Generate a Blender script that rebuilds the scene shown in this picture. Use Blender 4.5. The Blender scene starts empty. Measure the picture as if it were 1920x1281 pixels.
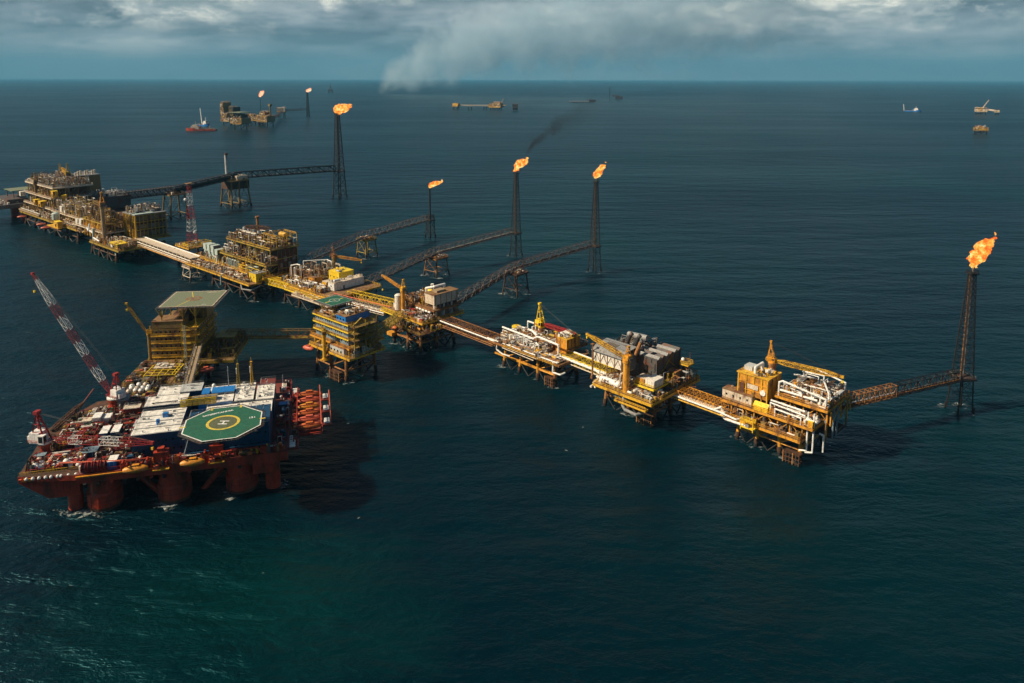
import bpy, bmesh, math, random
from mathutils import Vector, Matrix, noise
R = math.radians
scene = bpy.context.scene
COL = scene.collection

# ------------------------------------------------------------------ camera
CAM_H = 140.0
PITCH = math.atan(203.0 / 1375.0)
cam_d = bpy.data.cameras.new('camera')
cam = bpy.data.objects.new('camera', cam_d)
COL.objects.link(cam)
cam.location = (0, 0, CAM_H)
cam.rotation_euler = (math.pi / 2 - PITCH, R(-0.12), 0)
cam_d.sensor_width = 36.0
cam_d.lens = 36.0 * 1375.0 / 1920.0
cam_d.shift_y = -(640.5 - 350.0) / 1920.0
cam_d.clip_start = 1.0
cam_d.clip_end = 200000.0
scene.camera = cam

# ------------------------------------------------------------------ light
SUN_EL, SUN_AZ = 39.0, -103.0            # azimuth from +Y, clockwise
world = bpy.data.worlds.new('World')
scene.world = world
world.use_nodes = True
wn = world.node_tree
wn.nodes.clear()
def N(t, kind, **kw):
    n = t.nodes.new(kind)
    for k, v in kw.items():
        setattr(n, k, v)
    return n
def math_node(t, op, a, b=None, c=None, clamp=False):
    n = t.nodes.new('ShaderNodeMath'); n.operation = op; n.use_clamp = clamp
    for i, v in enumerate((a, b, c)):
        if v is None: continue
        if isinstance(v, (int, float)): n.inputs[i].default_value = v
        else: t.links.new(v, n.inputs[i])
    return n.outputs[0]
def noise_node(t, vec, scale, detail=4, rough=0.55, dist=0.0):
    n = t.nodes.new('ShaderNodeTexNoise')
    n.inputs['Scale'].default_value = scale; n.inputs['Detail'].default_value = detail
    n.inputs['Roughness'].default_value = rough; n.inputs['Distortion'].default_value = dist
    if vec is not None: t.links.new(vec, n.inputs['Vector'])
    return n.outputs['Fac']
def ramp(t, fac, stops, interp='LINEAR'):
    n = t.nodes.new('ShaderNodeValToRGB'); n.color_ramp.interpolation = interp
    el = n.color_ramp.elements
    while len(el) < len(stops): el.new(0.5)
    for e, (p, c) in zip(el, stops):
        e.position = p; e.color = (*c, 1) if len(c) == 3 else c
    t.links.new(fac, n.inputs[0])
    return n.outputs[0]
def mixrgb(t, fac, a, b, mode='MIX'):
    n = t.nodes.new('ShaderNodeMix'); n.data_type = 'RGBA'; n.blend_type = mode
    for i, v in ((0, fac), (6, a), (7, b)):
        if isinstance(v, (int, float)): n.inputs[i].default_value = v
        elif isinstance(v, tuple): n.inputs[i].default_value = (*v, 1)
        else: t.links.new(v, n.inputs[i])
    return n.outputs[2]
def mapping(t, vec, scale=(1, 1, 1), loc=(0, 0, 0), rot=(0, 0, 0)):
    n = t.nodes.new('ShaderNodeMapping')
    n.inputs['Scale'].default_value = scale; n.inputs['Location'].default_value = loc
    n.inputs['Rotation'].default_value = rot
    t.links.new(vec, n.inputs['Vector'])
    return n.outputs[0]

sky = N(wn, 'ShaderNodeTexSky', sky_type='NISHITA', sun_disc=False)
sky.sun_elevation = R(SUN_EL); sky.sun_rotation = R(SUN_AZ)
sky.altitude = 100; sky.air_density = 1.2; sky.dust_density = 1.5; sky.ozone_density = 1.5
tc = N(wn, 'ShaderNodeTexCoord')
sep = N(wn, 'ShaderNodeSeparateXYZ'); wn.links.new(tc.outputs['Generated'], sep.inputs[0])
z = sep.outputs['Z']
# bank of cloud lying over the horizon: big masses, then billows, flattened bases
v1 = mapping(wn, tc.outputs['Generated'], (3.2, 3.2, 15.0), (3.1, 0.4, 0.2))
big = noise_node(wn, v1, 1.5, 4, 0.55)
v2 = mapping(wn, tc.outputs['Generated'], (11.0, 11.0, 30.0), (1.3, 0.2, 0.35))
mid = noise_node(wn, v2, 1.5, 9, 0.62, 0.25)
mixv = math_node(wn, 'ADD', math_node(wn, 'MULTIPLY', big, 0.72), math_node(wn, 'MULTIPLY', mid, 0.28))
ccol = ramp(wn, mixv, [(0.40, (0.12, 0.145, 0.165)), (0.46, (0.20, 0.235, 0.26)), (0.51, (0.28, 0.315, 0.335)), (0.56, (0.37, 0.40, 0.41)), (0.62, (0.56, 0.57, 0.54))])
# cumulus standing in the bank: bright crisp heads
v4 = mapping(wn, tc.outputs['Generated'], (5.0, 5.0, 8.0), (6.9, 2.0, 4.1))
heads = math_node(wn, 'ADD', math_node(wn, 'MULTIPLY', noise_node(wn, v4, 1.0, 2, 0.5), 0.72), math_node(wn, 'MULTIPLY', noise_node(wn, v4, 5.0, 8, 0.66), 0.28))
bias = ramp(wn, math_node(wn, 'MULTIPLY_ADD', sep.outputs['X'], 0.5, 0.5), [(0.20, (.58, .58, .58)), (0.34, (.54, .54, .54)), (0.45, (.38, .38, .38)), (0.66, (.36, .36, .36)), (0.715, (.80, .80, .80)), (0.80, (.74, .74, .74))])
heads = math_node(wn, 'ADD', heads, math_node(wn, 'MULTIPLY_ADD', bias, 0.22, -0.11))
up = ramp(wn, z, [(0.050, (0, 0, 0)), (0.080, (1, 1, 1))])
hm = math_node(wn, 'MULTIPLY', ramp(wn, heads, [(0.50, (0, 0, 0)), (0.545, (1, 1, 1))]), up)
hcol = ramp(wn, mid, [(0.38, (0.26, 0.30, 0.31)), (0.50, (0.48, 0.50, 0.47)), (0.60, (0.85, 0.82, 0.70))])
ccol = mixrgb(wn, hm, ccol, hcol)
low = ramp(wn, z, [(0.0, (1, 1, 1)), (0.02, (0.75, 0.75, 0.75)), (0.042, (0.15, 0.15, 0.15)), (0.06, (0, 0, 0))])
lowc = ramp(wn, big, [(0.38, (0.245, 0.27, 0.27)), (0.62, (0.34, 0.365, 0.355))])
ccol = mixrgb(wn, low, ccol, lowc)
ccol = mixrgb(wn, ramp(wn, z, [(0.095, (0, 0, 0)), (0.15, (1, 1, 1))]), ccol, (0.035, 0.115, 0.185))
high = ramp(wn, z, [(0.085, (0, 0, 0)), (0.20, (1, 1, 1))])
v3 = mapping(wn, tc.outputs['Generated'], (2.5, 2.5, 5.0), (0.3, 1.4, 2.2))
hn = ramp(wn, noise_node(wn, v3, 1.6, 5, 0.55), [(0.45, (1, 1, 1)), (0.70, (0.55, 0.55, 0.55))])
fac = math_node(wn, 'MULTIPLY', high, hn)
bg1 = N(wn, 'ShaderNodeBackground'); wn.links.new(ccol, bg1.inputs[0]); bg1.inputs[1].default_value = 1.0
bg2 = N(wn, 'ShaderNodeBackground'); wn.links.new(sky.outputs[0], bg2.inputs[0]); bg2.inputs[1].default_value = 0.032
mx = N(wn, 'ShaderNodeMixShader')
wn.links.new(fac, mx.inputs[0]); wn.links.new(bg1.outputs[0], mx.inputs[1]); wn.links.new(bg2.outputs[0], mx.inputs[2])
wo = N(wn, 'ShaderNodeOutputWorld'); wn.links.new(mx.outputs[0], wo.inputs[0])

sun_d = bpy.data.lights.new('sun', 'SUN'); sun = bpy.data.objects.new('sun', sun_d); COL.objects.link(sun)
sun_d.energy = 5.0; sun_d.angle = R(0.6); sun_d.color = (1.0, 0.82, 0.58)
sd = Vector((math.sin(R(SUN_AZ)) * math.cos(R(SUN_EL)), math.cos(R(SUN_AZ)) * math.cos(R(SUN_EL)), math.sin(R(SUN_EL))))
sun.rotation_euler = sd.to_track_quat('Z', 'Y').to_euler()
sun.location = sd * 500
vs = scene.view_settings
vs.view_transform = 'Standard'; vs.look = 'None'; vs.gamma = 1.0; vs.exposure = 0.42
scene.cycles.max_bounces = 6; scene.cycles.volume_bounces = 4; scene.cycles.transparent_max_bounces = 16
scene.cycles.caustics_reflective = False; scene.cycles.caustics_refractive = False

# ------------------------------------------------------------------ materials
MATS = {}
def principled(name):
    m = bpy.data.materials.new(name); m.use_nodes = True
    return m, m.node_tree, m.node_tree.nodes['Principled BSDF']
def paint(name, col, rust=0.3, rough=0.55, rustcol=(0.13, 0.045, 0.02), metal=0.0, scale=0.35):
    m, t, b = principled(name)
    tcx = N(t, 'ShaderNodeTexCoord')
    v = tcx.outputs['Object']
    n1 = noise_node(t, mapping(t, v, (1, 1, 0.45)), scale, 6, 0.65)
    n2 = noise_node(t, mapping(t, v, (1, 1, 0.6)), scale * 5, 5, 0.7)
    tone = ramp(t, n2, [(0.32, (0.50, 0.50, 0.50)), (0.5, (0.92, 0.92, 0.92)), (0.68, (1.18, 1.18, 1.18))])
    c = mixrgb(t, 1.0, (col[0], col[1], col[2]), tone, 'MULTIPLY')
    lo = 0.72 - rust * 0.42
    mask = ramp(t, math_node(t, 'ADD', math_node(t, 'MULTIPLY', n1, 0.8), math_node(t, 'MULTIPLY', n2, 0.2)), [(max(0.02, lo - 0.05), (0, 0, 0)), (min(0.98, lo + 0.07), (1, 1, 1))])
    c = mixrgb(t, mask, c, rustcol)
    t.links.new(c, b.inputs['Base Color'])
    b.inputs['Roughness'].default_value = rough; b.inputs['Metallic'].default_value = metal
    MATS[name] = m
    return m
paint('yellow', (0.72, 0.41, 0.03), 0.38)
paint('bright_yellow', (0.85, 0.60, 0.03), 0.12)
paint('olive', (0.40, 0.28, 0.035), 0.40)
paint('orange', (0.70, 0.32, 0.03), 0.40)
paint('rust', (0.36, 0.16, 0.045), 0.45, 0.8)
paint('rustdark', (0.065, 0.032, 0.018), 0.4, 0.8)
paint('white', (0.78, 0.75, 0.68), 0.22)
paint('clean_white', (0.82, 0.82, 0.80), 0.12)
paint('roof_white', (0.80, 0.78, 0.73), 0.10, 0.6, (0.45, 0.38, 0.30), 0, 0.08)
paint('cream', (0.66, 0.56, 0.44), 0.28)
paint('grey', (0.27, 0.275, 0.275), 0.22)
paint('lightgrey', (0.50, 0.52, 0.52), 0.28)
paint('darkgrey', (0.09, 0.09, 0.09), 0.45)
paint('darksteel', (0.014, 0.014, 0.015), 0.3, 0.6, (0.035, 0.02, 0.014))
paint('steel', (0.16, 0.16, 0.16), 0.4, 0.45)
paint('brown', (0.25, 0.165, 0.055), 0.35)
paint('deckbrown', (0.25, 0.145, 0.065), 0.4, 0.8)
paint('wood', (0.34, 0.25, 0.15), 0.3, 0.8)
paint('red', (0.33, 0.025, 0.025), 0.25)
paint('hullred', (0.42, 0.045, 0.016), 0.45, 0.5, (0.10, 0.022, 0.012), 0, 0.22)
paint('deckred', (0.19, 0.028, 0.028), 0.45, 0.7)
paint('coral', (0.62, 0.13, 0.07), 0.15, 0.5)
paint('boatorange', (0.60, 0.15, 0.03), 0.25, 0.5)
paint('boatyellow', (0.68, 0.28, 0.03), 0.25, 0.45)
paint('blue', (0.010, 0.060, 0.135), 0.2, 0.5)
paint('brightblue', (0.02, 0.19, 0.55), 0.08, 0.4)
paint('greyblue', (0.20, 0.28, 0.34), 0.22)
paint('palegreen', (0.45, 0.55, 0.52), 0.25)
paint('heligreen', (0.010, 0.115, 0.068), 0.35, 0.75, (0.022, 0.085, 0.055))
paint('heligrey', (0.17, 0.20, 0.13), 0.2, 0.8, (0.20, 0.16, 0.11))
paint('heliolive', (0.10, 0.115, 0.06), 0.1, 0.8)
paint('markyellow', (0.66, 0.50, 0.06), 0.3, 0.8, (0.30, 0.26, 0.07))
paint('window', (0.012, 0.014, 0.016), 0.0, 0.15)
paint('bird', (0.4, 0.4, 0.4), 0.0)
def glow(name, stops, strength, scale):
    m = bpy.data.materials.new(name); m.use_nodes = True; t = m.node_tree; t.nodes.clear()
    tcx = N(t, 'ShaderNodeTexCoord')
    n = noise_node(t, tcx.outputs['Object'], scale, 5, 0.6, 0.6)
    e = N(t, 'ShaderNodeEmission'); t.links.new(ramp(t, n, stops), e.inputs[0]); e.inputs[1].default_value = strength
    tr = N(t, 'ShaderNodeBsdfTransparent'); mxs = N(t, 'ShaderNodeMixShader')
    lw = N(t, 'ShaderNodeLayerWeight'); lw.inputs[0].default_value = 0.35
    a = math_node(t, 'SUBTRACT', 1.0, lw.outputs['Facing'])
    n2 = noise_node(t, tcx.outputs['Object'], scale * 2.2, 4, 0.65, 0.4)
    al = math_node(t, 'MULTIPLY', math_node(t, 'ADD', math_node(t, 'MULTIPLY', a, 1.5), math_node(t, 'MULTIPLY_ADD', n2, 3.4, -2.05)), 1.1, clamp=True)
    t.links.new(al, mxs.inputs[0]); t.links.new(tr.outputs[0], mxs.inputs[1]); t.links.new(e.outputs[0], mxs.inputs[2])
    o = N(t, 'ShaderNodeOutputMaterial'); t.links.new(mxs.outputs[0], o.inputs[0])
    MATS[name] = m
glow('flame', [(0.36, (0.80, 0.09, 0.015)), (0.46, (1.0, 0.22, 0.025)), (0.53, (1.0, 0.42, 0.07)), (0.60, (1.0, 0.66, 0.20)), (0.70, (1.0, 0.85, 0.45))], 1.05, 0.40)
glow('flame_far', [(0.36, (0.8, 0.18, 0.10)), (0.5, (1.0, 0.42, 0.22)), (0.66, (1.0, 0.7, 0.4))], 1.2, 0.12)

# ------------------------------------------------------------------ mesh builder
class MB:
    def __init__(s): s.v = []; s.f = []; s.m = []; s.keys = []
    def mi(s, k):
        if k not in s.keys: s.keys.append(k)
        return s.keys.index(k)
    def add(s, vs_, fs, k):
        o = len(s.v); i = s.mi(k); s.v.extend(vs_)
        for f in fs: s.f.append([a + o for a in f]); s.m.append(i)
        return s
    def box(s, x0, x1, y0, y1, z0, z1, k, top=None):
        if x1 < x0: x0, x1 = x1, x0
        if y1 < y0: y0, y1 = y1, y0
        vv = [(x0, y0, z0), (x1, y0, z0), (x1, y1, z0), (x0, y1, z0), (x0, y0, z1), (x1, y0, z1), (x1, y1, z1), (x0, y1, z1)]
        s.add(vv, [(0, 3, 2, 1), (0, 1, 5, 4), (1, 2, 6, 5), (2, 3, 7, 6), (3, 0, 4, 7)] + ([(4, 5, 6, 7)] if top is None else []), k)
        if top is not None: s.add(vv[4:], [(0, 1, 2, 3)], top)
        return s
    def beam(s, p, q, w, k, h=None):
        p = Vector(p); q = Vector(q); d = q - p
        if d.length < 1e-4: return s
        d.normalize()
        a = d.cross(Vector((0, 0, 1)))
        if a.length < 1e-3: a = Vector((1, 0, 0))
        a.normalize(); b = a.cross(d).normalized()
        a *= w / 2; b *= (h or w) / 2
        vv = [tuple(c + sa * a + sb * b) for c in (p, q) for sa, sb in ((-1, -1), (1, -1), (1, 1), (-1, 1))]
        return s.add(vv, [(0, 1, 5, 4), (1, 2, 6, 5), (2, 3, 7, 6), (3, 0, 4, 7), (0, 3, 2, 1), (4, 5, 6, 7)], k)
    def tube(s, p, q, r, k, n=8, r2=None, cap=True):
        p = Vector(p); q = Vector(q); d = q - p
        if d.length < 1e-4: return s
        d.normalize()
        a = d.cross(Vector((0, 0, 1)))
        if a.length < 1e-3: a = Vector((1, 0, 0))
        a.normalize(); b = a.cross(d).normalized()
        vv = []
        for c, rr in ((p, r), (q, r if r2 is None else r2)):
            for i in range(n):
                t = 2 * math.pi * i / n
                vv.append(tuple(c + a * (rr * math.cos(t)) + b * (rr * math.sin(t))))
        fs = [(i, (i + 1) % n, n + (i + 1) % n, n + i) for i in range(n)]
        if cap: fs += [tuple(range(n))[::-1], tuple(range(n, 2 * n))]
        return s.add(vv, fs, k)
    def pipe(s, pts, r, k, n=6):
        for i in range(len(pts) - 1): s.tube(pts[i], pts[i + 1], r, k, n)
        for p in pts[1:-1]: s.ball(p, r * 1.08, k, 6, 4)
        return s
    def ball(s, c, r, k, n=10, m=6, sz=(1, 1, 1)):
        vv = []; fs = []
        for j in range(m + 1):
            ph = math.pi * j / m
            for i in range(n):
                t = 2 * math.pi * i / n
                vv.append((c[0] + r * sz[0] * math.sin(ph) * math.cos(t), c[1] + r * sz[1] * math.sin(ph) * math.sin(t), c[2] + r * sz[2] * math.cos(ph)))
        for j in range(m):
            for i in range(n): fs.append((j * n + i, (j + 1) * n + i, (j + 1) * n + (i + 1) % n, j * n + (i + 1) % n))
        return s.add(vv, fs, k)
    def vessel(s, p, q, r, k, n=12):      # drum with domed ends
        p = Vector(p); q = Vector(q); d = (q - p).normalized()
        s.tube(p, q, r, k, n)
        s.tube(p, p - d * r * 0.35, r, k, n, r * 0.6); s.tube(q, q + d * r * 0.35, r, k, n, r * 0.6)
        return s
    def prism(s, poly, z0, z1, k, top=None):
        n = len(poly)
        vv = [(x, y, z0) for x, y in poly] + [(x, y, z1) for x, y in poly]
        s.add(vv, [(i, (i + 1) % n, n + (i + 1) % n, n + i) for i in range(n)] + [tuple(range(n))[::-1]], k)
        s.add(vv[n:], [tuple(range(n))], top or k)
        return s
    def rail(s, x0, x1, y0, y1, z, k='yellow', h=1.2, w=0.13, step=3.0, sides='nsew'):
        for zz in (z + h, z + h * 0.5):
            if 's' in sides: s.beam((x0, y0, zz), (x1, y0, zz), w, k)
            if 'n' in sides: s.beam((x0, y1, zz), (x1, y1, zz), w, k)
            if 'w' in sides: s.beam((x0, y0, zz), (x0, y1, zz), w, k)
            if 'e' in sides: s.beam((x1, y0, zz), (x1, y1, zz), w, k)
        nx = max(1, int((x1 - x0) / step)); ny = max(1, int((y1 - y0) / step))
        for i in range(nx + 1):
            x = x0 + (x1 - x0) * i / nx
            if 's' in sides: s.beam((x, y0, z), (x, y0, z + h), w, k)
            if 'n' in sides: s.beam((x, y1, z), (x, y1, z + h), w, k)
        for i in range(ny + 1):
            y = y0 + (y1 - y0) * i / ny
            if 'w' in sides: s.beam((x0, y, z), (x0, y, z + h), w, k)
            if 'e' in sides: s.beam((x1, y, z), (x1, y, z + h), w, k)
        return s
    def deck(s, x0, x1, y0, y1, z, k, edge='yellow', t=0.9, rails='nsew', railk=None):
        s.box(x0, x1, y0, y1, z - 0.25, z, k)
        for y in (y0 - 0.06, y1 + 0.06): s.beam((x0 - .1, y, z - t / 2), (x1 + .1, y, z - t / 2), 0.3, edge, t)
        for x in (x0 - 0.06, x1 + 0.06): s.beam((x, y0 + .1, z - t / 2), (x, y1 - .1, z - t / 2), 0.3, edge, t)
        n = max(2, int((x1 - x0) / 4))
        for i in range(1, n):
            x = x0 + (x1 - x0) * i / n
            s.beam((x, y0 + .2, z - t / 2 - .14), (x, y1 - .2, z - t / 2 - .14), 0.25, edge, t * .7)
        if rails: s.rail(x0 + .15, x1 - .15, y0 + .15, y1 - .15, z, railk or edge, sides=rails)
        return s
    def truss(s, p, q, h, k, n, w=0.3, up=(0, 0, 1), post=True, wd=None):
        p = Vector(p); q = Vector(q); up = Vector(up) * h
        s.beam(p, q, w, k); s.beam(p + up, q + up, w, k)
        wd = wd or w * 0.75
        for i in range(n):
            a = p.lerp(q, i / n); b = p.lerp(q, (i + 1) / n)
            if i % 2 == 0: s.beam(a, b + up, wd, k)
            else: s.beam(a + up, b, wd, k)
            if post: s.beam(a, a + up, wd, k)
        s.beam(q, q + up, wd, k)
        return s
    def shift(s, off):
        s.v = [(a - off[0], b - off[1], c - off[2]) for a, b, c in s.v]; return s
    def mesh(s, name, smooth=False):
        me = bpy.data.meshes.new(name)
        me.from_pydata([tuple(x) for x in s.v], [], s.f)
        for k in s.keys: me.materials.append(MATS[k])
        me.polygons.foreach_set('material_index', s.m)
        if smooth: me.polygons.foreach_set('use_smooth', [True] * len(me.polygons))
        me.update()
        return me

def frame(ox, oy, yaw):
    return Matrix.Translation((ox, oy, 0)) @ Matrix.Rotation(R(yaw), 4, 'Z')
WORLD = Matrix.Identity(4)
def tag(o, label=None, cat=None, group=None, kind=None):
    if label: o['label'] = label
    if cat: o['category'] = cat
    if group: o['group'] = group
    if kind: o['kind'] = kind
    return o
class Thing:
    """an Empty at a thing's base that parents its parts; absolute=True: meshes are given in the frame's coordinates"""
    def __init__(s, name, label, cat, fr, loc, rot=0, group=None):
        s.o = bpy.data.objects.new(name, None); COL.objects.link(s.o); s.o.empty_display_size = 0.5
        s.o.matrix_world = fr @ Matrix.Translation(loc) @ Matrix.Rotation(R(rot), 4, 'Z')
        s.loc = loc; tag(s.o, label, cat, group)
    def part(s, name, mb, parent=None, absolute=True, smooth=False, label=None, kind=None):
        if absolute: mb.shift(s.loc)
        o = bpy.data.objects.new(name, mb.mesh(name, smooth)); COL.objects.link(o)
        o.parent = parent or s.o
        tag(o, label, kind=kind)
        return o
def solo(name, label, cat, mb, fr, loc=(0, 0, 0), rot=0, group=None, smooth=False, absolute=False):
    if absolute: mb.shift(loc)
    o = bpy.data.objects.new(name, mb.mesh(name, smooth)); COL.objects.link(o)
    o.matrix_world = fr @ Matrix.Translation(loc) @ Matrix.Rotation(R(rot), 4, 'Z')
    return tag(o, label, cat, group)
def dup(root, mat, label):
    r = root.copy(); COL.objects.link(r); r.matrix_world = mat; r['label'] = label
    for ch in list(root.children):
        c = ch.copy(); COL.objects.link(c); c.parent = r
        for g in list(ch.children):
            d = g.copy(); COL.objects.link(d); d.parent = c
    return r

# ------------------------------------------------------------------ the setting: sea
def build_sea():
    m, t, b = principled('sea_water')
    tcx = N(t, 'ShaderNodeTexCoord'); v = tcx.outputs['Object']
    n1 = noise_node(t, mapping(t, v, (1, 1.6, 1), rot=(0, 0, R(14))), 0.006, 4, 0.5, 0.3)
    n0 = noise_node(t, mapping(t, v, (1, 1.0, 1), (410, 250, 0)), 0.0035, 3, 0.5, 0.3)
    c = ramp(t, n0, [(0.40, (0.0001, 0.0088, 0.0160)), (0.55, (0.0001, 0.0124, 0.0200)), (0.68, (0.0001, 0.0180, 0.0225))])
    # paler, greener pool of light between clouds, painted into the water colour
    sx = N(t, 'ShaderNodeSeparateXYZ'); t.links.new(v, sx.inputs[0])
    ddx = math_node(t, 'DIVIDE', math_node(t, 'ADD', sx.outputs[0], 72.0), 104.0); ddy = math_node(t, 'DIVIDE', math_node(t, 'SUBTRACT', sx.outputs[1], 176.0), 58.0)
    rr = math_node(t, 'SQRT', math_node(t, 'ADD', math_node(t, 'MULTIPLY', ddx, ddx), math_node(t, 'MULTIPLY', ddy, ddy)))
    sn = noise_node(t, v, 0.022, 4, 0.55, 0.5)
    cloud_light = ramp(t, math_node(t, 'ADD', rr, math_node(t, 'MULTIPLY', sn, 0.7)), [(0.48, (1, 1, 1)), (0.82, (.45, .45, .45)), (1.0, (0, 0, 0))])
    c = mixrgb(t, math_node(t, 'MULTIPLY', cloud_light, 0.8), c, (0.0001, 0.0270, 0.0265))
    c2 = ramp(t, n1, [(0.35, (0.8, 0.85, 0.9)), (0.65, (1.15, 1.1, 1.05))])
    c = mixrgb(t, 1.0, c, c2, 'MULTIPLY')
    # whitecaps: rare bright specks on wave tops
    cap1 = noise_node(t, mapping(t, v, (1, 2.2, 1)), 0.16, 3, 0.55)
    cap2 = noise_node(t, mapping(t, v, (1, 1, 1)), 0.012, 2, 0.5)
    capm = ramp(t, math_node(t, 'MULTIPLY_ADD', cap2, 0.10, cap1), [(0.812, (0, 0, 0)), (0.835, (1, 1, 1))])
    c = mixrgb(t, capm, c, (0.30, 0.34, 0.34))
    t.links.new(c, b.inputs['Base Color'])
    streak = noise_node(t, mapping(t, v, (0.22, 1.5, 1), rot=(0, 0, R(6))), 0.0042, 5, 0.6, 0.35)
    patch = noise_node(t, mapping(t, v, (1, 1, 1)), 0.0016, 3, 0.5, 0.4)
    rgh = ramp(t, math_node(t, 'ADD', math_node(t, 'MULTIPLY', streak, 0.7), math_node(t, 'MULTIPLY', patch, 0.3)), [(0.36, (0.36, 0.36, 0.36)), (0.5, (0.32, 0.32, 0.32)), (0.64, (0.28, 0.28, 0.28))])
    t.links.new(rgh, b.inputs['Roughness'])
    b.inputs['Subsurface Weight'].default_value = 1.0; b.inputs['Subsurface Scale'].default_value = 9.0; b.inputs['Subsurface Radius'].default_value = (0.5, 1.0, 1.0)
    b.inputs['IOR'].default_value = 1.333
    b.inputs['Specular IOR Level'].default_value = 0.42; b.inputs['Specular Tint'].default_value = (0.10, 0.74, 0.95, 1)
    w1 = noise_node(t, mapping(t, v, (1, 2.4, 1), rot=(0, 0, R(-12))), 0.055, 5, 0.62, 0.4)
    w2 = noise_node(t, mapping(t, v, (1, 1.8, 1), rot=(0, 0, R(20))), 0.24, 4, 0.6, 0.3)
    w3 = noise_node(t, mapping(t, v, (1, 3.5, 1), rot=(0, 0, R(-4))), 0.012, 3, 0.5)
    h = math_node(t, 'ADD', math_node(t, 'MULTIPLY', w1, 2.1), math_node(t, 'MULTIPLY', w2, 0.75))
    h = math_node(t, 'ADD', h, math_node(t, 'MULTIPLY', w3, 5.0))
    bp = N(t, 'ShaderNodeBump'); bp.inputs['Strength'].default_value = 1.0; bp.inputs['Distance'].default_value = 1.0
    t.links.new(h, bp.inputs['Height']); t.links.new(bp.outputs[0], b.inputs['Normal'])
    MATS['sea'] = m
    S = 60000
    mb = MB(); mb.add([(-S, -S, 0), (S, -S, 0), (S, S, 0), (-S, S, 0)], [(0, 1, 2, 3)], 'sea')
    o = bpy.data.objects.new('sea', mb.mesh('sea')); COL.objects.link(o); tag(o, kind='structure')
build_sea()
# ------------------------------------------------------------------ builders shared by the platforms
def jacket(T, legs, ztop, k='rust', r=0.6, braces=True, zw=5.0, splay=0.8, base=True):
    """legs: rows of (x, y); each leg is a part, the bracing another"""
    xs = sorted({round(p[0], 1) for p in legs}); ys = sorted({round(p[1], 1) for p in legs})
    cx = (xs[0] + xs[-1]) / 2; cy = (ys[0] + ys[-1]) / 2
    def at_(p, zz):
        f = (ztop - zz) / ztop * splay
        return (p[0] + (f if p[0] > cx else -f), p[1] + (f if p[1] > cy else -f), zz)
    for p in legs:
        mb = MB()
        mb.tube(at_(p, 3.2), at_(p, ztop), r, k, 10); mb.tube(at_(p, -8), at_(p, 3.2), r, 'rustdark', 10)  # rust-dark lower legs; shade under the decks is put into this colour too
        mb.tube(at_(p, 1.4), at_(p, 2.8), r * 1.3, 'rustdark', 10)
        mb.tube(at_(p, -2), at_(p, 1.0), r * 1.12, 'darksteel', 10)
        T.part('leg', mb)
    if not braces: return
    mb = MB()
    def nb(a, b_):
        mb.tube(at_(a, zw), at_(b_, zw), r * .5, k, 7)
        if b_ != a:
            mb.tube(at_(a, zw), at_(b_, ztop - .5), r * .33, k, 6)
            mb.tube(at_(a, -6), at_(b_, zw), r * .4, 'darksteel', 6)
            mb.tube(at_(b_, -6), at_(a, zw), r * .4, 'darksteel', 6)
    for y in ys:
        row = sorted(p for p in legs if abs(p[1] - y) < .1)
        for a, b_ in zip(row, row[1:]): nb(a, b_)
    for x in xs:
        row = sorted((p for p in legs if abs(p[0] - x) < .1), key=lambda p: p[1])
        for a, b_ in zip(row, row[1:]): nb(a, b_)
    T.part('bracing', mb)

def boat_landing(T, x0, x1, y0, y1, k='rustdark'):
    mb = MB()
    for zz in (0.8, 2.4, 4.0):
        mb.beam((x0, y0, zz), (x1, y0, zz), .3, k); mb.beam((x0, y1, zz), (x1, y1, zz), .3, k)
        mb.beam((x0, y0, zz), (x0, y1, zz), .3, k); mb.beam((x1, y0, zz), (x1, y1, zz), .3, k)
    n = max(2, int((x1 - x0) / 1.1))
    for i in range(n + 1):
        x = x0 + (x1 - x0) * i / n
        mb.beam((x, y0, -1), (x, y0, 4.4), .32, 'rust' if i % 3 == 0 else k)
    mb.box(x0, x1, y0, y1, 4.0, 4.15, 'rustdark')
    T.part('boat_landing', mb)

def posts(mb, pts, z0, z1, k, w=.5):
    for x, y in pts: mb.beam((x, y, z0), (x, y, z1), w, k)
def grid(x0, x1, y0, y1, nx, ny):
    return [(x0 + (x1 - x0) * i / (nx - 1), y0 + (y1 - y0) * j / (ny - 1)) for i in range(nx) for j in range(ny)]
def frame_level(mb, x0, x1, y0, y1, z0, z1, nx, ny, k, w=.45, brace=True):
    posts(mb, grid(x0, x1, y0, y1, nx, ny), z0, z1, k, w)
    if brace:
        for y in (y0, y1):
            for i in range(nx - 1):
                a = x0 + (x1 - x0) * i / (nx - 1); b = x0 + (x1 - x0) * (i + 1) / (nx - 1)
                if i % 2 == 0: mb.beam((a, y, z0), (b, y, z1), w * .6, k)
                else: mb.beam((a, y, z1), (b, y, z0), w * .6, k)
        for x in (x0, x1):
            for j in range(ny - 1):
                a = y0 + (y1 - y0) * j / (ny - 1); b = y0 + (y1 - y0) * (j + 1) / (ny - 1)
                mb.beam((x, a, z0), (x, b, z1), w * .6, k)

def pipe_arch(mb, x, y, z, dx, dy, h, r, k):
    mb.pipe([(x, y, z), (x, y, z + h), (x + dx, y + dy, z + h), (x + dx, y + dy, z)], r, k)

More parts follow.
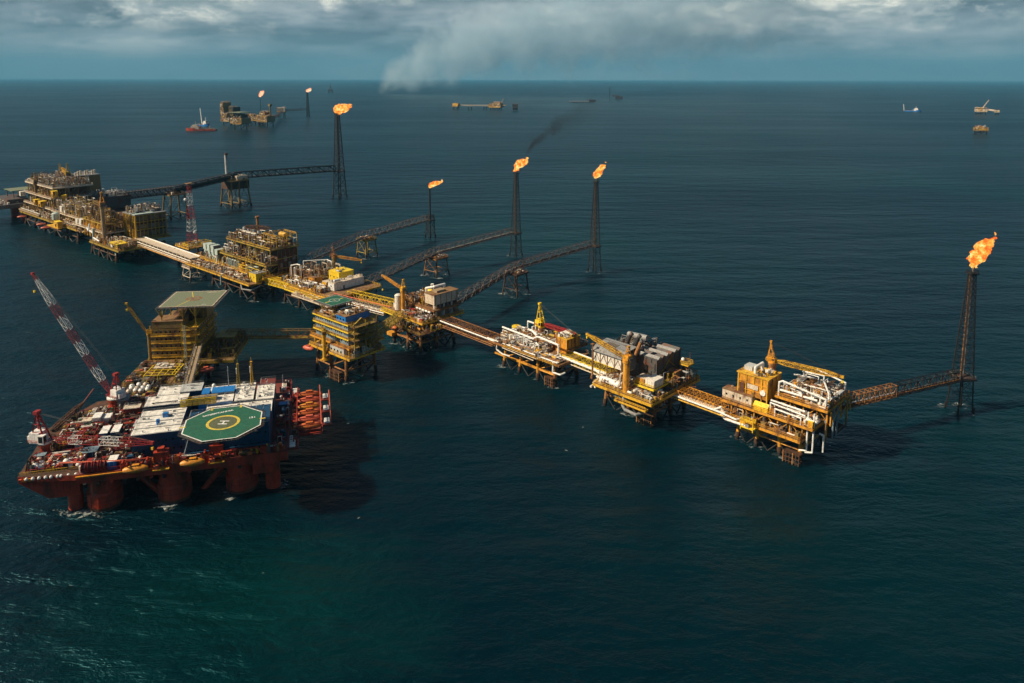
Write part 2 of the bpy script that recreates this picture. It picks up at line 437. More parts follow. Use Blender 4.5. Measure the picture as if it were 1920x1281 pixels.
def clutter(mb, x0, x1, y0, y1, z, h, n, pal, rng, pipek=('white', 'rust', 'grey'), long=True):
    """deck equipment: skids, pumps, drums, valve trees, pipe runs with drops, hand rails, ducts"""
    W, D = x1 - x0, y1 - y0
    for _ in range(int(n * 1.7)):
        x = rng.uniform(x0, x1); y = rng.uniform(y0, y1); k = rng.choice(pal) if rng.random() < .72 else rng.choice(('rustdark', 'darkgrey', 'darksteel', 'deckbrown')); t = rng.random()
        if t < .22:
            a, b, c = rng.uniform(.3, 1.2), rng.uniform(.3, 1.1), rng.uniform(.5, min(h, 2.6))
            xa, xb, ya, yb = max(x0, x - a), min(x1, x + a), max(y0, y - b), min(y1, y + b)
            mb.box(xa, xb, ya, yb, z, z + c, k)
            if rng.random() < .5: mb.box(xa + .15, (xa + xb) / 2, ya + .15, (ya + yb) / 2, z + c, z + c + .5, rng.choice(pal))
        elif t < .36:
            r = rng.uniform(.3, .8); L = rng.uniform(1.4, 3.5)
            if rng.random() < .6 and x + L < x1: mb.vessel((x, y, z + r + .3), (x + L, y, z + r + .3), r, k, 10)
            elif y + L < y1: mb.vessel((x, y, z + r + .3), (x, y + L, z + r + .3), r, k, 10)
        elif t < .47:
            r = rng.uniform(.25, .6); mb.tube((x, y, z), (x, y, z + rng.uniform(1, h)), r, k, 9)
        elif t < .66:
            hh = rng.uniform(.6, h); r = rng.uniform(.11, .24); pk = rng.choice(pipek)
            if rng.random() < .5: dx, dy = rng.uniform(.8, min(6, W * .35)), 0
            else: dx, dy = 0, rng.uniform(.8, min(6, D * .4))
            if x + dx <= x1 and y + dy <= y1: pipe_arch(mb, x, y, z, dx, dy, hh, r, pk)
        elif t < .8:
            hh = rng.uniform(.5, h * .9); r = rng.uniform(.10, .2); pk = rng.choice(pipek)
            L_ = rng.uniform(1.5, 7); ax = rng.random() < .5
            xa, xb = (x, min(x1, x + L_)) if ax else (x, x)
            ya_, yb_ = (y, y) if ax else (y, min(y1, y + L_))
            for q in range(rng.randint(1, 3)):
                mb.tube((xa + (0 if ax else q * .5), ya_ + (q * .5 if ax else 0), z + hh), (xb + (0 if ax else q * .5), yb_ + (q * .5 if ax else 0), z + hh), r, pk, 6)
            mb.beam((xa, ya_, z), (xa, ya_, z + hh), .18, k); mb.beam((xb, yb_, z), (xb, yb_, z + hh), .18, k)
        elif t < .9:
            a = rng.uniform(.8, 2.0); hh = rng.uniform(1.2, h)
            xa, xb, ya, yb = x, min(x1, x + a), y, min(y1, y + a)
            for px, py in ((xa, ya), (xb, ya), (xb, yb), (xa, yb)): mb.beam((px, py, z), (px, py, z + hh), .16, k)
            for zz in (z + hh, z + hh * .5):
                mb.beam((xa, ya, zz), (xb, ya, zz), .16, k); mb.beam((xb, ya, zz), (xb, yb, zz), .16, k)
                mb.beam((xa, yb, zz), (xb, yb, zz), .16, k); mb.beam((xa, ya, zz), (xa, yb, zz), .16, k)
        else:
            for q in range(3):
                xx = x + q * .55
                if xx > x1: break
                mb.beam((xx, y, z), (xx, y, z + rng.uniform(.5, 1.5)), .12, k)
                mb.ball((xx, y, z + .7), .22, rng.choice(pal), 6, 4)
            mb.tube((x, y, z + .5), (min(x1, x + 1.5), y, z + .5), .12, rng.choice(pipek), 6)
    return mb

def louvres(mb, x0, x1, y, z0, z1, k, n=3, out=-1):
    for i in range(n):
        a = x0 + (x1 - x0) * (i + .15) / n; b = x0 + (x1 - x0) * (i + .85) / n
        mb.box(a, b, y + out * .05, y, z0, z1, k)

def cabin(name, label, cat, fr, loc, sx, sy, sz, k, roofk, rng, nwin=4, rot=0, group=None, gear=True, door=True, doork='grey'):
    T = Thing(name, label, cat, fr, loc, rot, group)
    mb = MB(); mb.box(0, sx, 0, sy, 0.15, sz, k)
    for x in (0.1, sx - .1): mb.beam((x, .1, 0), (x, sy - .1, 0), .3, 'darkgrey')
    for i in range(1, int(sx / 1.2)):                       # corrugation battens
        mb.beam((i * 1.2, -.05, .25), (i * 1.2, -.05, sz - .15), .1, k)
    for i in range(1, int(sy / 1.2)):
        mb.beam((sx + .05, i * 1.2, .25), (sx + .05, i * 1.2, sz - .15), .1, k)
    T.part('wall', mb, absolute=False)
    rf = MB(); rf.box(-.15, sx + .15, -.15, sy + .15, sz + .003, sz + .2, roofk); rfo = T.part('roof', rf, absolute=False)
    if gear:
        g = MB(); clutter(g, .4, sx - .6, .4, sy - .6, sz + .2, 1.3, max(2, int(sx * sy / 14)), [k, 'grey', roofk, 'lightgrey'], rng)
        T.part('roof_gear', g, rfo, absolute=False)
    for i in range(nwin):
        x = sx * (i + .6) / (nwin + .2)
        w = MB(); w.box(x - .35, x + .35, -.1, 0, sz * .5, sz * .5 + .75, 'window'); T.part('window', w, absolute=False)
    if door:
        w = MB(); w.box(sx, sx + .09, sy * .3, sy * .3 + .95, .2, 2.2, doork); T.part('door', w, absolute=False)
    return T

def tank(name, label, fr, loc, r, L, k, axis='x', cat='tank', group=None, sad='darkgrey'):
    T = Thing(name, label, cat, fr, loc, 0, group)
    b = MB()
    if axis == 'z': 
        b.tube((0, 0, .3), (0, 0, L), r, k, 20); b.tube((0, 0, L), (0, 0, L + r * .3), r, k, 20, r * .55)
        for zz in (L * .3, L * .6, L * .95): b.tube((0, 0, zz), (0, 0, zz + .18), r + .08, k, 20)
    else:
        d = (1, 0, 0) if axis == 'x' else (0, 1, 0)
        b.vessel((0, 0, r + .5), (d[0] * L, d[1] * L, r + .5), r, k, 18)
    T.part('shell', b, absolute=False)
    s = MB()
    if axis == 'z':
        s.tube((0, 0, 0), (0, 0, .3), r * 1.05, sad, 20)
        s.beam((r + .25, -.25, .1), (r + .25, -.25, L + .8), .09, 'yellow'); s.beam((r + .25, .25, .1), (r + .25, .25, L + .8), .09, 'yellow')
        for i in range(int(L / .6)): s.beam((r + .25, -.25, i * .6 + .3), (r + .25, .25, i * .6 + .3), .07, 'yellow')
        T.part('ladder', s, absolute=False)
    else:
        for q in (.2, .8):
            if axis == 'x': s.box(L * q - .2, L * q + .2, -r * .8, r * .8, 0, .5 + r * .4, sad)
            else: s.box(-r * .8, r * .8, L * q - .2, L * q + .2, 0, .5 + r * .4, sad)
        T.part('saddle', s, absolute=False)
        n = MB()
        for q in (.3, .55, .8): n.tube((d[0] * L * q, d[1] * L * q, 2 * r + .4), (d[0] * L * q, d[1] * L * q, 2 * r + 1.1), .22, k, 8)
        T.part('nozzle', n, absolute=False)
    return T

def lattice_boom(mb, p, q, w, k, n, wd=.2, w2=None, kk=None):
    """square lattice from p to q tapering at both ends; kk: band colours along its length"""
    p = Vector(p); q = Vector(q); d = (q - p).normalized()
    a = d.cross(Vector((0, 0, 1)))
    if a.length < 1e-3: a = Vector((1, 0, 0))
    a.normalize(); b = a.cross(d).normalized()
    def ring(i):
        t = i / n
        s = w / 2 * min(1, .35 + t * 5, .35 + (1 - t) * 3)
        c = p.lerp(q, t)
        return [c + a * (s * u) + b * (s * v) for u, v in ((-1, -1), (1, -1), (1, 1), (-1, 1))]
    for i in range(n):
        r0, r1 = ring(i), ring(i + 1)
        c = k if kk is None else kk[int(i / n * len(kk))]
        for j in range(4):
            mb.beam(r0[j], r1[j], wd, c)
            mb.beam(r0[j], r1[(j + 1) % 4], wd * .6, c) if i % 2 == 0 else mb.beam(r0[(j + 1) % 4], r1[j], wd * .6, c)
            mb.beam(r0[j], r0[(j + 1) % 4], wd * .6, c)

def crane(name, label, fr, loc, heading, ped_h, ped_r, boom_end, k='yellow', boomk=None, afr=7.0, bw=1.3, cabk=None, kk=None, nb=14, pedk=None, bz=1.5, rest=None, cabs=1.0, wd=.2, pend=True):
    """boom_end = (reach, rise) from the boom foot; heading in degrees in the frame"""
    T = Thing(name, label, 'crane', fr, loc, heading)
    boomk = boomk or k; cabk = cabk or k; pedk = pedk or k
    m = MB(); m.tube((0, 0, 0), (0, 0, ped_h), ped_r, pedk, 16); m.tube((0, 0, ped_h - .9), (0, 0, ped_h), ped_r * 1.25, pedk, 16)
    m.tube((0, 0, .0), (0, 0, .5), ped_r * 1.35, pedk, 16)
    for i in range(int(ped_h / .8)): m.beam((-ped_r - .3, -.3, i * .8 + .4), (-ped_r - .3, .3, i * .8 + .4), .08, pedk)
    T.part('pedestal', m, absolute=False)
    c = cabs; z0 = ped_h + .02
    m = MB(); m.tube((0, 0, z0), (0, 0, z0 + .5), ped_r * 1.3, cabk, 16)
    m.box(-2.6 * c, 1.4 * c, -1.5 * c, 1.5 * c, z0 + .5, z0 + .8, cabk)
    m.box(-2.6 * c, -.2 * c, -1.4 * c, 1.4 * c, z0 + .8, z0 + 2.9 * c, cabk)
    m.box(-3.4 * c, -2.6 * c, -1.1 * c, 1.1 * c, z0 + .6, z0 + 1.9 * c, 'darkgrey' if cabk != 'clean_white' else cabk)
    m.rail(-2.8 * c, 1.5 * c, -1.7 * c, 1.7 * c, z0 + .8, boomk, 1.0, .1, 1.5)
    T.part('machinery_house', m, absolute=False)
    m = MB(); m.box(0, 1.3 * c, -1.9 * c, -.7 * c, z0 + .85, z0 + 2.6 * c, cabk)
    o = T.part('cab', m, absolute=False)
    m = MB(); m.box(1.3 * c, 1.3 * c + .05, -1.75 * c, -.85 * c, z0 + 1.3, z0 + 2.4 * c, 'window'); m.box(.15, 1.15 * c, -1.9 * c - .05, -1.9 * c, z0 + 1.3, z0 + 2.4 * c, 'window')
    T.part('window', m, o, absolute=False)
    top = (-1.2 * c, 0, z0 + .8 + afr)
    m = MB()
    for s in (-1, 1):
        m.beam((1.0 * c, 1.1 * s * c, z0 + .8), (top[0], .45 * s, top[2]), .28 * c, k)
        m.beam((-2.5 * c, 1.1 * s * c, z0 + .8), (top[0], .45 * s, top[2]), .28 * c, k)
        for q in (.35, .65): m.beam((1 * c + (top[0] - c) * q, s * (1.1 * c - .65 * q), z0 + .8 + afr * q), (-2.5 * c + (top[0] + 2.5 * c) * q, s * (1.1 * c - .65 * q), z0 + .8 + afr * q), .18 * c, k)
    for q in (.3, .55, .8): m.beam((1.0 * c + (top[0] - c) * q, -1.1 * c + .65 * q, z0 + .8 + afr * q), (1.0 * c + (top[0] - c) * q, 1.1 * c - .65 * q, z0 + .8 + afr * q), .18 * c, k)
    m.box(top[0] - .5 * c, top[0] + .5 * c, -.7 * c, .7 * c, top[2] - .1, top[2] + .7 * c, k)
    T.part('mast_frame', m, absolute=False)
    foot = Vector((1.5 * c, 0, z0 + bz)); tip = foot + Vector((boom_end[0], 0, boom_end[1]))
    m = MB(); lattice_boom(m, foot, tip, bw, boomk, nb, wd, kk=kk)
    m.box(tip.x - .5, tip.x + .5, -.5, .5, tip.z - .5, tip.z + .4, boomk)
    b = T.part('boom', m, absolute=False)
    m = MB()
    if pend:
        for s in (-.3, .3): m.tube((top[0], s, top[2] + .3), (tip.x - .3, s, tip.z + .4), .05, 'darksteel', 4)
    hl = 3.5 if rest is None else rest
    m.tube((tip.x, 0, tip.z - .4), (tip.x, 0, tip.z - hl), .045, 'darksteel', 4)
    T.part('cable', m, absolute=False)
    m = MB(); m.box(tip.x - .35, tip.x + .35, -.3, .3, tip.z - hl - .9, tip.z - hl, 'bright_yellow'); m.ball((tip.x, 0, tip.z - hl - 1.2), .3, 'darksteel', 8, 5)
    T.part('hook_block', m, absolute=False)
    return T

def bridge(label, p, q, width, h, k, n, deckk='rustdark', pipes=(), group='walkway bridges linking the platforms', name='truss_bridge', wd=.28, roofk=None, top=True):
    """p, q: world points of the centre line at the bottom chord"""
    p = Vector(p); q = Vector(q); d = q - p; L = math.hypot(d.x, d.y); dz = d.z
    o = Matrix.Translation(p) @ Matrix.Rotation(math.atan2(d.y, d.x), 4, 'Z')
    T = Thing(name, label, 'bridge', o, (0, 0, 0), 0, group)
    P = lambda x, y, zz: (x, y, zz + dz * x / L)
    m = MB()
    for y in (-width / 2, width / 2): m.truss(P(0, y, 0), P(L, y, 0), h, k, n, wd)
    for i in range(n + 1):
        x = L * i / n
        m.beam(P(x, -width / 2, 0), P(x, width / 2, 0), wd * .8, k)
        if top: m.beam(P(x, -width / 2, h), P(x, width / 2, h), wd * .7, k)
        if top and i < n:
            m.beam(P(x, -width / 2, h), P(L * (i + 1) / n, width / 2, h), wd * .5, k)
    T.part('truss', m, absolute=False)
    m = MB(); m.add([P(0, -width * .42, .2), P(L, -width * .42, .2), P(L, width * .42, .2), P(0, width * .42, .2), P(0, -width * .42, .32), P(L, -width * .42, .32), P(L, width * .42, .32), P(0, width * .42, .32)],
                    [(0, 3, 2, 1), (4, 5, 6, 7), (0, 1, 5, 4), (2, 3, 7, 6)], deckk)
    T.part('walkway', m, absolute=False)
    for (y, zz, r, pk) in pipes:
        m = MB(); m.tube(P(-.6, y, zz), P(L + .6, y, zz), r, pk, 8)
        T.part('pipe', m, absolute=False)
    if roofk:
        m = MB(); m.add([P(0, -width * .5, h + .2), P(L, -width * .5, h + .2), P(L, width * .5, h + .2), P(0, width * .5, h + .2)], [(0, 1, 2, 3)], roofk)
        m.add([P(0, -width * .5, h + .32), P(L, -width * .5, h + .32), P(L, width * .5, h + .32), P(0, width * .5, h + .32)], [(0, 1, 2, 3)], roofk)
        T.part('cover', m, absolute=False)
    return T

def flame_mesh(seed, L, rise, r, k, lobes=7):
    """wind-blown flame: displaced lobes merged along a curved path"""
    rng = random.Random(seed); bm = bmesh.new()
    for i in range(lobes):
        t = i / (lobes - 1)
        s = r * (.32 + 1.0 * math.sin(math.pi * min(1, t * .85 + .12)) ** 0.8) * rng.uniform(.75, 1.2)
        c = Vector((L * (t ** 1.25), rng.uniform(-.4, .4) * r, rise * (t ** .8) + rng.uniform(-.35, .35) * r * (t + .2)))
        res = bmesh.ops.create_icosphere(bm, subdivisions=4, radius=s)
        for v in res['verts']:
            v.co = Vector((v.co.x * 1.15, v.co.y * .9, v.co.z * rng.uniform(.98, 1.02))) + c
    for j in range(4):
        t = rng.uniform(.75, 1.15); c = Vector((L * t + rng.uniform(-.2, .3) * r, 0, rise * min(1.1, t) + rng.uniform(-.5, .8) * r))
        res = bmesh.ops.create_icosphere(bm, subdivisions=2, radius=r * rng.uniform(.12, .3))
        for v in res['verts']: v.co = Vector((v.co.x * 1.6, v.co.y, v.co.z)) + c
    for v in bm.verts:
        n = noise.noise_vector(v.co * (1.0 / r) + Vector((seed * 3.1, 0, 0))) + .6 * noise.noise_vector(v.co * (2.6 / r) + Vector((0, seed, 0)))
        n += .38 * noise.noise_vector(v.co * (6.0 / r) + Vector((seed, 3, 0)))
        v.co += n * r * .58
    me = bpy.data.meshes.new('flame'); bm.to_mesh(me); bm.free()
    me.materials.append(MATS[k]); me.polygons.foreach_set('use_smooth', [True] * len(me.polygons))
    return me

def flare_tower(label, base, H, wb, wt, k='darksteel', nlev=10, zdeck=14, flame=None, seed=1, rot=0, pole_from=None, name='flare_tower', wd=.4, thin=1.0, fk='flame', group='flare towers standing in the sea'):
    T = Thing(name, label, 'flare tower', WORLD, (base[0], base[1], 0), rot, group)
    Ht = H if pole_from is None else pole_from
    def w(zz): return wb + (wt - wb) * max(0, min(1, (zz - 2) / (H - 2)))
    cs = ((-1, -1), (1, -1), (1, 1), (-1, 1))
    pt = lambda j, zz: (cs[j % 4][0] * w(zz) / 2, cs[j % 4][1] * w(zz) / 2, zz)
    for j in range(4):
        m = MB(); m.tube(pt(j, -8), pt(j, Ht), wd * .9, k, 8, wd * .6)
        m.tube(pt(j, -1), pt(j, 2.5), wd * 1.35, k, 8)
        T.part('leg', m, absolute=False)
    m = MB(); zs = [3.2]; zz = 3.2
    while zz < Ht - 1:
        zz += max(2.2, w(zz) * .85) * thin; zs.append(min(zz, Ht))
    for a, b_ in zip(zs, zs[1:]):
        for j in range(4):
            m.beam(pt(j, a), pt(j + 1, a), wd * .55, k)
            m.beam(pt(j, a), pt(j + 1, b_), wd * .45, k); m.beam(pt(j + 1, a), pt(j, b_), wd * .45, k)
    for j in range(4): m.beam(pt(j, Ht), pt(j + 1, Ht), wd * .6, k)
    T.part('bracing', m, absolute=False)
    m = MB(); s = w(zdeck) / 2 + .6; m.deck(-s, s, -s, s, zdeck, 'rustdark', 'darksteel', .6, 'nsew', 'steel')
    T.part('platform', m, absolute=False)
    m = MB()
    if pole_from is None:
        m.tube((wt * .1, 0, zdeck), (wt * .1, 0, H + 2.0), .42, 'steel', 9); m.tube((-.6, .5, zdeck), (-.6, .5, H - 1), .2, 'rust', 7)
        m.tube((wt * .1, 0, H + 2.0), (wt * .1, 0, H + 3.4), .6, 'darksteel', 9)
    else:
        m.tube((0, 0, pole_from - 4), (0, 0, H + 1), .75, k, 10); m.tube((0, 0, H + 1), (0, 0, H + 2.2), .95, 'darksteel', 10)
    T.part('flare_pipe', m, absolute=False)
    if pole_from is None:
        m = MB(); s = wt / 2 + .7; m.deck(-s, s, -s, s, H, 'darksteel', 'darksteel', .5, 'nsew', 'darksteel'); T.part('tip_platform', m, absolute=False)
    if flame:
        L, rise, r = flame
        o = bpy.data.objects.new('flame', flame_mesh(seed, L, rise, r, fk)); COL.objects.link(o)
        o.parent = T.o; o.location = (0, 0, H + 3.2); o.rotation_euler = (0, 0, R(-rot))
    return T

def lifeboat(label, fr, loc, rot, k, L=8.0, group='lifeboats', cat='lifeboat', davits=None):
    T = Thing('lifeboat', label, cat, fr, loc, rot, group)
    n, mseg = 14, 12; vv = []; fs = []
    for i in range(n + 1):
        t = i / n; x = (t - .5) * L; s = max(.04, math.sin(math.pi * t)) ** .33
        for j in range(mseg):
            a = 2 * math.pi * j / mseg
            y = math.cos(a) * 1.4 * s; zz = math.sin(a) * (1.35 if math.sin(a) > 0 else 1.1) * s
            vv.append((x, y, zz + 1.2))
    for i in range(n):
        for j in range(mseg): fs.append((i * mseg + j, (i + 1) * mseg + j, (i + 1) * mseg + (j + 1) % mseg, i * mseg + (j + 1) % mseg))
    m = MB(); m.add(vv, fs, k); T.part('hull', m, absolute=False, smooth=True)
    m = MB(); m.box(-L * .12, L * .16, -.6, .6, 2.2, 2.85, k); T.part('canopy', m, absolute=False)
    m = MB(); 
    for s in (-1, 1): m.beam((-L * .46, 1.4 * s * .9, 1.15), (L * .46, 1.4 * s * .9, 1.15), .14, 'darkgrey')
    T.part('fender', m, absolute=False)
    m = MB()
    for x in (-L * .1, L * .04, L * .13): m.box(x - .22, x + .22, -.63, .63, 2.4, 2.65, 'window')
    T.part('window', m, absolute=False)
    return T

def helideck(T, cx, cy, z, sx, sy, rot, surf, edge='white', octagon=False, rad=12.5, net=True, supports=None, supk='olive', ring=None):
    """deck plate as a part, its markings and net as sub-parts; coordinates in T's frame"""
    M = Matrix.Translation((cx, cy, 0)) @ Matrix.Rotation(R(rot), 4, 'Z')
    def X(mb): mb.v = [tuple(M @ Vector(v)) for v in mb.v]; return mb
    if octagon: poly = [(rad * math.cos(R(22.5 + 45 * i)), rad * math.sin(R(22.5 + 45 * i))) for i in range(8)]
    else: poly = [(-sx / 2, -sy / 2), (sx / 2, -sy / 2), (sx / 2, sy / 2), (-sx / 2, sy / 2)]
    m = MB(); m.prism(poly, z - .5, z, 'darkgrey', surf)
    d = T.part('helideck', X(m))
    n = len(poly)
    m = MB()
    def inset(f): return [(x * f, y * f) for x, y in poly]
    a, b = inset(.998), inset(.968 if octagon else .965)
    for i in range(n):
        j = (i + 1) % n
        m.add([(a[i][0], a[i][1], z + .012), (a[j][0], a[j][1], z + .012), (b[j][0], b[j][1], z + .012), (b[i][0], b[i][1], z + .012)], [(0, 1, 2, 3)], edge)
    T.part('edge_marking', X(m), d)
    if net:
        m = MB(); o = inset(1.0 + 1.1 / max(sx, rad * 2) * 2)
        for i in range(n):
            j = (i + 1) % n; p0, p1 = Vector((*poly[i], z - .35)), Vector((*poly[j], z - .35)); q0, q1 = Vector((*o[i], z - .25)), Vector((*o[j], z - .25))
            m.beam(q0, q1, .12, 'darksteel' if octagon else 'steel')
            c = max(3, int((p1 - p0).length / 1.3))
            for t in range(c + 1): m.beam(p0.lerp(p1, t / c), q0.lerp(q1, t / c), .13, 'darkgrey' if octagon else 'grey')
            for f in (.33, .66): m.beam(p0.lerp(q0, f), p1.lerp(q1, f), .09, 'darkgrey')
        T.part('safety_net', X(m), d)
    if supports:
        m = MB()
        for (x, y, zb) in supports:
            m.beam((x, y, zb), (x, y, z - .5), .4, supk)
            for dx in (-2.5, 2.5): m.beam((x, y, max(zb, z - 5)), (x + dx, y, z - .6), .25, supk); m.beam((x, y, max(zb, z - 5)), (x, y + dx, z - .6), .25, supk)
        for yy in (-.3, 0, .3): m.beam((cx - sx * .45, cy + sy * yy, z - .75), (cx + sx * .45, cy + sy * yy, z - .75), .3, supk)
        T.part('helideck_support', m)
    return d, M, X
def ring(mb, r0, r1, z, k, n=40):
    for i in range(n):
        a, b = 2 * math.pi * i / n, 2 * math.pi * (i + 1) / n
        mb.add([(r0 * math.cos(a), r0 * math.sin(a), z), (r1 * math.cos(a), r1 * math.sin(a), z), (r1 * math.cos(b), r1 * math.sin(b), z), (r0 * math.cos(b), r0 * math.sin(b), z)], [(0, 1, 2, 3)], k)
    return mb
def disc(mb, r, z, k, n=40):
    return mb.add([(r * math.cos(2 * math.pi * i / n), r * math.sin(2 * math.pi * i / n), z) for i in range(n)], [tuple(range(n))], k)
def text_mesh(body, size, k, mat4, bold=0.0):
    c = bpy.data.curves.new('lettering', 'FONT'); c.body = body; c.size = size; c.align_x = 'CENTER'; c.align_y = 'CENTER'; c.extrude = .01; c.offset = bold
    o = bpy.data.objects.new('lettering', c); COL.objects.link(o)
    dg = bpy.context.evaluated_depsgraph_get(); me = bpy.data.meshes.new_from_object(o.evaluated_get(dg))
    bpy.data.objects.remove(o); me.transform(mat4); me.materials.clear(); me.materials.append(MATS[k]); me.name = 'lettering'
    return me
def text_part(T, parent, body, size, k, mat4, bold=0.0):
    me = text_mesh(body, size, k, Matrix.Translation([-c for c in T.loc]) @ mat4, bold)
    o = bpy.data.objects.new('lettering', me); COL.objects.link(o); o.parent = parent
    return o
# ------------------------------------------------------------------ the floating accommodation rig
FR = frame(-111.9, 224.3, 15.5)
def build_rig():
    rng = random.Random(11)
    T = Thing('floating_accommodation_rig', 'huge red semi-submersible accommodation rig floating on fat round columns, green octagonal helideck', 'oil rig', FR, (0, 28, 0))
    m = MB()
    m.prism([(-28, 2), (37, 0), (37.5, 60), (-28, 62)], 10.9, 14, 'hullred', 'deckred')
    m.prism([(-45.5, 5.5), (-28, 2), (-28, 62), (-36, 60), (-47, 40)], 12.2, 14, 'hullred', 'rustdark')
    # raked bow block under the left end
    for y0, y1 in ((5.0, 14.0), (40, 50)):
        m.add([(-28, y0, 12.2), (-28, y1, 12.2), (-28, y1, 5.6), (-28, y0, 5.6), (-37, y0, 5.6), (-37, y1, 5.6), (-45.4, y0 + .8, 11.6), (-45.4, y1, 11.6), (-45.4, y0 + .8, 12.2), (-45.4, y1, 12.2)],
              [(0, 3, 2, 1), (3, 4, 5, 2), (4, 6, 7, 5), (6, 8, 9, 7), (0, 8, 6, 4, 3), (1, 2, 5, 7, 9), (0, 1, 9, 8)], 'hullred')
    m.box(25.5, 34, .6, 7, 7.0, 10.9, 'hullred')
    m.box(-28, 37, 1.2, 2.0, 13.2, 13.6, 'boatyellow')
    for i in range(22): m.beam((-27 + i * 2.9, 1.97 - i * .09, 11.0), (-27 + i * 2.9, 1.97 - i * .09, 13.9), .07, 'rustdark' if i % 4 == 0 else 'hullred')
    for i in range(9): m.beam((-44 + i * 1.9, 5.1 - i * .06, 7.4 if i > 3 else 11), (-44 + i * 1.9, 5.1 - i * .06, 12.2), .08, 'rustdark')
    for i in range(16): m.box(-26 + i * 3.9, -25 + i * 3.9, 1.0, 1.9, 9.6 + (i % 3) * .3, 10.9, ('darksteel', 'rustdark', 'hullred')[i % 3])
    T.part('hull_deck', m)
    for x, y in ((-21.5, 7.6), (0, 6.4), (21.4, 6.6), (-21.5, 53), (0, 53), (21.4, 53)):
        m = MB(); m.tube((x, y, 1.0), (x, y, 5.4), 5.3, 'hullred', 36); m.tube((x, y, -12), (x, y, 1.0), 5.34, 'rustdark', 36)
        for i in range(4): a = -2.2 + i * .55; m.beam((x + 5.36 * math.cos(a), y + 5.36 * math.sin(a), .5), (x + 5.36 * math.cos(a), y + 5.36 * math.sin(a), 5.2), .12, 'deckred')
        m.tube((x, y, 3.1), (x, y, 3.25), 5.36, 'deckred', 36); m.tube((x, y, 5.4), (x, y, 6.0), 5.3, 'hullred', 36, 4.7); m.tube((x, y, 6.0), (x, y, 11.0), 4.7, 'hullred', 36)
        T.part('column', m, smooth=False)
    for x, y, r in ((-30.3, 7.8, 2.3), (31.6, 4.2, 2.5), (-31, 48, 2.3)):
        m = MB(); m.tube((x, y, -12), (x, y, 7.5), r, 'hullred', 20); T.part('column', m)
    for a, b in (((-14, 9, 10.8), (-5, 9, 0.5)), ((18, 8, 10.8), (8, 9, -1)), ((-16, 12, 8.8), (16, 48, 6)), ((21, 12, 2), (21, 48, 2)), ((-21, 12, 2), (-21, 48, 2)), ((0, 12, 2), (0, 48, 2)), ((-28, 12, 8.8), (-22, 30, -2))):
        m = MB(); m.tube(a, b, 1.0, 'hullred', 12); T.part('brace', m)
    m = MB()
    m.rail(-27, 37, 2.2, 60, 14, 'red', 1.2, .12, 2.2, 'sn'); m.rail(37.2, 37.2, 0, 60, 14, 'red', 1.2, .12, 2.2, 'e'); m.rail(-45, -28, 5.6, 5.6, 14, 'yellow', 1.2, .14, 2.0, 's')
    for i in range(26): m.box(-45 + i * 1.35, -44.1 + i * 1.35, 4.4 + .0, 5.0, 12.6, 13.5, 'boatyellow' if i % 3 else 'coral')
    T.part('railing', m)
    # clutter of the working decks, one part per area
    for nm, (x0, x1, y0, y1), n, pal in (
        ('anchor_winch_gear', (-44, -27.5, 7, 17), 90, ['red', 'deckred', 'coral', 'yellow', 'darkgrey', 'white']),
        ('deck_machinery', (-27, -9, 2.6, 8), 70, ['red', 'hullred', 'deckred', 'blue', 'darkgrey', 'white']),
        ('deck_machinery', (-9, 36, .8, 2.9), 90, ['red', 'hullred', 'boatorange', 'yellow', 'deckred']),
        ('deck_machinery', (-41, -27, 21, 50), 150, ['darkgrey', 'rustdark', 'olive', 'red', 'deckbrown', 'white', 'yellow', 'heligreen']),
        ('deck_machinery', (-26, -14, 9, 47), 130, ['deckred', 'deckbrown', 'red', 'rustdark', 'white', 'darkgrey']),
        ('deck_machinery', (-26, 4, 49, 60), 110, ['deckred', 'rustdark', 'olive', 'darkgrey', 'white']),
        ('deck_machinery', (32.4, 36.8, 3, 58), 44, ['deckred', 'red', 'darkgrey', 'blue', 'white']),
        ('deck_machinery', (2.5, 8.5, 9, 28), 44, ['darkgrey', 'red', 'steel', 'white', 'rustdark'])):
        mb = MB(); clutter(mb, x0, x1, y0, y1, 14, 2.6, n, pal, rng, ('red', 'hullred', 'rustdark', 'white')); T.part(nm, mb)
    m = MB()      # pipe gallery and arches along the front edge
    m.pipe([(-36, 8, 14), (-33.5, 6.5, 16.6), (-13, 2.2, 16.8), (-13, 2.2, 14)], .28, 'coral'); m.pipe([(-40, 9, 14.6), (-34, 7, 14.8), (-30, 10, 16)], .22, 'hullred')
    m.pipe([(-14.6, 1.2, 14), (-14.6, 1.2, 17.4), (-5.6, .8, 17.4), (-5.6, .8, 14)], .22, 'hullred')
    m.pipe([(16, .4, 14), (16, .4, 16.6), (27, .2, 16.8), (30, .2, 14)], .28, 'hullred')
    T.part('pipework', m)
    for x in (-13.8, -6.6, 3.2, 10.8):
        m = MB(); m.beam((x, 2.4, 14), (x, 1.2, 17.6), .45, 'hullred'); m.beam((x, 1.2, 17.6), (x, -.9, 17.4), .4, 'hullred'); m.beam((x, 2.4, 15), (x, -.6, 17.2), .25, 'red')
        T.part('davit', m)
    for x in (-2.8, 14.2): 
        m = MB(); m.box(x - 2.2, x + 2.2, 1.6, 4.4, 14, 18.4, 'hullred'); m.box(x - 1, x + 1, 1.9, 3.9, 18.4, 19.6, 'hullred'); m.box(x - 2.4, x + 2.6, -.6, 1.4, 13.2, 13.5, 'yellow'); m.box(x - 2, x - .4, -.4, 1.2, 13.5, 14.8, 'coral')
        T.part('mooring_house', m)
    m = MB()      # portal frame over the bow
    for y in (8, 11): m.beam((-44, y, 14), (-43, y, 18), .3, 'rustdark'); m.beam((-41, y, 14), (-43, y, 18), .3, 'rustdark')
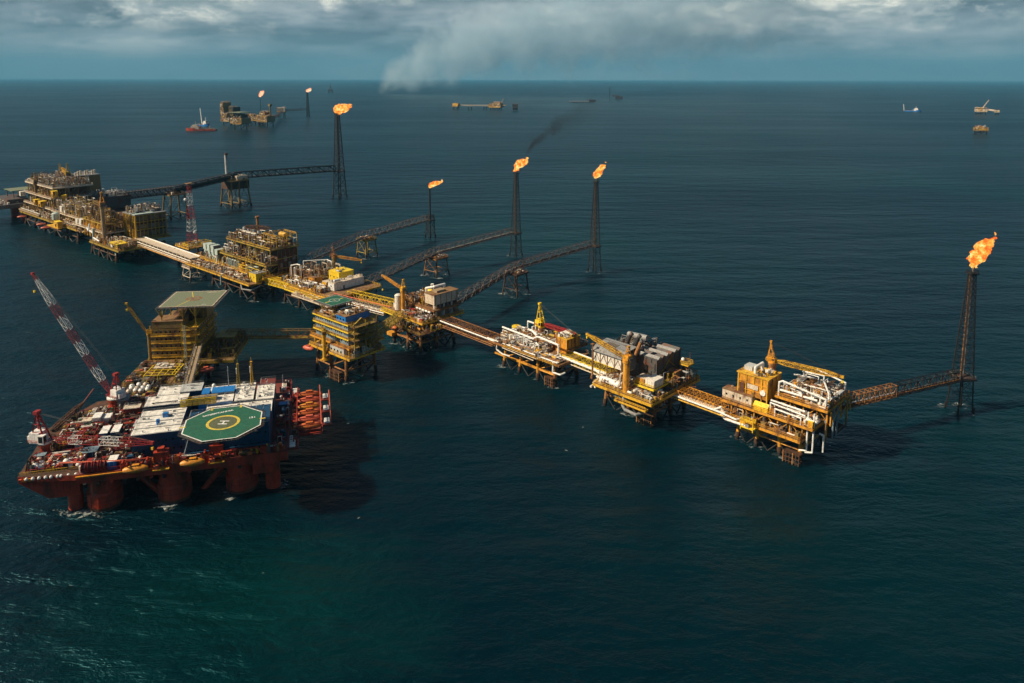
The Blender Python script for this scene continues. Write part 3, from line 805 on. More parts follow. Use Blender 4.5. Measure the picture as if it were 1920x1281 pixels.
    m.beam((-43, 8, 18), (-43, 11, 18), .35, 'rustdark'); T.part('portal_frame', m)
    # lifeboat pier on the right-hand side
    m = MB()
    m.box(37.6, 39.4, 8, 52, 13.2, 13.8, 'deckred'); m.box(48.2, 48.9, 12.6, 48, 13.0, 13.5, 'hullred')
    for y in (12.6, 18.2, 23.8, 29.4, 35.0, 40.6, 44.6, 48):
        m.beam((39.4, y, 13.4), (48.6, y, 13.4), .42, 'hullred'); m.beam((39.8, y, 13.4), (39.8, y, 16.4), .35, 'hullred'); m.beam((48.4, y, 13.4), (48.4, y, 16.4), .3, 'hullred')
    for x in (39.8, 48.4): m.beam((x, 12.6, 16.4), (x, 48, 16.4), .3, 'coral' if x > 40 else 'hullred')
    m.beam((51.9, 18, 13.4), (51.9, 47, 14.2), .35, 'coral')
    for y in (19.5, 30.4, 41.2): m.box(48.9, 51.7, y - 1.7, y + 1.7, 13.0, 13.5, 'deckred'); m.beam((37.8, y, 12), (48, y, 12.7), .4, 'hullred')
    m.box(36.6, 40.6, 1.6, 11.8, 13.4, 13.9, 'deckred'); m.beam((40.4, 1.8, 14.8), (40.4, 11.6, 14.8), .2, 'coral'); m.box(37.6, 40.6, 44.8, 52, 13.9, 14.1, 'deckred')
    m.box(39.6, 48.6, 12.4, 45.2, 12.6, 12.8, 'deckred')
    for y in (12.6, 18.2, 23.8, 29.4, 35.0, 40.6): m.beam((39.6, y + .9, 16.3), (48.4, y + .9, 16.3), .3, 'hullred')
    T.part('lifeboat_pier', m)
    m = MB(); clutter(m, 38, 40.2, 12, 46, 13.8, 2.2, 40, ['red', 'hullred', 'deckred', 'boatorange'], rng, ('hullred', 'red')); clutter(m, 38, 40.5, 5, 12, 13.9, 1.6, 10, ['red', 'hullred', 'deckred'], rng, ('hullred', 'red')); T.part('davit_machinery', m)
    # stairs and walkway below the helideck
    m = MB()
    m.beam((4.2, 2.6, 16.4), (6.6, .2, 24), .3, 'greyblue'); m.beam((4.2, 2.4, 16.2), (30.6, 1.6, 17.2), .55, 'blue'); m.beam((30.6, 1.6, 17.2), (30.6, 1.6, 14), .4, 'blue')
    m.beam((4.4, 3.4, 24), (5.8, -8, 28.4), .2, 'lightgrey'); m.beam((4.4, 2.8, 23), (10, -14, 28.2), .2, 'lightgrey')
    T.part('slanting_frame', m)
    # helideck, its real marks on it
    d, M, X = helideck(T, 17.6, -4.3, 29, 25, 25, 0, 'heligreen', 'clean_white', True, 12.9,
                       supports=[(8, 4.2, 24.2), (17.6, 4.6, 24.2), (27, 4.2, 24.2), (13, 4, 24.2), (22, 4, 24.2)], supk='steel')
    m = MB(); disc(m, 4.55, 29.012, 'heliolive'); T.part('touchdown_circle', X(m), d)
    m = MB(); ring(m, 4.35, 5.2, 29.02, 'markyellow', 56); T.part('yellow_ring', X(m), d)
    m = MB()
    for x, y, r_ in ((-12.2, -.2, 90), (12.2, -.2, 90), (-4.6, 11.1, 0), (4.6, 11.1, 0)):
        m.box(x - (.9 if r_ else .35), x + (.9 if r_ else .35), y - (.35 if r_ else .9), y + (.35 if r_ else .9), 29.012, 29.02, 'markyellow')
    for a in range(0, 360, 30):
        c, s = math.cos(R(a)), math.sin(R(a)); m.beam((c * 6, s * 6, 29.014), (c * 11, s * 11, 29.014), .05, 'heligrey', .008)
    T.part('deck_marking', X(m), d)
    t3 = lambda x, y, rz: Matrix.Translation((17.6 + x, -4.3 + y, 29.03)) @ Matrix.Rotation(R(rz), 4, 'Z')
    text_part(T, d, 'H', 4.2, 'clean_white', t3(0.3, -.1, 75), .05)
    text_part(T, d, 'SAFE', 1.35, 'clean_white', t3(-5.6, 6.6, 16), .035)
    text_part(T, d, 'BRITANNIA', 1.35, 'clean_white', t3(-1.0, 7.9, 14), .035)
    text_part(T, d, '151', 1.5, 'clean_white', t3(8.9, 1.3, 4), .035)
    return T
rig = build_rig()

def block(x0, x1, y0, y1, z0, z1, label, wall='blue', roof='roof_white', nwin=5, seed=0, side='s', gear=8, name='accommodation_block', group='white-roofed accommodation blocks on the rig', eave=.3):
    rng = random.Random(seed + 500)
    T = Thing(name, label, 'building', FR, ((x0 + x1) / 2, (y0 + y1) / 2, z0), 0, group)
    m = MB(); m.box(x0, x1, y0, y1, z0 + .02, z1 - .05, wall)
    for i in range(1, int((x1 - x0) / 2.4)): m.beam((x0 + i * 2.4, y0 - .04, z0 + .2), (x0 + i * 2.4, y0 - .04, z1 - .3), .09, wall)
    for q in (.38, .72): m.beam((x0, y0 - .05, z0 + (z1 - z0) * q), (x1, y0 - .05, z0 + (z1 - z0) * q), .12, wall)
    T.part('wall', m)
    m = MB(); m.box(x0 - .12, x1 + .12, y0 - .12, y1 + .1, z1 - .05, z1 + .12, roof)
    r = T.part('roof', m)
    g = MB()
    for i in range(1, int((x1 - x0) / 2.4)): g.beam((x0 + i * 2.4, y0 + .1, z1 + .115), (x0 + i * 2.4, y1 - .1, z1 + .115), .07, 'lightgrey', .03)
    g.rail(x0, x1, y0, y1, z1 + .1, 'lightgrey', .8, .05, 3.5, 'nw')
    g.beam((x0 + .3, y0 + .1, z1 + .16), (x1 - .3, y0 + .1, z1 + .16), .12, 'lightgrey')
    for _ in range(gear):
        x, y = rng.uniform(x0 + .8, x1 - 1), rng.uniform(y0 + .5, y1 - .5); t = rng.random()
        if t < .4: g.box(x, x + rng.uniform(.4, 1.0), y, y + .5, z1 + .12, z1 + rng.uniform(.4, .9), rng.choice(['lightgrey', 'white', 'grey']))
        elif t < .7: g.tube((x, y, z1 + .12), (x, y, z1 + .8), .2, 'lightgrey', 8)
        else: g.tube((x, y, z1 + .3), (min(x1 - .3, x + 3), y, z1 + .3), .1, 'grey', 5)
    T.part('roof_vent', g, r)
    for lev in (.22, .62):
        for i in range(nwin):
            x = x0 + (x1 - x0) * (i + .5) / nwin
            w = MB(); w.box(x - .3, x + .3, y0 - .1, y0, z0 + (z1 - z0) * lev, z0 + (z1 - z0) * lev + .7, 'window'); T.part('window', w)
    return T
block(-12.8, 3.6, 8.6, 12.75, 14, 22.0, 'frontmost long white-roofed accommodation block, blue wall facing the front lifeboats', nwin=7, seed=1, gear=3)
block(-12.8, 1.8, 13.35, 17.4, 14, 22.0, 'second narrow white-roofed accommodation block from the front, small blue unit on its roof', nwin=0, seed=2, gear=4)
block(-12.7, 1.8, 18.0, 22.1, 14, 22.0, 'third narrow white-roofed accommodation block from the front, blue tank on its roof', nwin=0, seed=3, gear=4)
block(-12.5, 1.8, 22.7, 27.0, 14, 22.0, 'fourth white-roofed accommodation block, the last before the gap with the row of lamps', nwin=0, seed=4, gear=3)
block(-12.8, 1.0, 30.2, 38.6, 14, 22.4, 'widest plain white-roofed block, dark pipe lying along its roof, behind the four narrow ones', nwin=0, seed=5, gear=3)
block(-10.3, -2.6, 39.6, 48.2, 14, 22.1, 'white-roofed block at the rear left of the rig beside the gangway landing', nwin=0, seed=6, gear=9)
block(-2.4, 5.0, 39.8, 47.4, 14, 22.6, 'grey-white roofed block at the rear of the rig, right of the gangway landing', roof='lightgrey', nwin=0, seed=7, gear=4)
block(4.8, 31.2, 3.0, 17.0, 14, 24.1, 'deep blue accommodation block with three rows of windows standing under the green helideck', roof='blue', nwin=11, seed=8, gear=10)
block(8.8, 31.2, 17.2, 26.8, 14, 21.4, 'blue-walled block with white cluttered roof behind the green helideck', nwin=0, seed=9, gear=26)
block(5.6, 17.3, 27.2, 33.2, 14, 22.6, 'white-roofed block with bright blue edges in front of the three blue roof boxes', wall='brightblue', nwin=0, seed=10, gear=14)
block(18.0, 24.4, 27.2, 39.0, 14, 22.3, 'white-roofed block at the foot of the two yellow lattice masts', nwin=0, seed=12, gear=18)
block(25.4, 31.6, 27.4, 40.5, 14, 21.8, 'white-roofed block at the rear right corner, next to the red side deck', nwin=0, seed=13, gear=24)
block(6.0, 24.4, 39.2, 43.6, 14, 21.9, 'long narrow white-roofed block at the rear edge carrying the round white radome', nwin=0, seed=14, gear=8)
block(-22.2, -16.8, 40.4, 44.0, 14, 18.0, 'low cream-roofed deckhouse on red legs beside the red and white crane', wall='hullred', roof='cream', nwin=0, seed=15, gear=3, name='deckhouse')
block(-26.5, -22.9, 50.2, 56, 14, 17.5, 'low grey shed behind the red and white crane', wall='steel', roof='grey', nwin=0, seed=16, gear=3, name='deckhouse')
block(26, 31.4, 44.2, 50, 14, 20.4, 'dark blue block with red deck roof at the back right corner of the rig', wall='blue', roof='deckred', nwin=0, seed=17, gear=3, name='deckhouse')

def small(name, label, cat, fr, loc, build, rot=0, group=None):
    m = MB(); build(m); return solo(name, label, cat, m, fr, loc, rot, group)
# blue roof boxes with glossy tops
for i, (x0, x1, lb) in enumerate(((6.0, 8.6, 'narrow bright blue roof box, leftmost of three at the rear of the rig'), (9.4, 13.2, 'bright blue roof box, middle of three, directly behind the blue-edged white roof'), (13.4, 17.4, 'bright blue roof box nearest the yellow lattice masts'))):
    T = Thing('roof_box', lb, 'roof box', FR, (x0, 33.6, 22.0), 0, 'bright blue roof boxes')
    m = MB(); m.box(0, x1 - x0, 0, 5.2, -8, 1.5, 'blue'); T.part('body', m, absolute=False)
    m = MB(); m.box(-.1, x1 - x0 + .1, -.1, 5.3, 1.5, 1.7, 'brightblue'); T.part('lid', m, absolute=False)
def rackm(m):
    for i in range(5):
        z = i * .55; m.beam((0, 0, z), (12, .2, z), .24, 'bright_yellow'); m.beam((0, 2.2, z), (12, 2.4, z), .2, 'yellow')
    for i in range(7): m.beam((i * 2, 0, 0), (i * 2, 0, 2.2), .2, 'yellow'); m.beam((i * 2, 2.3, 0), (i * 2, 2.3, 2.2), .2, 'yellow')
    m.box(0, 12, .3, 2.1, 0, .15, 'rustdark')
small('handrail_walkway', 'yellow barred walkway behind the green helideck', 'walkway', FR, (-.3, 25.6 + 1.2, 22.6), rackm)
def plat(m): m.box(0, 8.6, 0, 2.6, 0, 1.4, 'grey')
small('roof_unit', 'long grey roof unit behind the yellow barred walkway', 'roof unit', FR, (3.2, 28.9, 22.7), plat)
small('roof_tank', 'small bright blue tank on the third narrow white roof', 'tank', FR, (-5.0, 20.0, 22.13), lambda m: (m.box(0, 1.8, 0, 1.4, 0, 1.5, 'brightblue'), m.box(1.8, 3, .3, 1.1, 0, .5, 'blue')))
small('roof_tank', 'smaller bright blue unit on the second narrow white roof', 'tank', FR, (-6.2, 15.2, 22.13), lambda m: (m.box(0, 1, 0, 1.1, 0, 1.5, 'brightblue'), m.tube((.5, -.6, 0), (.5, -.6, .9), .3, 'brightblue', 8)))
small('roof_pipe', 'dark pipe lying along the widest white roof of the rig', 'pipe', FR, (-10.6, 31.6, 22.55), lambda m: (m.tube((0, 0, .4), (8.8, 0, .4), .2, 'darksteel', 8), m.box(.5, .8, -.2, .2, 0, .4, 'darksteel'), m.box(7.8, 8.1, -.2, .2, 0, .4, 'darksteel')))
for i, (x, y, z, r, lb) in enumerate(((9.4, 41.4, 22.0, .75, 'white round radome on the long narrow rear roof'), (20.8, 36, 22.4, .6, 'white radome in front of the two lattice masts'), (22.9, 35.6, 22.4, .5, 'smaller white radome right beside the other one near the masts'), (33.6, 44, 14.0, .55, 'white radome alone on the red side deck behind the blue container'))):
    T = Thing('radome', lb, 'radome', FR, (x, y, z), 0, 'white radomes on the rig')
    m = MB(); m.tube((0, 0, 0), (0, 0, r), r * .5, 'white', 10); T.part('base', m, absolute=False)
    m = MB(); m.ball((0, 0, r * 1.7), r, 'clean_white', 14, 9, (1, 1, 1.15)); T.part('dome', m, absolute=False, smooth=True)
def mast(h, w, k, bands=None):
    def f(m):
        for i in range(int(h)):
            a, b = w * (1 - i / h * .6), w * (1 - (i + 1) / h * .6)
            kk = k
            for sx, sy, tx, ty in ((-1, -1, 1, -1), (1, -1, 1, 1), (1, 1, -1, 1), (-1, 1, -1, -1)):
                m.beam((sx * a, sy * a, i), (sx * b, sy * b, i + 1), .13, kk); m.beam((sx * a, sy * a, i), (tx * b, ty * b, i + 1), .09, kk)
                m.beam((sx * a, sy * a, i), (tx * a, ty * a, i), .09, kk)
        m.box(-.45, .45, -.45, .45, h - .1, h, k); m.tube((0, 0, h), (0, 0, h + 1.8), .07, k, 5)
        m.box(-.7, -.3, -.3, .3, h * .55, h * .8, 'clean_white')
    return f
small('lattice_mast', 'left yellow lattice mast with a white box on it behind the rig roofs', 'mast', FR, (18.2, 41.6, 22.1), mast(9, .55, 'olive'), group='lattice masts at the rear of the rig')
small('lattice_mast', 'right yellow lattice mast behind the rig roofs', 'mast', FR, (23.2, 41.0, 22.1), mast(9.6, .5, 'yellow'), group='lattice masts at the rear of the rig')
for x, y, h, lb in ((34, 54, 6, 'thin whip antenna at the back of the red side deck'), (14.5, 42.6, 8, 'thin grey pole antenna left of the two lattice masts')):
    small('antenna', lb, 'antenna', FR, (x, y, 14 if h == 6 else 22.1), lambda m: (m.tube((0, 0, 0), (0, 0, h), .09, 'lightgrey', 5), m.box(-.25, .25, -.25, .25, 0, .5, 'grey'), m.beam((-.6, 0, h * .8), (.6, 0, h * .8), .07, 'lightgrey')), group='thin antennas on the rig')
def container(label, fr, loc, sx, sy, sz, wall, roof, rot=0, group='shipping containers on the decks'):
    T = Thing('container', label, 'container', fr, loc, rot, group)
    m = MB(); m.box(0, sx, 0, sy, .1, sz - .1, wall)
    for i in range(int(sx / .6)): m.beam((.3 + i * .6, -.03, .2), (.3 + i * .6, -.03, sz - .25), .1, wall)
    for i in range(int(sy / .6)): m.beam((sx + .03, .3 + i * .6, .2), (sx + .03, .3 + i * .6, sz - .25), .1, wall)
    T.part('body', m, absolute=False)
    m = MB(); m.box(-.04, sx + .04, -.04, sy + .04, sz - .1, sz, roof); T.part('roof', m, absolute=False)
    m = MB(); m.box(.15, sx / 2 - .05, -.1, -.05, .25, sz - .3, wall); m.box(sx / 2 + .05, sx - .15, -.1, -.05, .25, sz - .3, wall)
    for q in (.25, .75): m.beam((sx * q, -.14, .3), (sx * q, -.14, sz - .35), .05, 'lightgrey')
    T.part('door', m, absolute=False)
container('blue white-topped container standing leftmost of the pair beside the blue block wall', FR, (-26.2, 23.2, 14.02), 2.6, 6, 3.4, 'blue', 'clean_white')
container('blue white-topped container standing right of its twin beside the blue block wall', FR, (-22.6, 23.2, 14.02), 2.6, 6, 3.4, 'blue', 'clean_white')
container('blue container with grey-white top tucked against the second narrow block', FR, (-16.4, 27.5, 14.02), 2.4, 5.4, 2.8, 'blue', 'lightgrey')
container('small blue white-topped container at the front rail between red reels and yellow lifeboat', FR, (-18.9, 2.7, 14.02), 2.6, 4.4, 2.8, 'brightblue', 'clean_white')
container('cream container on the left deck, first of three near the orange crane post', FR, (-35.2, 36.4, 14.02), 3.0, 3.2, 2.8, 'cream', 'cream')
container('white container on the left deck, tallest and middle of three near the orange crane post', FR, (-31.8, 36.6, 14.02), 2.8, 4.6, 3.6, 'white', 'clean_white')
container('white container on the left deck, third of three near the orange crane post', FR, (-28.6, 37.4, 14.02), 2.6, 4.0, 2.8, 'white', 'clean_white')
container('bright blue container alone on the dark red side deck beside the lifeboats', FR, (33.2, 33.0, 14.02), 2.8, 2.6, 2.4, 'blue', 'brightblue')
container('dark blue open container low on the left deck below the horizontal crane boom', FR, (-29.4, 13.0, 14.02), 4.8, 4.2, 1.9, 'blue', 'greyblue')
container('blue container at the bow under the white crane cab', FR, (-43.6, 14.0, 14.02), 3.4, 2.4, 2.2, 'blue', 'greyblue')
# gas cylinder racks
for i in range(6):
    x, y = -40.6 + i * 1.9, 25.5 + i * .8
    k = ['palegreen', 'white', 'palegreen', 'bright_yellow', 'palegreen', 'olive'][i]
    lb = ['pale green gas cylinder outermost in the fan of cylinders on the left deck', 'white gas cylinder second in the fan on the left deck', 'pale green gas cylinder third in the fan on the left deck', 'bright yellow gas cylinder in the fan on the left deck', 'pale green gas cylinder fifth in the fan on the left deck', 'dull olive gas cylinder last in the fan on the left deck'][i]
    small('gas_cylinder', lb, 'gas cylinder', FR, (x, y, 14.02), lambda m: (m.vessel((0, 0, .9), (1.2, 7.5, .9), .5, k, 10), m.box(-.3, .9, 1, 1.3, 0, .5, 'darkgrey'), m.box(.5, 1.7, 6, 6.3, 0, .5, 'darkgrey')), group='gas cylinders in a fan on the left deck')
def storedboom(m): lattice_boom(m, (0, 0, 1.2), (2.4, 14.5, 1.2), 2.0, 'red', 12, .22); m.box(-1, 1.4, 2, 2.3, 0, .3, 'red'); m.box(.7, 3, 11, 11.3, 0, .3, 'red')
small('spare_boom_section', 'dark red lattice boom section lying on the left deck', 'crane boom', FR, (-34.6, 20.6, 14.02), storedboom)
small('loading_ramp', 'dark lattice ramp leaning out over the left rear edge of the rig', 'ramp', FR, (-45, 36.5, 14.02), lambda m: (lattice_boom(m, (0, 0, .6), (6.5, 15, 3.6), 1.3, 'rustdark', 10, .25), m.beam((6.5, 15, 3.6), (8.8, 21, 6.4), .35, 'deckred')))
# reels
for i in range(4):
    T = Thing('rope_reel', ['dark red rope reel leftmost of four at the front rail', 'dark red rope reel second from left at the front rail', 'dark red rope reel third from left at the front rail', 'dark red rope reel beside the small blue container'][i], 'reel', FR, (-26.4 + i * 1.85, 3.4, 14.02), 0, 'rope reels at the front rail')
    m = MB(); m.tube((0, 0, 1.6), (1.1, 0, 1.6), .9, 'darkgrey', 14); T.part('drum', m, absolute=False)
    for x in (-.1, 1.1): m = MB(); m.tube((x, 0, 1.6), (x + .12, 0, 1.6), 1.6, 'red', 18); T.part('flange', m, absolute=False)
# buoys
brng = random.Random(5)
bl = [(-41.5, 13.0, 1.15), (-40.4, 11.4, .95), (-41.6, 9.2, 1.15), (-40.2, 8.6, 1.0), (-38.6, 9.4, .85), (-37.4, 9.8, .9), (-36.0, 8.9, .8), (-35.0, 9.6, .95), (-34.0, 9.0, .8), (-32.6, 9.8, 1.15), (-31.7, 10.6, 1.0), (-38.0, 11.0, .8), (-30.0, 11.0, .9), (-28.4, 7.4, .9)]
for i, (x, y, r) in enumerate(bl):
    small('mooring_buoy', 'round white mooring buoy in the heap on the bow of the red rig', 'buoy', FR, (x, y, 14.0), lambda m: (m.ball((0, 0, r), r * 1.0, 'clean_white' if i % 4 else 'cream', 14, 9), m.tube((0, 0, 2 * r - .05), (0, 0, 2 * r + .3), .16, 'darkgrey', 6)), group='white mooring buoys heaped on the bow')
for i in range(9):
    small('fender_ball', ('first', 'second', 'third', 'fourth', 'fifth', 'sixth', 'seventh', 'eighth', 'ninth')[i] + ' small white fender ball from the left along the bow edge', 'fender', FR, (-42.6 + i * 1.75 + brng.uniform(-.4, .4), 3.9 - i * .1, 13.2), lambda m: (m.ball((0, 0, .55), .55, 'clean_white', 10, 7), m.tube((0, .3, .5), (0, .9, .5), .08, 'darkgrey', 5)), group='white fender balls along the bow edge')
T = Thing('mooring_pontoon', 'dark mooring platform heaped with white buoys between the rig and the brown platform', 'platform', FR, (-23, 73, 0))
m = MB(); m.deck(-29, -15.5, 62.5, 86, 12.6, 'darksteel', 'rustdark', 1.2, 'we', 'rustdark'); clutter(m, -28, -16, 63, 85, 12.6, 2, 70, ['darkgrey', 'rustdark', 'darksteel', 'olive'], brng, ('rustdark', 'grey')); T.part('deck', m)
for x, y in ((-27, 66), (-17, 66), (-27, 82), (-17, 82)): m = MB(); m.tube((x, y, -8), (x, y, 11.6), .9, 'rustdark', 10); T.part('leg', m)
for i in range(11):
    small('mooring_buoy', 'round white mooring buoy heaped on the dark platform behind the red rig', 'buoy', FR, (-26 + (i % 4) * 2.3 + brng.uniform(-.3, .3), 67 + (i // 4) * 3.0 + brng.uniform(-.6, .6), 13.0), lambda m: (m.ball((0, 0, 1.0), 1.05, 'clean_white' if i % 5 else 'cream', 14, 9), m.tube((0, 0, 2), (0, 0, 2.4), .16, 'darkgrey', 6)), group='white mooring buoys behind the rig')
# lifeboats
kk = ['boatorange', 'coral', 'boatorange', 'boatyellow', 'coral', 'boatorange']
lab = ['orange lifeboat nearest the viewer on the right-hand pier', 'coral red lifeboat second from the near end of the pier', 'orange lifeboat third from the near end of the pier', 'yellowish orange lifeboat fourth from the near end of the pier', 'coral red lifeboat fifth from the near end of the pier', 'orange lifeboat farthest from the viewer on the pier']
for i in range(6): lifeboat(lab[i], FR, (44.1, 15.4 + 5.6 * i, 13.6), 0, kk[i], 8.8, 'orange lifeboats on the side pier')
lifeboat('golden orange lifeboat hanging at the front edge, left one, beside the small blue container', FR, (-10.2, .2, 13.2), 0, 'boatyellow', 7.6, 'lifeboats hanging at the front edge')
lifeboat('golden orange lifeboat hanging at the front edge below the helideck', FR, (7.0, -.2, 13.2), 0, 'boatyellow', 7.6, 'lifeboats hanging at the front edge')
# life raft canisters
def raft(m): m.vessel((-.85, 0, .55), (.85, 0, .55), .5, 'clean_white', 12); m.box(-.5, -.3, -.5, .5, 0, .25, 'red'); m.box(.3, .5, -.5, .5, 0, .25, 'red')
for (x, y0, n, dy, z, w) in ((38.5, 2.6, 5, 1.7, 13.92, 'in the row of five on the near side deck'), (38.9, 45.6, 4, 1.5, 14.12, 'in the row of four at the far pier end'), (50.5, 18.6, 3, 1.25, 13.52, 'in the near outer nest beyond the lifeboats'), (50.5, 29.6, 3, 1.25, 13.52, 'in the middle outer nest beyond the lifeboats'), (50.5, 40.6, 3, 1.25, 13.52, 'in the far outer nest beyond the lifeboats')):
    for i in range(n): small('life_raft_canister', 'white life raft canister, ' + ('nearest', 'second', 'third', 'fourth', 'fifth')[i] + ' ' + w, 'life raft', FR, (x, y0 + i * dy, z), raft, group='white life raft canisters ' + w)
# cranes of the rig
rw = ['red', 'red', 'clean_white', 'red', 'clean_white', 'red', 'clean_white', 'clean_white', 'red', 'red']
crane('lattice_crane', 'red and white lattice crane with white cab, boom lying flat across the rig', FR, (-41.6, 19.2, 14.02), -23, 4.2, 1.5, (37, 1.2), 'red', 'red', 9.5, 2.1, 'clean_white', ['red', 'red', 'clean_white', 'red', 'red', 'clean_white', 'clean_white', 'red', 'red', 'red'], 20, 'hullred', 1.6, 1.5, 1.45, .13)
crane('lattice_crane', 'tall red and white lattice crane with its long boom raised high over the sea', FR, (-28.0, 53.6, 14.02), 140, 3.6, 2.2, (41.0, 43.0), 'red', 'red', 8.5, 2.1, 'clean_white', ['red', 'clean_white', 'red', 'clean_white', 'red', 'clean_white', 'red', 'clean_white', 'clean_white', 'red'], 19, 'hullred', 1.4, 7, 1.35, .13)
# sign plate on the front wall
small('wall_sign', 'white framed square plate on the blue wall left of the helideck', 'sign', FR, (3.7, 8.3, 17.0), lambda m: (m.box(0, 3.4, 0, .25, 0, 3.2, 'greyblue'), m.box(.35, 3.05, -.06, 0, .35, 2.85, 'blue'), m.box(.9, 1.5, -.1, -.06, 1.4, 2.1, 'lightgrey'), m.box(1.9, 2.5, -.1, -.06, 1.4, 2.1, 'lightgrey')))

# ------------------------------------------------------------------ big accommodation platform (beige)
FA = frame(-150, 280, 6.6)
def build_lq1():
    rng = random.Random(21)
    T = Thing('accommodation_platform', 'tall brown accommodation platform with faded square helideck, behind the red rig', 'platform', FA, (3, 44, 0))
    jacket(T, grid(-6, 12, 18, 62, 2, 4), 11, 'rustdark', .8)
    m = MB(); m.deck(-12, 15, 13.5, 36, 12, 'deckbrown', 'olive', 1.3); m.deck(-9, 28.5, 33, 66, 14, 'deckbrown', 'olive', 1.2); T.part('deck', m)
    m = MB(); frame_level(m, -7, 12, 37, 64, 11.5, 15, 4, 4, 'olive', .5); T.part('understructure', m)
    for i, (zb, zt) in enumerate(((15.3, 18.3), (18.6, 21.6), (21.9, 24.9), (25.2, 28.2))):
        m = MB(); m.box(-7, 12, 37, 64.5, zb, zt, 'brown')
        for j in range(1, 8): m.beam((-7 + j * 2.4, 36.95, zb + .1), (-7 + j * 2.4, 36.95, zt - .1), .12, 'brown')
        T.part('storey', m)
        m = MB(); m.box(-7.6, 13.4, 36.2, 65.2, zb - .32, zb - .02, 'yellow'); m.rail(-7.5, 13.3, 36.3, 65.1, zb - .02, 'yellow', 1.1, .11, 2.2); T.part('gallery', m)
        for j in range(6):
            w = MB(); x = -5.6 + j * 2.0; w.box(x, x + .7, 36.88, 36.97, zb + 1.2, zb + 2.0, 'window'); T.part('window', w)
        for j in range(9):
            w = MB(); y = 39 + j * 2.8; w.box(12.02, 12.1, y, y + .8, zb + 1.2, zb + 2.0, 'window'); T.part('window', w)
    m = MB()
    for i in range(11):
        for j in range(3):
            if rng.random() < .8: m.box(13.3, 13.42, 38 + i * 2.5, 38.25 + i * 2.5, 21.0 + j * 3.3, 21.25 + j * 3.3, 'clean_white')
    for i in range(9): m.box(-6 + rng.uniform(0, 17), -5.7 + rng.uniform(0, .1), 36.0, 36.1, 20 + (i % 3) * 3.3, 20.3 + (i % 3) * 3.3, 'clean_white') if False else None
    T.part('lamp_row', m)
    m = MB(); m.box(-7, 6.2, 37, 46, 28.5, 31.6, 'brown'); m.box(-7.2, 6.4, 36.8, 46.2, 31.6, 31.85, 'deckbrown'); m.box(6.4, 12.8, 37, 50, 28.45, 28.7, 'yellow')
    m.box(-1, 7.5, 46.2, 56, 28.5, 31.8, 'rustdark'); m.box(7.6, 12.8, 51, 64, 28.5, 34, 'brown'); T.part('roof_house', m)
    m = MB()     # stair tower with zigzag flights on the front right
    for x in (6.2, 12.4):
        for y in (34.2, 36.4): m.beam((x, y, 12), (x, y, 31), .28, 'olive')
    for i in range(6):
        z = 12.4 + i * 3.1; m.box(6.2, 12.4, 34.2, 36.2, z, z + .12, 'olive'); m.beam((6.4, 34.3, z + .1), (12.2, 34.3, z + 3.1), .35, 'olive') if i % 2 == 0 else m.beam((12.2, 34.3, z + .1), (6.4, 34.3, z + 3.1), .35, 'olive')
        m.rail(6.2, 12.4, 34.1, 36.3, z + .1, 'yellow', 1.1, .1, 1.6, 's')
    m.beam((7.4, 33.9, 12), (7.4, 33.9, 30.5), .22, 'palegreen'); m.beam((8.1, 33.9, 12), (8.1, 33.9, 30.5), .22, 'palegreen')
    for i in range(18): m.beam((7.4, 33.85, 12.5 + i), (8.1, 33.85, 12.5 + i), .12, 'palegreen')
    T.part('stair_tower', m)
    m = MB(); clutter(m, -11, 14, 27, 35.5, 12, 3.5, 70, ['olive', 'darkgrey', 'rust', 'brown', 'grey', 'white'], rng, ('grey', 'rust', 'olive')); clutter(m, -11.5, -6, 14.5, 26, 12, 2.5, 34, ['olive', 'rust', 'coral', 'grey', 'brown'], rng)
    clutter(m, 8.5, 14.2, 14.5, 33, 12, 3, 44, ['darkgrey', 'grey', 'olive', 'lightgrey'], rng); T.part('deck_equipment', m)
    m = MB(); clutter(m, 14.5, 27.5, 36, 64, 14, 4, 80, ['olive', 'rustdark', 'brown', 'yellow', 'darkgrey'], rng, ('olive', 'rust')); m.box(16, 24, 52, 62, 14, 18, 'brown'); m.box(15.5, 24.5, 51.5, 62.5, 18, 18.3, 'olive'); T.part('side_deck_equipment', m)
    m = MB()     # yellow lattice frame on the front deck
    for x in (-3, -.2, 2.6, 5.4, 8.2, 9.6): m.beam((x, 13.6, 16), (x, 25.4, 16), .26, 'bright_yellow')
    for y in (13.6, 16.5, 19.4, 22.4, 25.4): m.beam((-3, y, 16), (9.6, y, 16), .26, 'bright_yellow')
    for x in (-3, 2.6, 9.6):
        for y in (13.6, 25.4): m.beam((x, y, 12), (x, y, 16), .3, 'bright_yellow'); m.beam((x, y, 13.5), (x + 1.2, y, 16), .16, 'bright_yellow')
    T.part('yellow_lattice_frame', m)
    m = MB(); m.box(-1.5, 6, 20.5, 25.3, 16.2, 16.5, 'cream'); clutter(m, -1, 5, 21, 25, 16.5, .8, 8, ['cream', 'white'], rng); T.part('cream_hatch', m)
    d, M, X = helideck(T, 7.7, 50.4, 38, 23.6, 24.4, 0, 'heligrey', 'cream', False, 12, supports=[(x, y, 28.5) for x in (-3, 6, 11.5) for y in (38.4, 50, 61)], supk='olive')
    m = MB()
    for s in (1, -1):
        m.beam((-1.2, s * 2.6, 38.015), (-4.2, s * 11.2, 38.015), .35, 'markyellow', .01)
    T.part('yellow_line', X(m), d)
    m = MB(); ring(m, 2.4, 3.6, 38.014, 'deckbrown', 30); disc(m, 1.6, 38.012, 'deckbrown', 20); T.part('landing_circle', X(m), d)
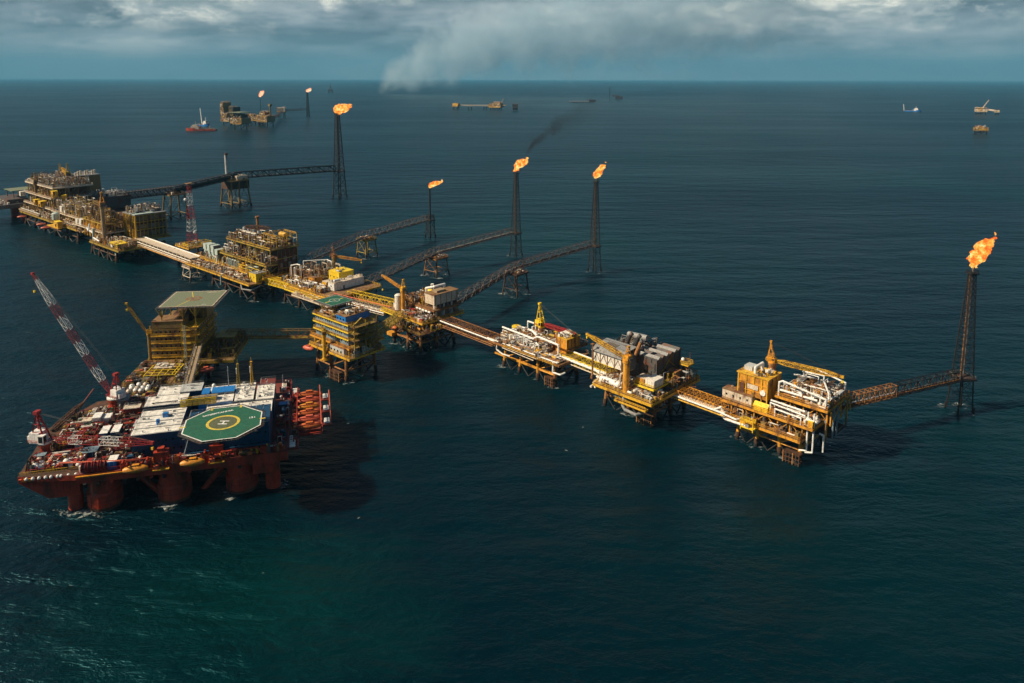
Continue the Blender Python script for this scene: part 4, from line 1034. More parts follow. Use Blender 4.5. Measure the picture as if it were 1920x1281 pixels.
    m = MB(); m.box(3.2, 7.4, 9.6, 10.2, 38.012, 38.02, 'cream'); m.box(8, 9.2, 9.7, 10.2, 38.012, 38.02, 'cream'); m.box(6.2, 8.2, -10, -9.4, 38.012, 38.02, 'lightgrey'); T.part('faded_marking', X(m), d)
build_lq1()
crane('platform_crane', 'small yellow crane with raised boom on the left wall of the brown accommodation platform', FA, (-8.7, 37.6, 14.02), 184, 12, .8, (7.5, 13.5), 'yellow', 'yellow', 2.5, .9, 'yellow', None, 12, 'brown', 1.0, 2.5, .6, .16)
lifeboat('dark orange lifeboat hanging beside the gangway under the brown accommodation platform', FA, (17.5, 29, 10), 20, 'coral', 7, 'lifeboats hung on the platforms')

# ------------------------------------------------------------------ smaller accommodation platform (yellow galleries)
FB = frame(-85, 320, -41)
def build_lq2():
    rng = random.Random(31)
    T = Thing('accommodation_platform', 'accommodation platform with grey window storeys, bright yellow galleries and small green helideck', 'platform', FB, (-8, 18, 0))
    jacket(T, grid(-19, 2.8, 9.3, 25, 3, 2), 11, 'rust', .7)
    boat_landing(T, -6, 1, 6.2, 8.6)
    m = MB(); m.deck(-24, 8, 7.5, 28, 12.5, 'deckbrown', 'yellow', 1.0); m.deck(-25.5, 5.6, 9.2, 29.5, 16.4, 'deckbrown', 'orange', .8); T.part('deck', m)
    m = MB(); frame_level(m, -22, 5, 9.5, 27, 12.5, 16, 6, 4, 'yellow', .4); T.part('understructure', m)
    for i in range(3):
        zb = 16.6 + i * 3.55; m = MB()
        m.box(-23.6, 2.2, 11.3, 27.4, zb, zb + 2.9, 'greyblue')
        T.part('storey', m)
        for j in range(17):
            x = -22.9 + j * 1.5
            if j % 5 == 4: continue
            w = MB(); w.box(x, x + .6, 11.18, 11.28, zb + 1.1, zb + 1.9, 'window'); T.part('window', w)
        m = MB(); m.box(-24.4, 3.6, 10.4, 28.2, zb + 2.95, zb + 3.2, 'deckbrown'); m.box(-24.5, 3.7, 10.2, 10.4, zb + 2.75, zb + 3.3, 'bright_yellow'); m.box(3.6, 3.8, 10.4, 28.2, zb + 2.75, zb + 3.3, 'olive'); m.rail(-24.4, 3.5, 10.45, 28.1, zb + 3.2, 'yellow', 1.15, .09, 2.2, 'sew')  # right-hand edge in olive: its shaded side is put into the colour
        T.part('gallery', m)
    m = MB()
    for i in range(4):
        z = 16.4 + i * 3.2
        m.beam((4.6, 12, z), (4.9, 17, z + 3.2), .5, 'olive'); m.beam((4.6, 22, z), (4.9, 17, z + 3.2), .5, 'olive'); m.box(4.2, 7.4, 11, 24, z, z + .15, 'brown')
        m.rail(4.2, 7.4, 11, 24, z + .15, 'olive', 1.1, .1, 2.0, 'nes')
    for y in (11, 17.5, 24): m.beam((7.4, y, 12.5), (7.4, y, 29), .3, 'olive')
    T.part('stair_tower', m)
    m = MB(); m.box(-5.6, 1.6, 10.6, 24.4, 27.4, 30.4, 'brightblue'); m.box(-5.8, 1.8, 10.4, 24.6, 30.4, 30.65, 'deckbrown')
    for j in range(3): m.box(-4.9 + j * 2.2, -4.1 + j * 2.2, 10.45, 10.58, 28.5, 29.3, 'window')
    T.part('blue_roof_house', m)
    m = MB(); clutter(m, -5, 1, 12, 24, 30.65, .9, 20, ['rust', 'white', 'deckbrown'], rng); clutter(m, -23.5, -6.5, 10.4, 27, 27.3, 3, 60, ['olive', 'brown', 'yellow', 'grey', 'orange'], rng); T.part('roof_equipment', m)
    m = MB(); clutter(m, -23.5, 7.2, 8, 27, 12.5, 3, 90, ['rust', 'yellow', 'brown', 'white', 'grey'], rng); clutter(m, 5, 7.6, 9, 27, 12.5, 4, 20, ['white', 'grey', 'olive'], rng); T.part('lower_deck_equipment', m)
    m = MB(); m.box(-8, 3.2, 7.9, 10.5, 12.6, 16.0, 'lightgrey'); m.box(-8.2, 3.4, 7.7, 12.5, 16.02, 16.25, 'rust')
    for j in range(4): m.box(-7 + j * 2.5, -6 + j * 2.5, 7.8, 7.88, 13.6, 14.6, 'window')
    T.part('grey_cabin', m)
    d, M, X = helideck(T, -19.9, 19.9, 32, 13.4, 12.4, 0, 'heligreen', 'palegreen', False, 7, supports=[(-24, 16, 27.4), (-15, 16, 27.4), (-24, 24, 27.4), (-15, 24, 27.4)], supk='olive')
    m = MB(); ring(m, 2.3, 2.7, 32.014, 'palegreen', 30); T.part('landing_circle', X(m), d)
    m = MB(); m.box(-.35, .35, -5.4, -2.9, 32.012, 32.02, 'markyellow'); m.box(-.35, .35, 3.1, 5.3, 32.012, 32.02, 'markyellow'); T.part('yellow_line', X(m), d)
    text_part(T, d, 'H', 2.4, 'cream', Matrix.Translation((-19.9, 19.9, 32.03)) @ Matrix.Rotation(R(15), 4, 'Z'), .02)
build_lq2()
crane('platform_crane', 'stubby yellow crane post at the front of the yellow-galleried accommodation platform', FB, (-9.7, 6.2, 8.5), 150, 12, .85, (9, -.6), 'yellow', 'olive', 2.2, .8, 'olive', None, 8, 'yellow', 1.0, 1.2, .6, .16)
small('crane_footing', 'yellow bracket carrying the crane post of the yellow-galleried platform', 'bracket', FB, (-9.7, 6.2, 7.9), lambda m: (m.box(-1.6, 1.6, -1.4, 1.6, 0, .58, 'yellow'), m.beam((-1.2, 1.4, .3), (-1.2, 3.4, 3.4), .3, 'yellow'), m.beam((1.2, 1.4, .3), (1.2, 3.4, 3.4), .3, 'yellow')))
lifeboat('pinkish orange lifeboat at the left corner of the yellow-galleried platform', FB, (-20.5, 4.6, 10.4), 10, 'coral', 6.5, 'lifeboats hung on the platforms')
# ------------------------------------------------------------------ process platforms of the main complex
F1, F2, F3, F4 = frame(70, 280, -45), frame(30, 310, -45), frame(-20, 330, -45), frame(-75, 380, -45)
F5, F6, F7 = frame(-130, 440, -41), frame(-180, 480, -41), frame(-320, 560, -40)

def build_p1():
    rng = random.Random(41)
    T = Thing('process_platform', 'rightmost orange process platform crowded with white pipes, nearest the tall right-hand flare', 'platform', F1, (33, 16, 0))
    jacket(T, grid(20.6, 44.2, 7.4, 26, 4, 2), 10, 'orange', .75, zw=4.6)
    boat_landing(T, 40, 46, 3.2, 6.0)
    m = MB(); m.deck(17, 46.5, 1.8, 28, 10.6, 'deckbrown', 'orange', 1.0); m.deck(14, 50, 3.6, 30, 15.8, 'deckbrown', 'orange', .9); m.deck(32.5, 52.8, 9, 30, 21.8, 'deckbrown', 'orange', .9, 'sne'); m.box(46.5, 53, 14, 28, 9.6, 9.9, 'rustdark'); m.rail(46.6, 53, 14, 28, 9.9, 'steel')
    T.part('deck', m)
    m = MB(); frame_level(m, 18, 46, 4.6, 27, 10.6, 15, 7, 4, 'orange', .4); frame_level(m, 33.5, 53.5, 10.5, 29, 15.8, 21, 5, 3, 'orange', .4); posts(m, [(52.4, 10), (52.4, 20), (52.4, 29)], 9.8, 21, 'orange', .5); T.part('understructure', m)
    m = MB(); clutter(m, 18, 46, 2.2, 26, 10.6, 3.6, 120, ['rust', 'orange', 'brown', 'grey', 'darkgrey'], rng, ('white', 'rust', 'grey', 'white')); T.part('lower_deck_equipment', m)
    m = MB(); clutter(m, 33, 49.6, 4.2, 10.5, 15.8, 3.6, 90, ['white', 'rust', 'grey', 'white', 'orange'], rng, ('clean_white', 'white', 'white', 'rust')); clutter(m, 15, 33, 10, 29, 15.8, 3, 60, ['rust', 'orange', 'grey', 'white'], rng); T.part('middle_deck_equipment', m)
    m = MB(); clutter(m, 33.5, 52.4, 9.6, 29, 21.8, 4.4, 190, ['white', 'rust', 'deckbrown', 'grey', 'orange', 'cream'], rng, ('clean_white', 'white', 'white', 'rust')); T.part('top_deck_equipment', m)
    W = 'clean_white'
    m = MB()
    m.pipe([(34.2, 9.6, 21.8), (34.2, 9.6, 27), (35.6, 9.6, 27.8), (51.8, 9.6, 25.6), (51.8, 9.6, 22.4), (49.8, 9.6, 22.4), (49.8, 9.6, 26.0)], .36, W, 8)
    m.pipe([(34.2, 9.9, 24), (48.6, 9.9, 24.1)], .42, W, 8); m.pipe([(36.6, 11, 21.8), (36.6, 11, 26.8), (40, 11, 26.8)], .34, W, 8)
    m.pipe([(51.4, 13, 21.8), (51.4, 13, 26.6), (45, 24, 26.6), (45, 24, 22)], .34, W, 8)
    m.pipe([(33.4, 24, 25.6), (41, 24, 26.4), (41, 29, 24)], .34, W, 8); m.pipe([(35, 28.5, 26), (43.4, 28.5, 26.6), (43.4, 28.5, 22)], .36, W, 8); m.pipe([(41, 27, 29), (52, 27, 26.8), (52, 27, 22)], .34, W, 8)
    m.pipe([(46.2, 10.6, 22), (46.2, 10.6, 25.2), (51, 10.6, 25), (51, 10.6, 22)], .3, W, 8)
    m.vessel((38.4, 12.4, 23.6), (42.2, 12.4, 23.6), 1.15, W, 14)
    T.part('top_pipework', m)
    m = MB()
    m.pipe([(33.6, 4.6, 15.8), (33.6, 4.6, 20.2), (46.6, 4.6, 19.4), (46.6, 4.6, 16)], .32, W, 8); m.pipe([(35.6, 4.2, 15.8), (35.6, 4.2, 18.6), (45.4, 4.2, 18.2), (45.4, 4.2, 15)], .3, W, 8)
    m.pipe([(33, 6, 20.6), (46, 6, 20.4)], .36, W, 8); m.pipe([(46.4, 5, 15.9), (46.8, 4.6, 18.2), (50, 5, 18.2)], .4, W, 8)
    for x in (47.6, 49.8): m.pipe([(x, 5.2, 21), (x, 5.2, 6.2), (x - 2.6, 5.2, 5.4)], .33, W, 8)
    for x, y in ((51.2, 12), (53.2, 14), (53.4, 17)): m.tube((x, y, 21.3), (x, y, 9.9), .36, 'greyblue', 8)
    m.pipe([(50.6, 8.6, 12.6), (52.2, 8.6, 12.4), (52.2, 8.6, 6)], .38, W, 8)
    m.pipe([(15, 1.6, 10.4), (17.4, 1.2, 9.3), (27, 1.2, 9.4), (28.5, 1.5, 8.8)], .48, W, 8); m.pipe([(16, .6, 11.4), (22, .8, 10.8), (22.8, 2.4, 10.8)], .4, W, 8); m.pipe([(12.6, 1, 11.6), (15.2, 1.4, 13.4), (16.4, 2, 11)], .4, W, 8)
    T.part('side_pipework', m)
    # valve manifold: rows of white wheels and stubs
    m = MB()
    for i in range(24):
        x = 35.4 + (i % 12) * .95; y = 6.4 + (i // 12) * 1.4
        m.tube((x, y, 15.8), (x, y, 17.4), .16, W, 6); m.tube((x, y - .1, 17.4), (x, y + .1, 17.4), .36, 'white' if i % 3 else 'red', 8); m.tube((x - .3, y, 16.4), (x + .3, y, 16.4), .26, 'white', 7)
    T.part('valve_manifold', m)
    # orange equipment house
    m = MB()
    m.box(19, 31.4, 6.4, 16.6, 19.4, 27.6, 'orange'); m.box(18.6, 31.8, 6.0, 17, 27.6, 27.95, 'yellow')
    for x in (19.4, 22.6, 25.8, 29, 31.2): m.beam((x, 6.3, 15.8), (x, 6.3, 27.5), .4, 'yellow')
    for z in (21.6, 24.6): m.beam((19, 6.28, z), (31.4, 6.28, z), .3, 'orange')
    for y in (9.8, 13.2, 16.4): m.beam((31.5, y, 15.8), (31.5, y, 27.5), .4, 'orange')
    m.box(23.2, 27.6, 6.05, 6.3, 22.4, 24.2, 'cream'); m.box(20, 22, 6.1, 6.36, 19.8, 23.8, 'rustdark'); m.tube((29.6, 5.9, 22.2), (29.6, 6.4, 22.2), 1.1, W, 14)
    T.part('equipment_house', m)
    m = MB(); m.box(19.8, 23.2, 9.6, 13.8, 27.96, 29.6, 'lightgrey'); m.pipe([(25, 8.6, 28), (25, 8.6, 30.4), (25.4, 13.6, 30.8), (25.4, 13.6, 28)], .62, W, 10); clutter(m, 26.5, 31, 7, 16, 27.96, 1.2, 14, ['yellow', 'white', 'grey'], rng); T.part('roof_equipment', m)
    m = MB()
    for x in (24.5, 29.4):
        for y in (-.2, 1.6): m.beam((x, y, 8.3), (x, y, 11.6), .28, 'bright_yellow')
    m.box(24.3, 29.6, -.4, 1.8, 9.2, 9.4, 'bright_yellow'); m.box(24.3, 29.6, -.4, 1.8, 11.6, 11.8, 'yellow'); m.box(26, 27.4, .2, 1.2, 9.4, 10.6, 'grey'); m.rail(24.3, 29.6, -.4, 1.8, 11.8, 'bright_yellow', 1, .14, 1.8)
    T.part('yellow_work_basket', m)
build_p1()
cabin('control_cabin', 'cream cabin with rust-stained roof and small dark windows on the rightmost platform', 'cabin', F1, (13.9, 4.4, 15.82), 12.2, 4.4, 4.0, 'cream', 'deckbrown', random.Random(3), 4)
small('equipment_hood', 'bright yellow sloping-roofed hood between the cream cabin and the white pipes', 'hood', F1, (27.0, 3.9, 15.82), lambda m: (m.add([(0, 0, 0), (5.8, 0, 0), (5.8, 3.2, 0), (0, 3.2, 0), (0, 0, 1.7), (5.8, 0, 1.7), (5.8, 3.2, 1.9), (0, 3.2, 1.9), (0, 1.5, 3.0), (5.8, 1.5, 3.0)], [(0, 1, 5, 4), (1, 2, 6, 9, 5), (2, 3, 7, 6), (3, 0, 4, 8, 7), (4, 5, 9, 8), (8, 9, 6, 7)], 'bright_yellow'), m.beam((0, -.05, 1.7), (5.8, -.05, 1.7), .12, 'yellow')))
small('locker', 'small yellow locker at the near right corner of the rightmost platform', 'locker', F1, (48.0, 3.8, 15.82), lambda m: (m.box(0, 1.9, 0, 1.4, .1, 2.4, 'yellow'), m.box(-.06, 1.96, -.06, 1.46, 2.4, 2.5, 'bright_yellow'), m.box(.2, .9, -.05, 0, .4, 2.1, 'orange')))
small('vertical_vessel', 'little white upright vessel beside the yellow locker on the rightmost platform', 'tank', F1, (46.9, 4.4, 15.82), lambda m: (m.tube((0, 0, .3), (0, 0, 2.2), .55, 'white', 10), m.tube((0, 0, 0), (0, 0, .3), .4, 'darkgrey', 8), m.tube((0, 0, 2.2), (0, 0, 2.45), .55, 'white', 10, .25)))
crane('platform_crane', 'orange crane of the rightmost platform, lattice boom reaching right over the pipes', F1, (28.4, 15.6, 27.97), 10, 3.4, 1.35, (24, -.6), 'orange', 'yellow', 7.2, 1.5, 'orange', None, 18, 'rust', .9, 1.5, .8, .2)

def build_p2():
    rng = random.Random(51)
    T = Thing('process_platform', 'process platform with grey pitched hall roof, weathered white hall wall and yellow deck edge', 'platform', F2, (29, 10, 0))
    jacket(T, grid(15, 38.9, 1.4, 22, 3, 3), 10.5, 'rust', .75)
    boat_landing(T, 33, 40, -2.4, 0)
    m = MB(); m.deck(14.5, 43.8, -8.2, 28, 13, 'deckbrown', 'yellow', 1.1); m.deck(31, 40.5, -2, 14, 16.2, 'deckbrown', 'bright_yellow', .8); m.deck(27, 42, -9.6, -7.9, 10.2, 'rustdark', 'yellow', .7, 's'); T.part('deck', m)
    m = MB(); frame_level(m, 15.5, 42.5, -5, 26, 9.5, 12.4, 6, 5, 'rust', .4)
    for x in (18, 26, 34): m.beam((x, -8, 12.3), (x, 0, 7.5), .3, 'rust'); m.beam((x + 4, -8, 12.3), (x, 0, 7.5), .3, 'rust')
    T.part('understructure', m)
    m = MB()     # the long hall: wall hanging between posts, pitched roof
    m.box(9.6, 24.6, -2.2, -1.9, 20, 25, 'white'); m.box(24.6, 24.9, -2.2, 7.6, 18, 25, 'grey')
    for x in (9.6, 13.4, 17.2, 21, 24.5): m.beam((x, -2.25, 13.2), (x, -2.25, 25), .3, 'deckbrown')
    for i in range(4): a = 9.6 + i * 3.75; m.beam((a, -2.3, 20), (a + 1.9, -2.3, 23.6), .16, 'deckbrown'); m.beam((a + 3.75, -2.3, 20), (a + 1.9, -2.3, 23.6), .16, 'deckbrown')
    T.part('hall_wall', m)
    m = MB(); m.add([(9.2, -3.2, 24.9), (25.2, -3.2, 24.9), (25.2, .6, 26.9), (9.2, .6, 26.9), (25.2, 7.8, 27.4), (9.2, 7.8, 27.4), (9.2, -3.2, 24.7), (25.2, -3.2, 24.7), (25.2, .6, 26.7), (9.2, .6, 26.7), (25.2, 7.8, 27.2), (9.2, 7.8, 27.2)], [(0, 1, 2, 3), (3, 2, 4, 5), (6, 9, 8, 7), (9, 11, 10, 8), (0, 6, 7, 1), (1, 7, 8, 10, 4, 2), (0, 3, 5, 11, 9, 6), (5, 4, 10, 11)], 'grey')
    for i in range(9): m.beam((9.6 + i * 1.9, -3.2, 24.98), (9.6 + i * 1.9, .6, 26.98), .1, 'lightgrey')
    for i in range(7): m.beam((13 + i * .9, 1.2, 27.1), (13 + i * .9, 4.6, 27.35), .14, 'deckbrown')
    T.part('hall_roof', m)
    m = MB()    # dark compressor hall on the right with ribbed roof
    m.box(26.4, 35.6, 7.6, 25.4, 16.2, 24.4, 'darkgrey'); 
    for i in range(6): y0 = 7.4 + i * 3.05; m.add([(26, y0, 24.5), (36, y0, 24.5), (36, y0 + 2.9, 24.5), (26, y0 + 2.9, 24.5), (26, y0 + 1.45, 25.7), (36, y0 + 1.45, 25.7)], [(0, 1, 5, 4), (3, 4, 5, 2), (0, 4, 3), (1, 2, 5), (0, 3, 2, 1)], 'darkgrey' if i % 2 else 'grey')
    for i in range(7): m.beam((26, 7.6 + i * 3.05, 24.6), (36, 7.6 + i * 3.05, 24.6), .3, 'darksteel')
    for i in range(5): m.beam((35.7, 8 + i * 4.2, 13.2), (35.7, 8 + i * 4.2, 24.4), .35, 'darkgrey')
    for i in range(4): m.beam((27 + i * 2.8, 7.5, 13.2), (27 + i * 2.8, 7.5, 24.4), .35, 'darkgrey')
    m.beam((35.75, 8, 16), (35.75, 18, 24), .4, 'olive'); m.beam((35.75, 24, 16), (35.75, 16, 22), .3, 'olive')
    m.box(29, 31, 7.3, 7.62, 18, 21, 'window'); m.box(32.2, 34.6, 7.3, 7.62, 19, 22.6, 'darkgrey')
    T.part('compressor_hall', m)
    for i, (x, y) in enumerate(((18, 9.6), (22, 9.8), (26.4, 5.0))):
        m = MB(); m.tube((x, y, 25), (x + 1.6, y + 1.2, 30.5), .75, ['darksteel', 'darksteel', 'rust'][i], 12); m.tube((x + 1.6, y + 1.2, 30.5), (x + 2.2, y + 1.6, 31.4), .9, 'darkgrey', 12); T.part('exhaust_stack', m)
    m = MB(); clutter(m, 12, 26, 9, 22, 24, 4.4, 90, ['grey', 'darkgrey', 'steel', 'white'], rng, ('grey', 'lightgrey', 'steel')); m.box(10, 26, 8.4, 23, 20, 24, 'darkgrey'); m.tube((14, 17, 28), (24, 17, 28.6), 1.3, 'grey', 14); T.part('cooler_bank', m)
    m = MB(); clutter(m, 15, 28, -7.4, 6, 13, 3.4, 110, ['rust', 'white', 'orange', 'deckbrown', 'grey', 'cream'], rng, ('white', 'rust', 'white')); clutter(m, 31, 43.4, -7.6, 5, 13, 2.4, 60, ['white', 'grey', 'rust', 'yellow'], rng); clutter(m, 36, 43.4, 8, 27, 13, 6, 90, ['steel', 'brown', 'rust', 'darkgrey', 'olive'], rng, ('rust', 'grey')); T.part('deck_equipment', m)
    m = MB(); clutter(m, 16, 42, -4, 22, 8.6, 3, 60, ['rustdark', 'darkgrey', 'rust'], rng, ('rust', 'grey')); T.part('lower_deck_equipment', m)
    m = MB(); m.pipe([(29.6, -6.8, 12.6), (30.2, -8.6, 8.4), (31.6, -8.8, 7), (37.0, -8.8, 6.6), (38.6, -6, 7)], .62, 'grey', 10); m.pipe([(8, 3.0, 12.6), (12.4, 1.6, 12.8), (13.4, -6.4, 12.2), (15, -7, 10.5)], .5, 'white', 8); m.pipe([(8.5, 2.0, 11), (12.2, .8, 11), (12.8, -7.6, 10.6)], .5, 'white', 8)
    m.pipe([(25, -3.6, 14), (25.6, -3.6, 18.8), (27, -2, 19.6)], .5, 'cream', 8); m.pipe([(17, -4, 14.4), (24.6, -4.4, 14.6)], .42, 'white', 8); T.part('pipework', m)
    m = MB(); m.box(36.8, 40.4, 14, 17.6, 13, 18.6, 'brown'); m.box(36.4, 40.8, 13.6, 18, 18.6, 18.9, 'rust'); T.part('brown_house', m)
    m = MB(); m.beam((40.6, 22, 13), (40.6, 22, 20), .3, 'rust'); m.beam((36, 22.5, 17), (41, 22.5, 20), .3, 'rust'); m.deck(38.6, 42.6, 20, 24.4, 20.6, 'olive', 'yellow', .5); m.ball((39.4, 21.2, 22.2), .8, 'clean_white', 10, 7); m.beam((41.6, 23, 20.6), (41.6, 23, 25.5), .14, 'rust')
    m.beam((41, 14, 13), (48, 18, 13.6), .22, 'rust'); T.part('lookout_platform', m)
build_p2()
tank('storage_tank', 'white horizontal tank at the yellow deck edge in front of the grey-roofed hall', F2, (16.8, -5.6, 13.02), 1.35, 9.6, 'clean_white')
container('white weathered cabin block with vents on the small raised yellow deck, left piece', F2, (31.6, -1.4, 16.22), 4.2, 5, 2.8, 'orange', 'cream', group='cabins on the raised yellow deck')
container('white cabin block on the small raised yellow deck, right piece next to the crane', F2, (36.0, -1.4, 16.22), 4.4, 6.4, 3.2, 'white', 'white', group='cabins on the raised yellow deck')
crane('platform_crane', 'thick orange crane post before the grey hall, boom resting on a slim pole', F2, (29.4, -5.4, 11.0), 166, 15.4, 1.35, (25.5, 1.8), 'orange', 'yellow', 5.0, 1.3, 'orange', None, 18, 'orange', 1.0, 1, .85, .18)
small('boom_rest', 'slim rusty pole holding up the tip of the orange crane boom', 'post', F2, (10.2, -3.6, 12.0), lambda m: (m.beam((0, 0, 0), (0, 0, 15.6), .35, 'rust'), m.box(-.6, .6, -.6, .6, 15.6, 15.9, 'rust'), m.beam((-.8, 0, 0), (0, 0, 3), .2, 'rust')))
tank('spare_tank', 'grey drum on the small lower corner deck right of the white cabins', F2, (40.6, -6.4, 13.02), .8, 2.6, 'lightgrey', 'y')

def build_p3():
    rng = random.Random(61)
    T = Thing('process_platform', 'low rusty platform with looping white pipes, orange equipment house and yellow crane', 'platform', F3, (18, 28, 0))
    jacket(T, grid(2.6, 34.6, 22, 36, 4, 2), 10.5, 'orange', .8)
    boat_landing(T, 31, 36, 19.2, 21)
    m = MB(); m.deck(-5, 41, 17.4, 38.5, 12.8, 'deckbrown', 'rust', 1.0, 'nw'); m.deck(3, 36, 30, 44, 15, 'deckbrown', 'rust', .8, 'n'); T.part('deck', m)
    m = MB(); frame_level(m, 0, 38, 20, 37, 10, 12.2, 8, 3, 'rust', .35); m.beam((-4, 21, 5.6), (36, 22, 5.2), .9, 'orange'); T.part('understructure', m)
    m = MB(); clutter(m, -4, 27, 24.5, 38, 12.8, 3.6, 150, ['rust', 'white', 'deckbrown', 'cream', 'olive', 'grey'], rng, ('clean_white', 'white', 'white', 'rust')); clutter(m, 4, 34, 37, 44, 15, 3, 60, ['olive', 'rust', 'white', 'red', 'grey'], rng); T.part('deck_equipment', m)
    m = MB(); W = 'clean_white'
    m.pipe([(-6, 28, 16.4), (8, 26.6, 16.8), (17.4, 25.6, 17.0), (19.2, 26.4, 18.2), (20.6, 26.4, 18.4), (33.6, 25.4, 18.2), (33.6, 25.4, 13)], .48, W, 9)
    m.pipe([(-1, 37, 15.2), (8, 35, 16.2), (14, 32, 16)], .6, W, 9); m.pipe([(2, 38, 15), (2, 38, 19), (7.4, 38, 19), (7.4, 38, 15)], .42, W, 9)
    for i in range(9): x = 4.6 + i * 1.3; m.pipe([(x, 24.4, 12.9), (x, 24.4, 15.6 + (i % 3) * .4), (x + .9, 25.8, 15.8 + (i % 3) * .4)], .22, W, 7)
    for x in (14, 18.4, 21.6): m.pipe([(x, 22.6, 12.9), (x, 22.6, 15.6), (x + 1.2, 23.6, 15.6), (x + 1.2, 23.6, 12.9)], .3, W, 8)
    m.pipe([(19.8, 25, 15.8), (22.4, 24, 15.4), (22.8, 23.6, 13)], .4, W, 8); m.pipe([(0, 18.6, 12.9), (0, 18, 9), (4, 18, 7.8), (9, 18.4, 7.8)], .4, 'white', 8)
    m.pipe([(37.4, 20, 13), (37.4, 17.6, 13), (37.4, 17.4, 8.4), (41.6, 17.8, 8.4), (42.4, 20, 9)], .42, W, 8)
    T.part('white_pipework', m)
    m = MB(); m.box(28.4, 35.2, 29.4, 39, 14, 19.8, 'orange'); m.box(28.2, 35.4, 29.2, 39.2, 19.8, 20.05, 'yellow'); m.box(28.6, 35, 29.3, 29.45, 13, 15.6, 'boatyellow')
    for i in range(4): m.beam((35.3, 30.2 + i * 2.6, 13), (35.3, 30.2 + i * 2.6, 19.7), .3, 'brown')
    clutter(m, 28.8, 34.6, 30, 38.4, 20.05, 1.6, 18, ['white', 'yellow', 'rust', 'grey'], rng, ('clean_white', 'white')); T.part('equipment_house', m)
    for i, (y, r, k) in enumerate(((17.6, .33, 'clean_white'), (18.6, .26, 'cream'), (19.5, .26, 'deckbrown'), (20.4, .28, 'steel'), (21.2, .28, 'steel'), (22.0, .26, 'rust'), (22.8, .26, 'grey'))):
        m = MB(); m.tube((-6 + i, y, 13.5), (40, y, 13.5), r, k, 8); T.part('pipe', m)
    m = MB(); clutter(m, -3, 39, 17.2, 24, 12.9, 1.5, 90, ['rust', 'deckbrown', 'grey', 'white', 'yellow'], rng, ('white', 'rust', 'cream')); T.part('pipe_support', m)
    m = MB(); m.pipe([(8, 16.6, 12.4), (28, 16.4, 12.4), (30, 17.4, 13.4)], .2, 'cream'); m.pipe([(6, 16, 12), (27, 15.6, 11.6)], .2, 'cream'); m.rail(6, 40, 16.2, 16.4, 12.2, 'yellow', 1.2, .13, 2.6, 's'); T.part('side_gallery', m)
build_p3()
crane('platform_crane', 'bright yellow crane with tall mast frame and dark magenta boom lying to the right', F3, (11.4, 38.0, 15.02), -4, 3.2, 1.3, (21, .6), 'bright_yellow', 'red', 10.5, 1.5, 'bright_yellow', None, 14, 'rust', 2.0, 1, 1.2, .3)
small('winch_drum', 'round yellow disc-shaped drum at the left end of the low rusty platform', 'drum', F3, (-3.6, 35.4, 12.82), lambda m: (m.tube((0, 0, 0), (0, 0, 2.4), .6, 'rust', 12), m.tube((0, 0, 2.4), (0, 0, 3.0), 2.3, 'bright_yellow', 22), m.tube((0, 0, 3.0), (0, 0, 3.3), .8, 'yellow', 12)))
small('boom_rest', 'short yellow stand under the magenta boom', 'post', F3, (22.4, 36.6, 15.02), lambda m: (m.beam((0, 0, 0), (0, 0, 3.9), .4, 'yellow'), m.box(-1, 1, -.9, .9, 3.9, 4.15, 'yellow')))

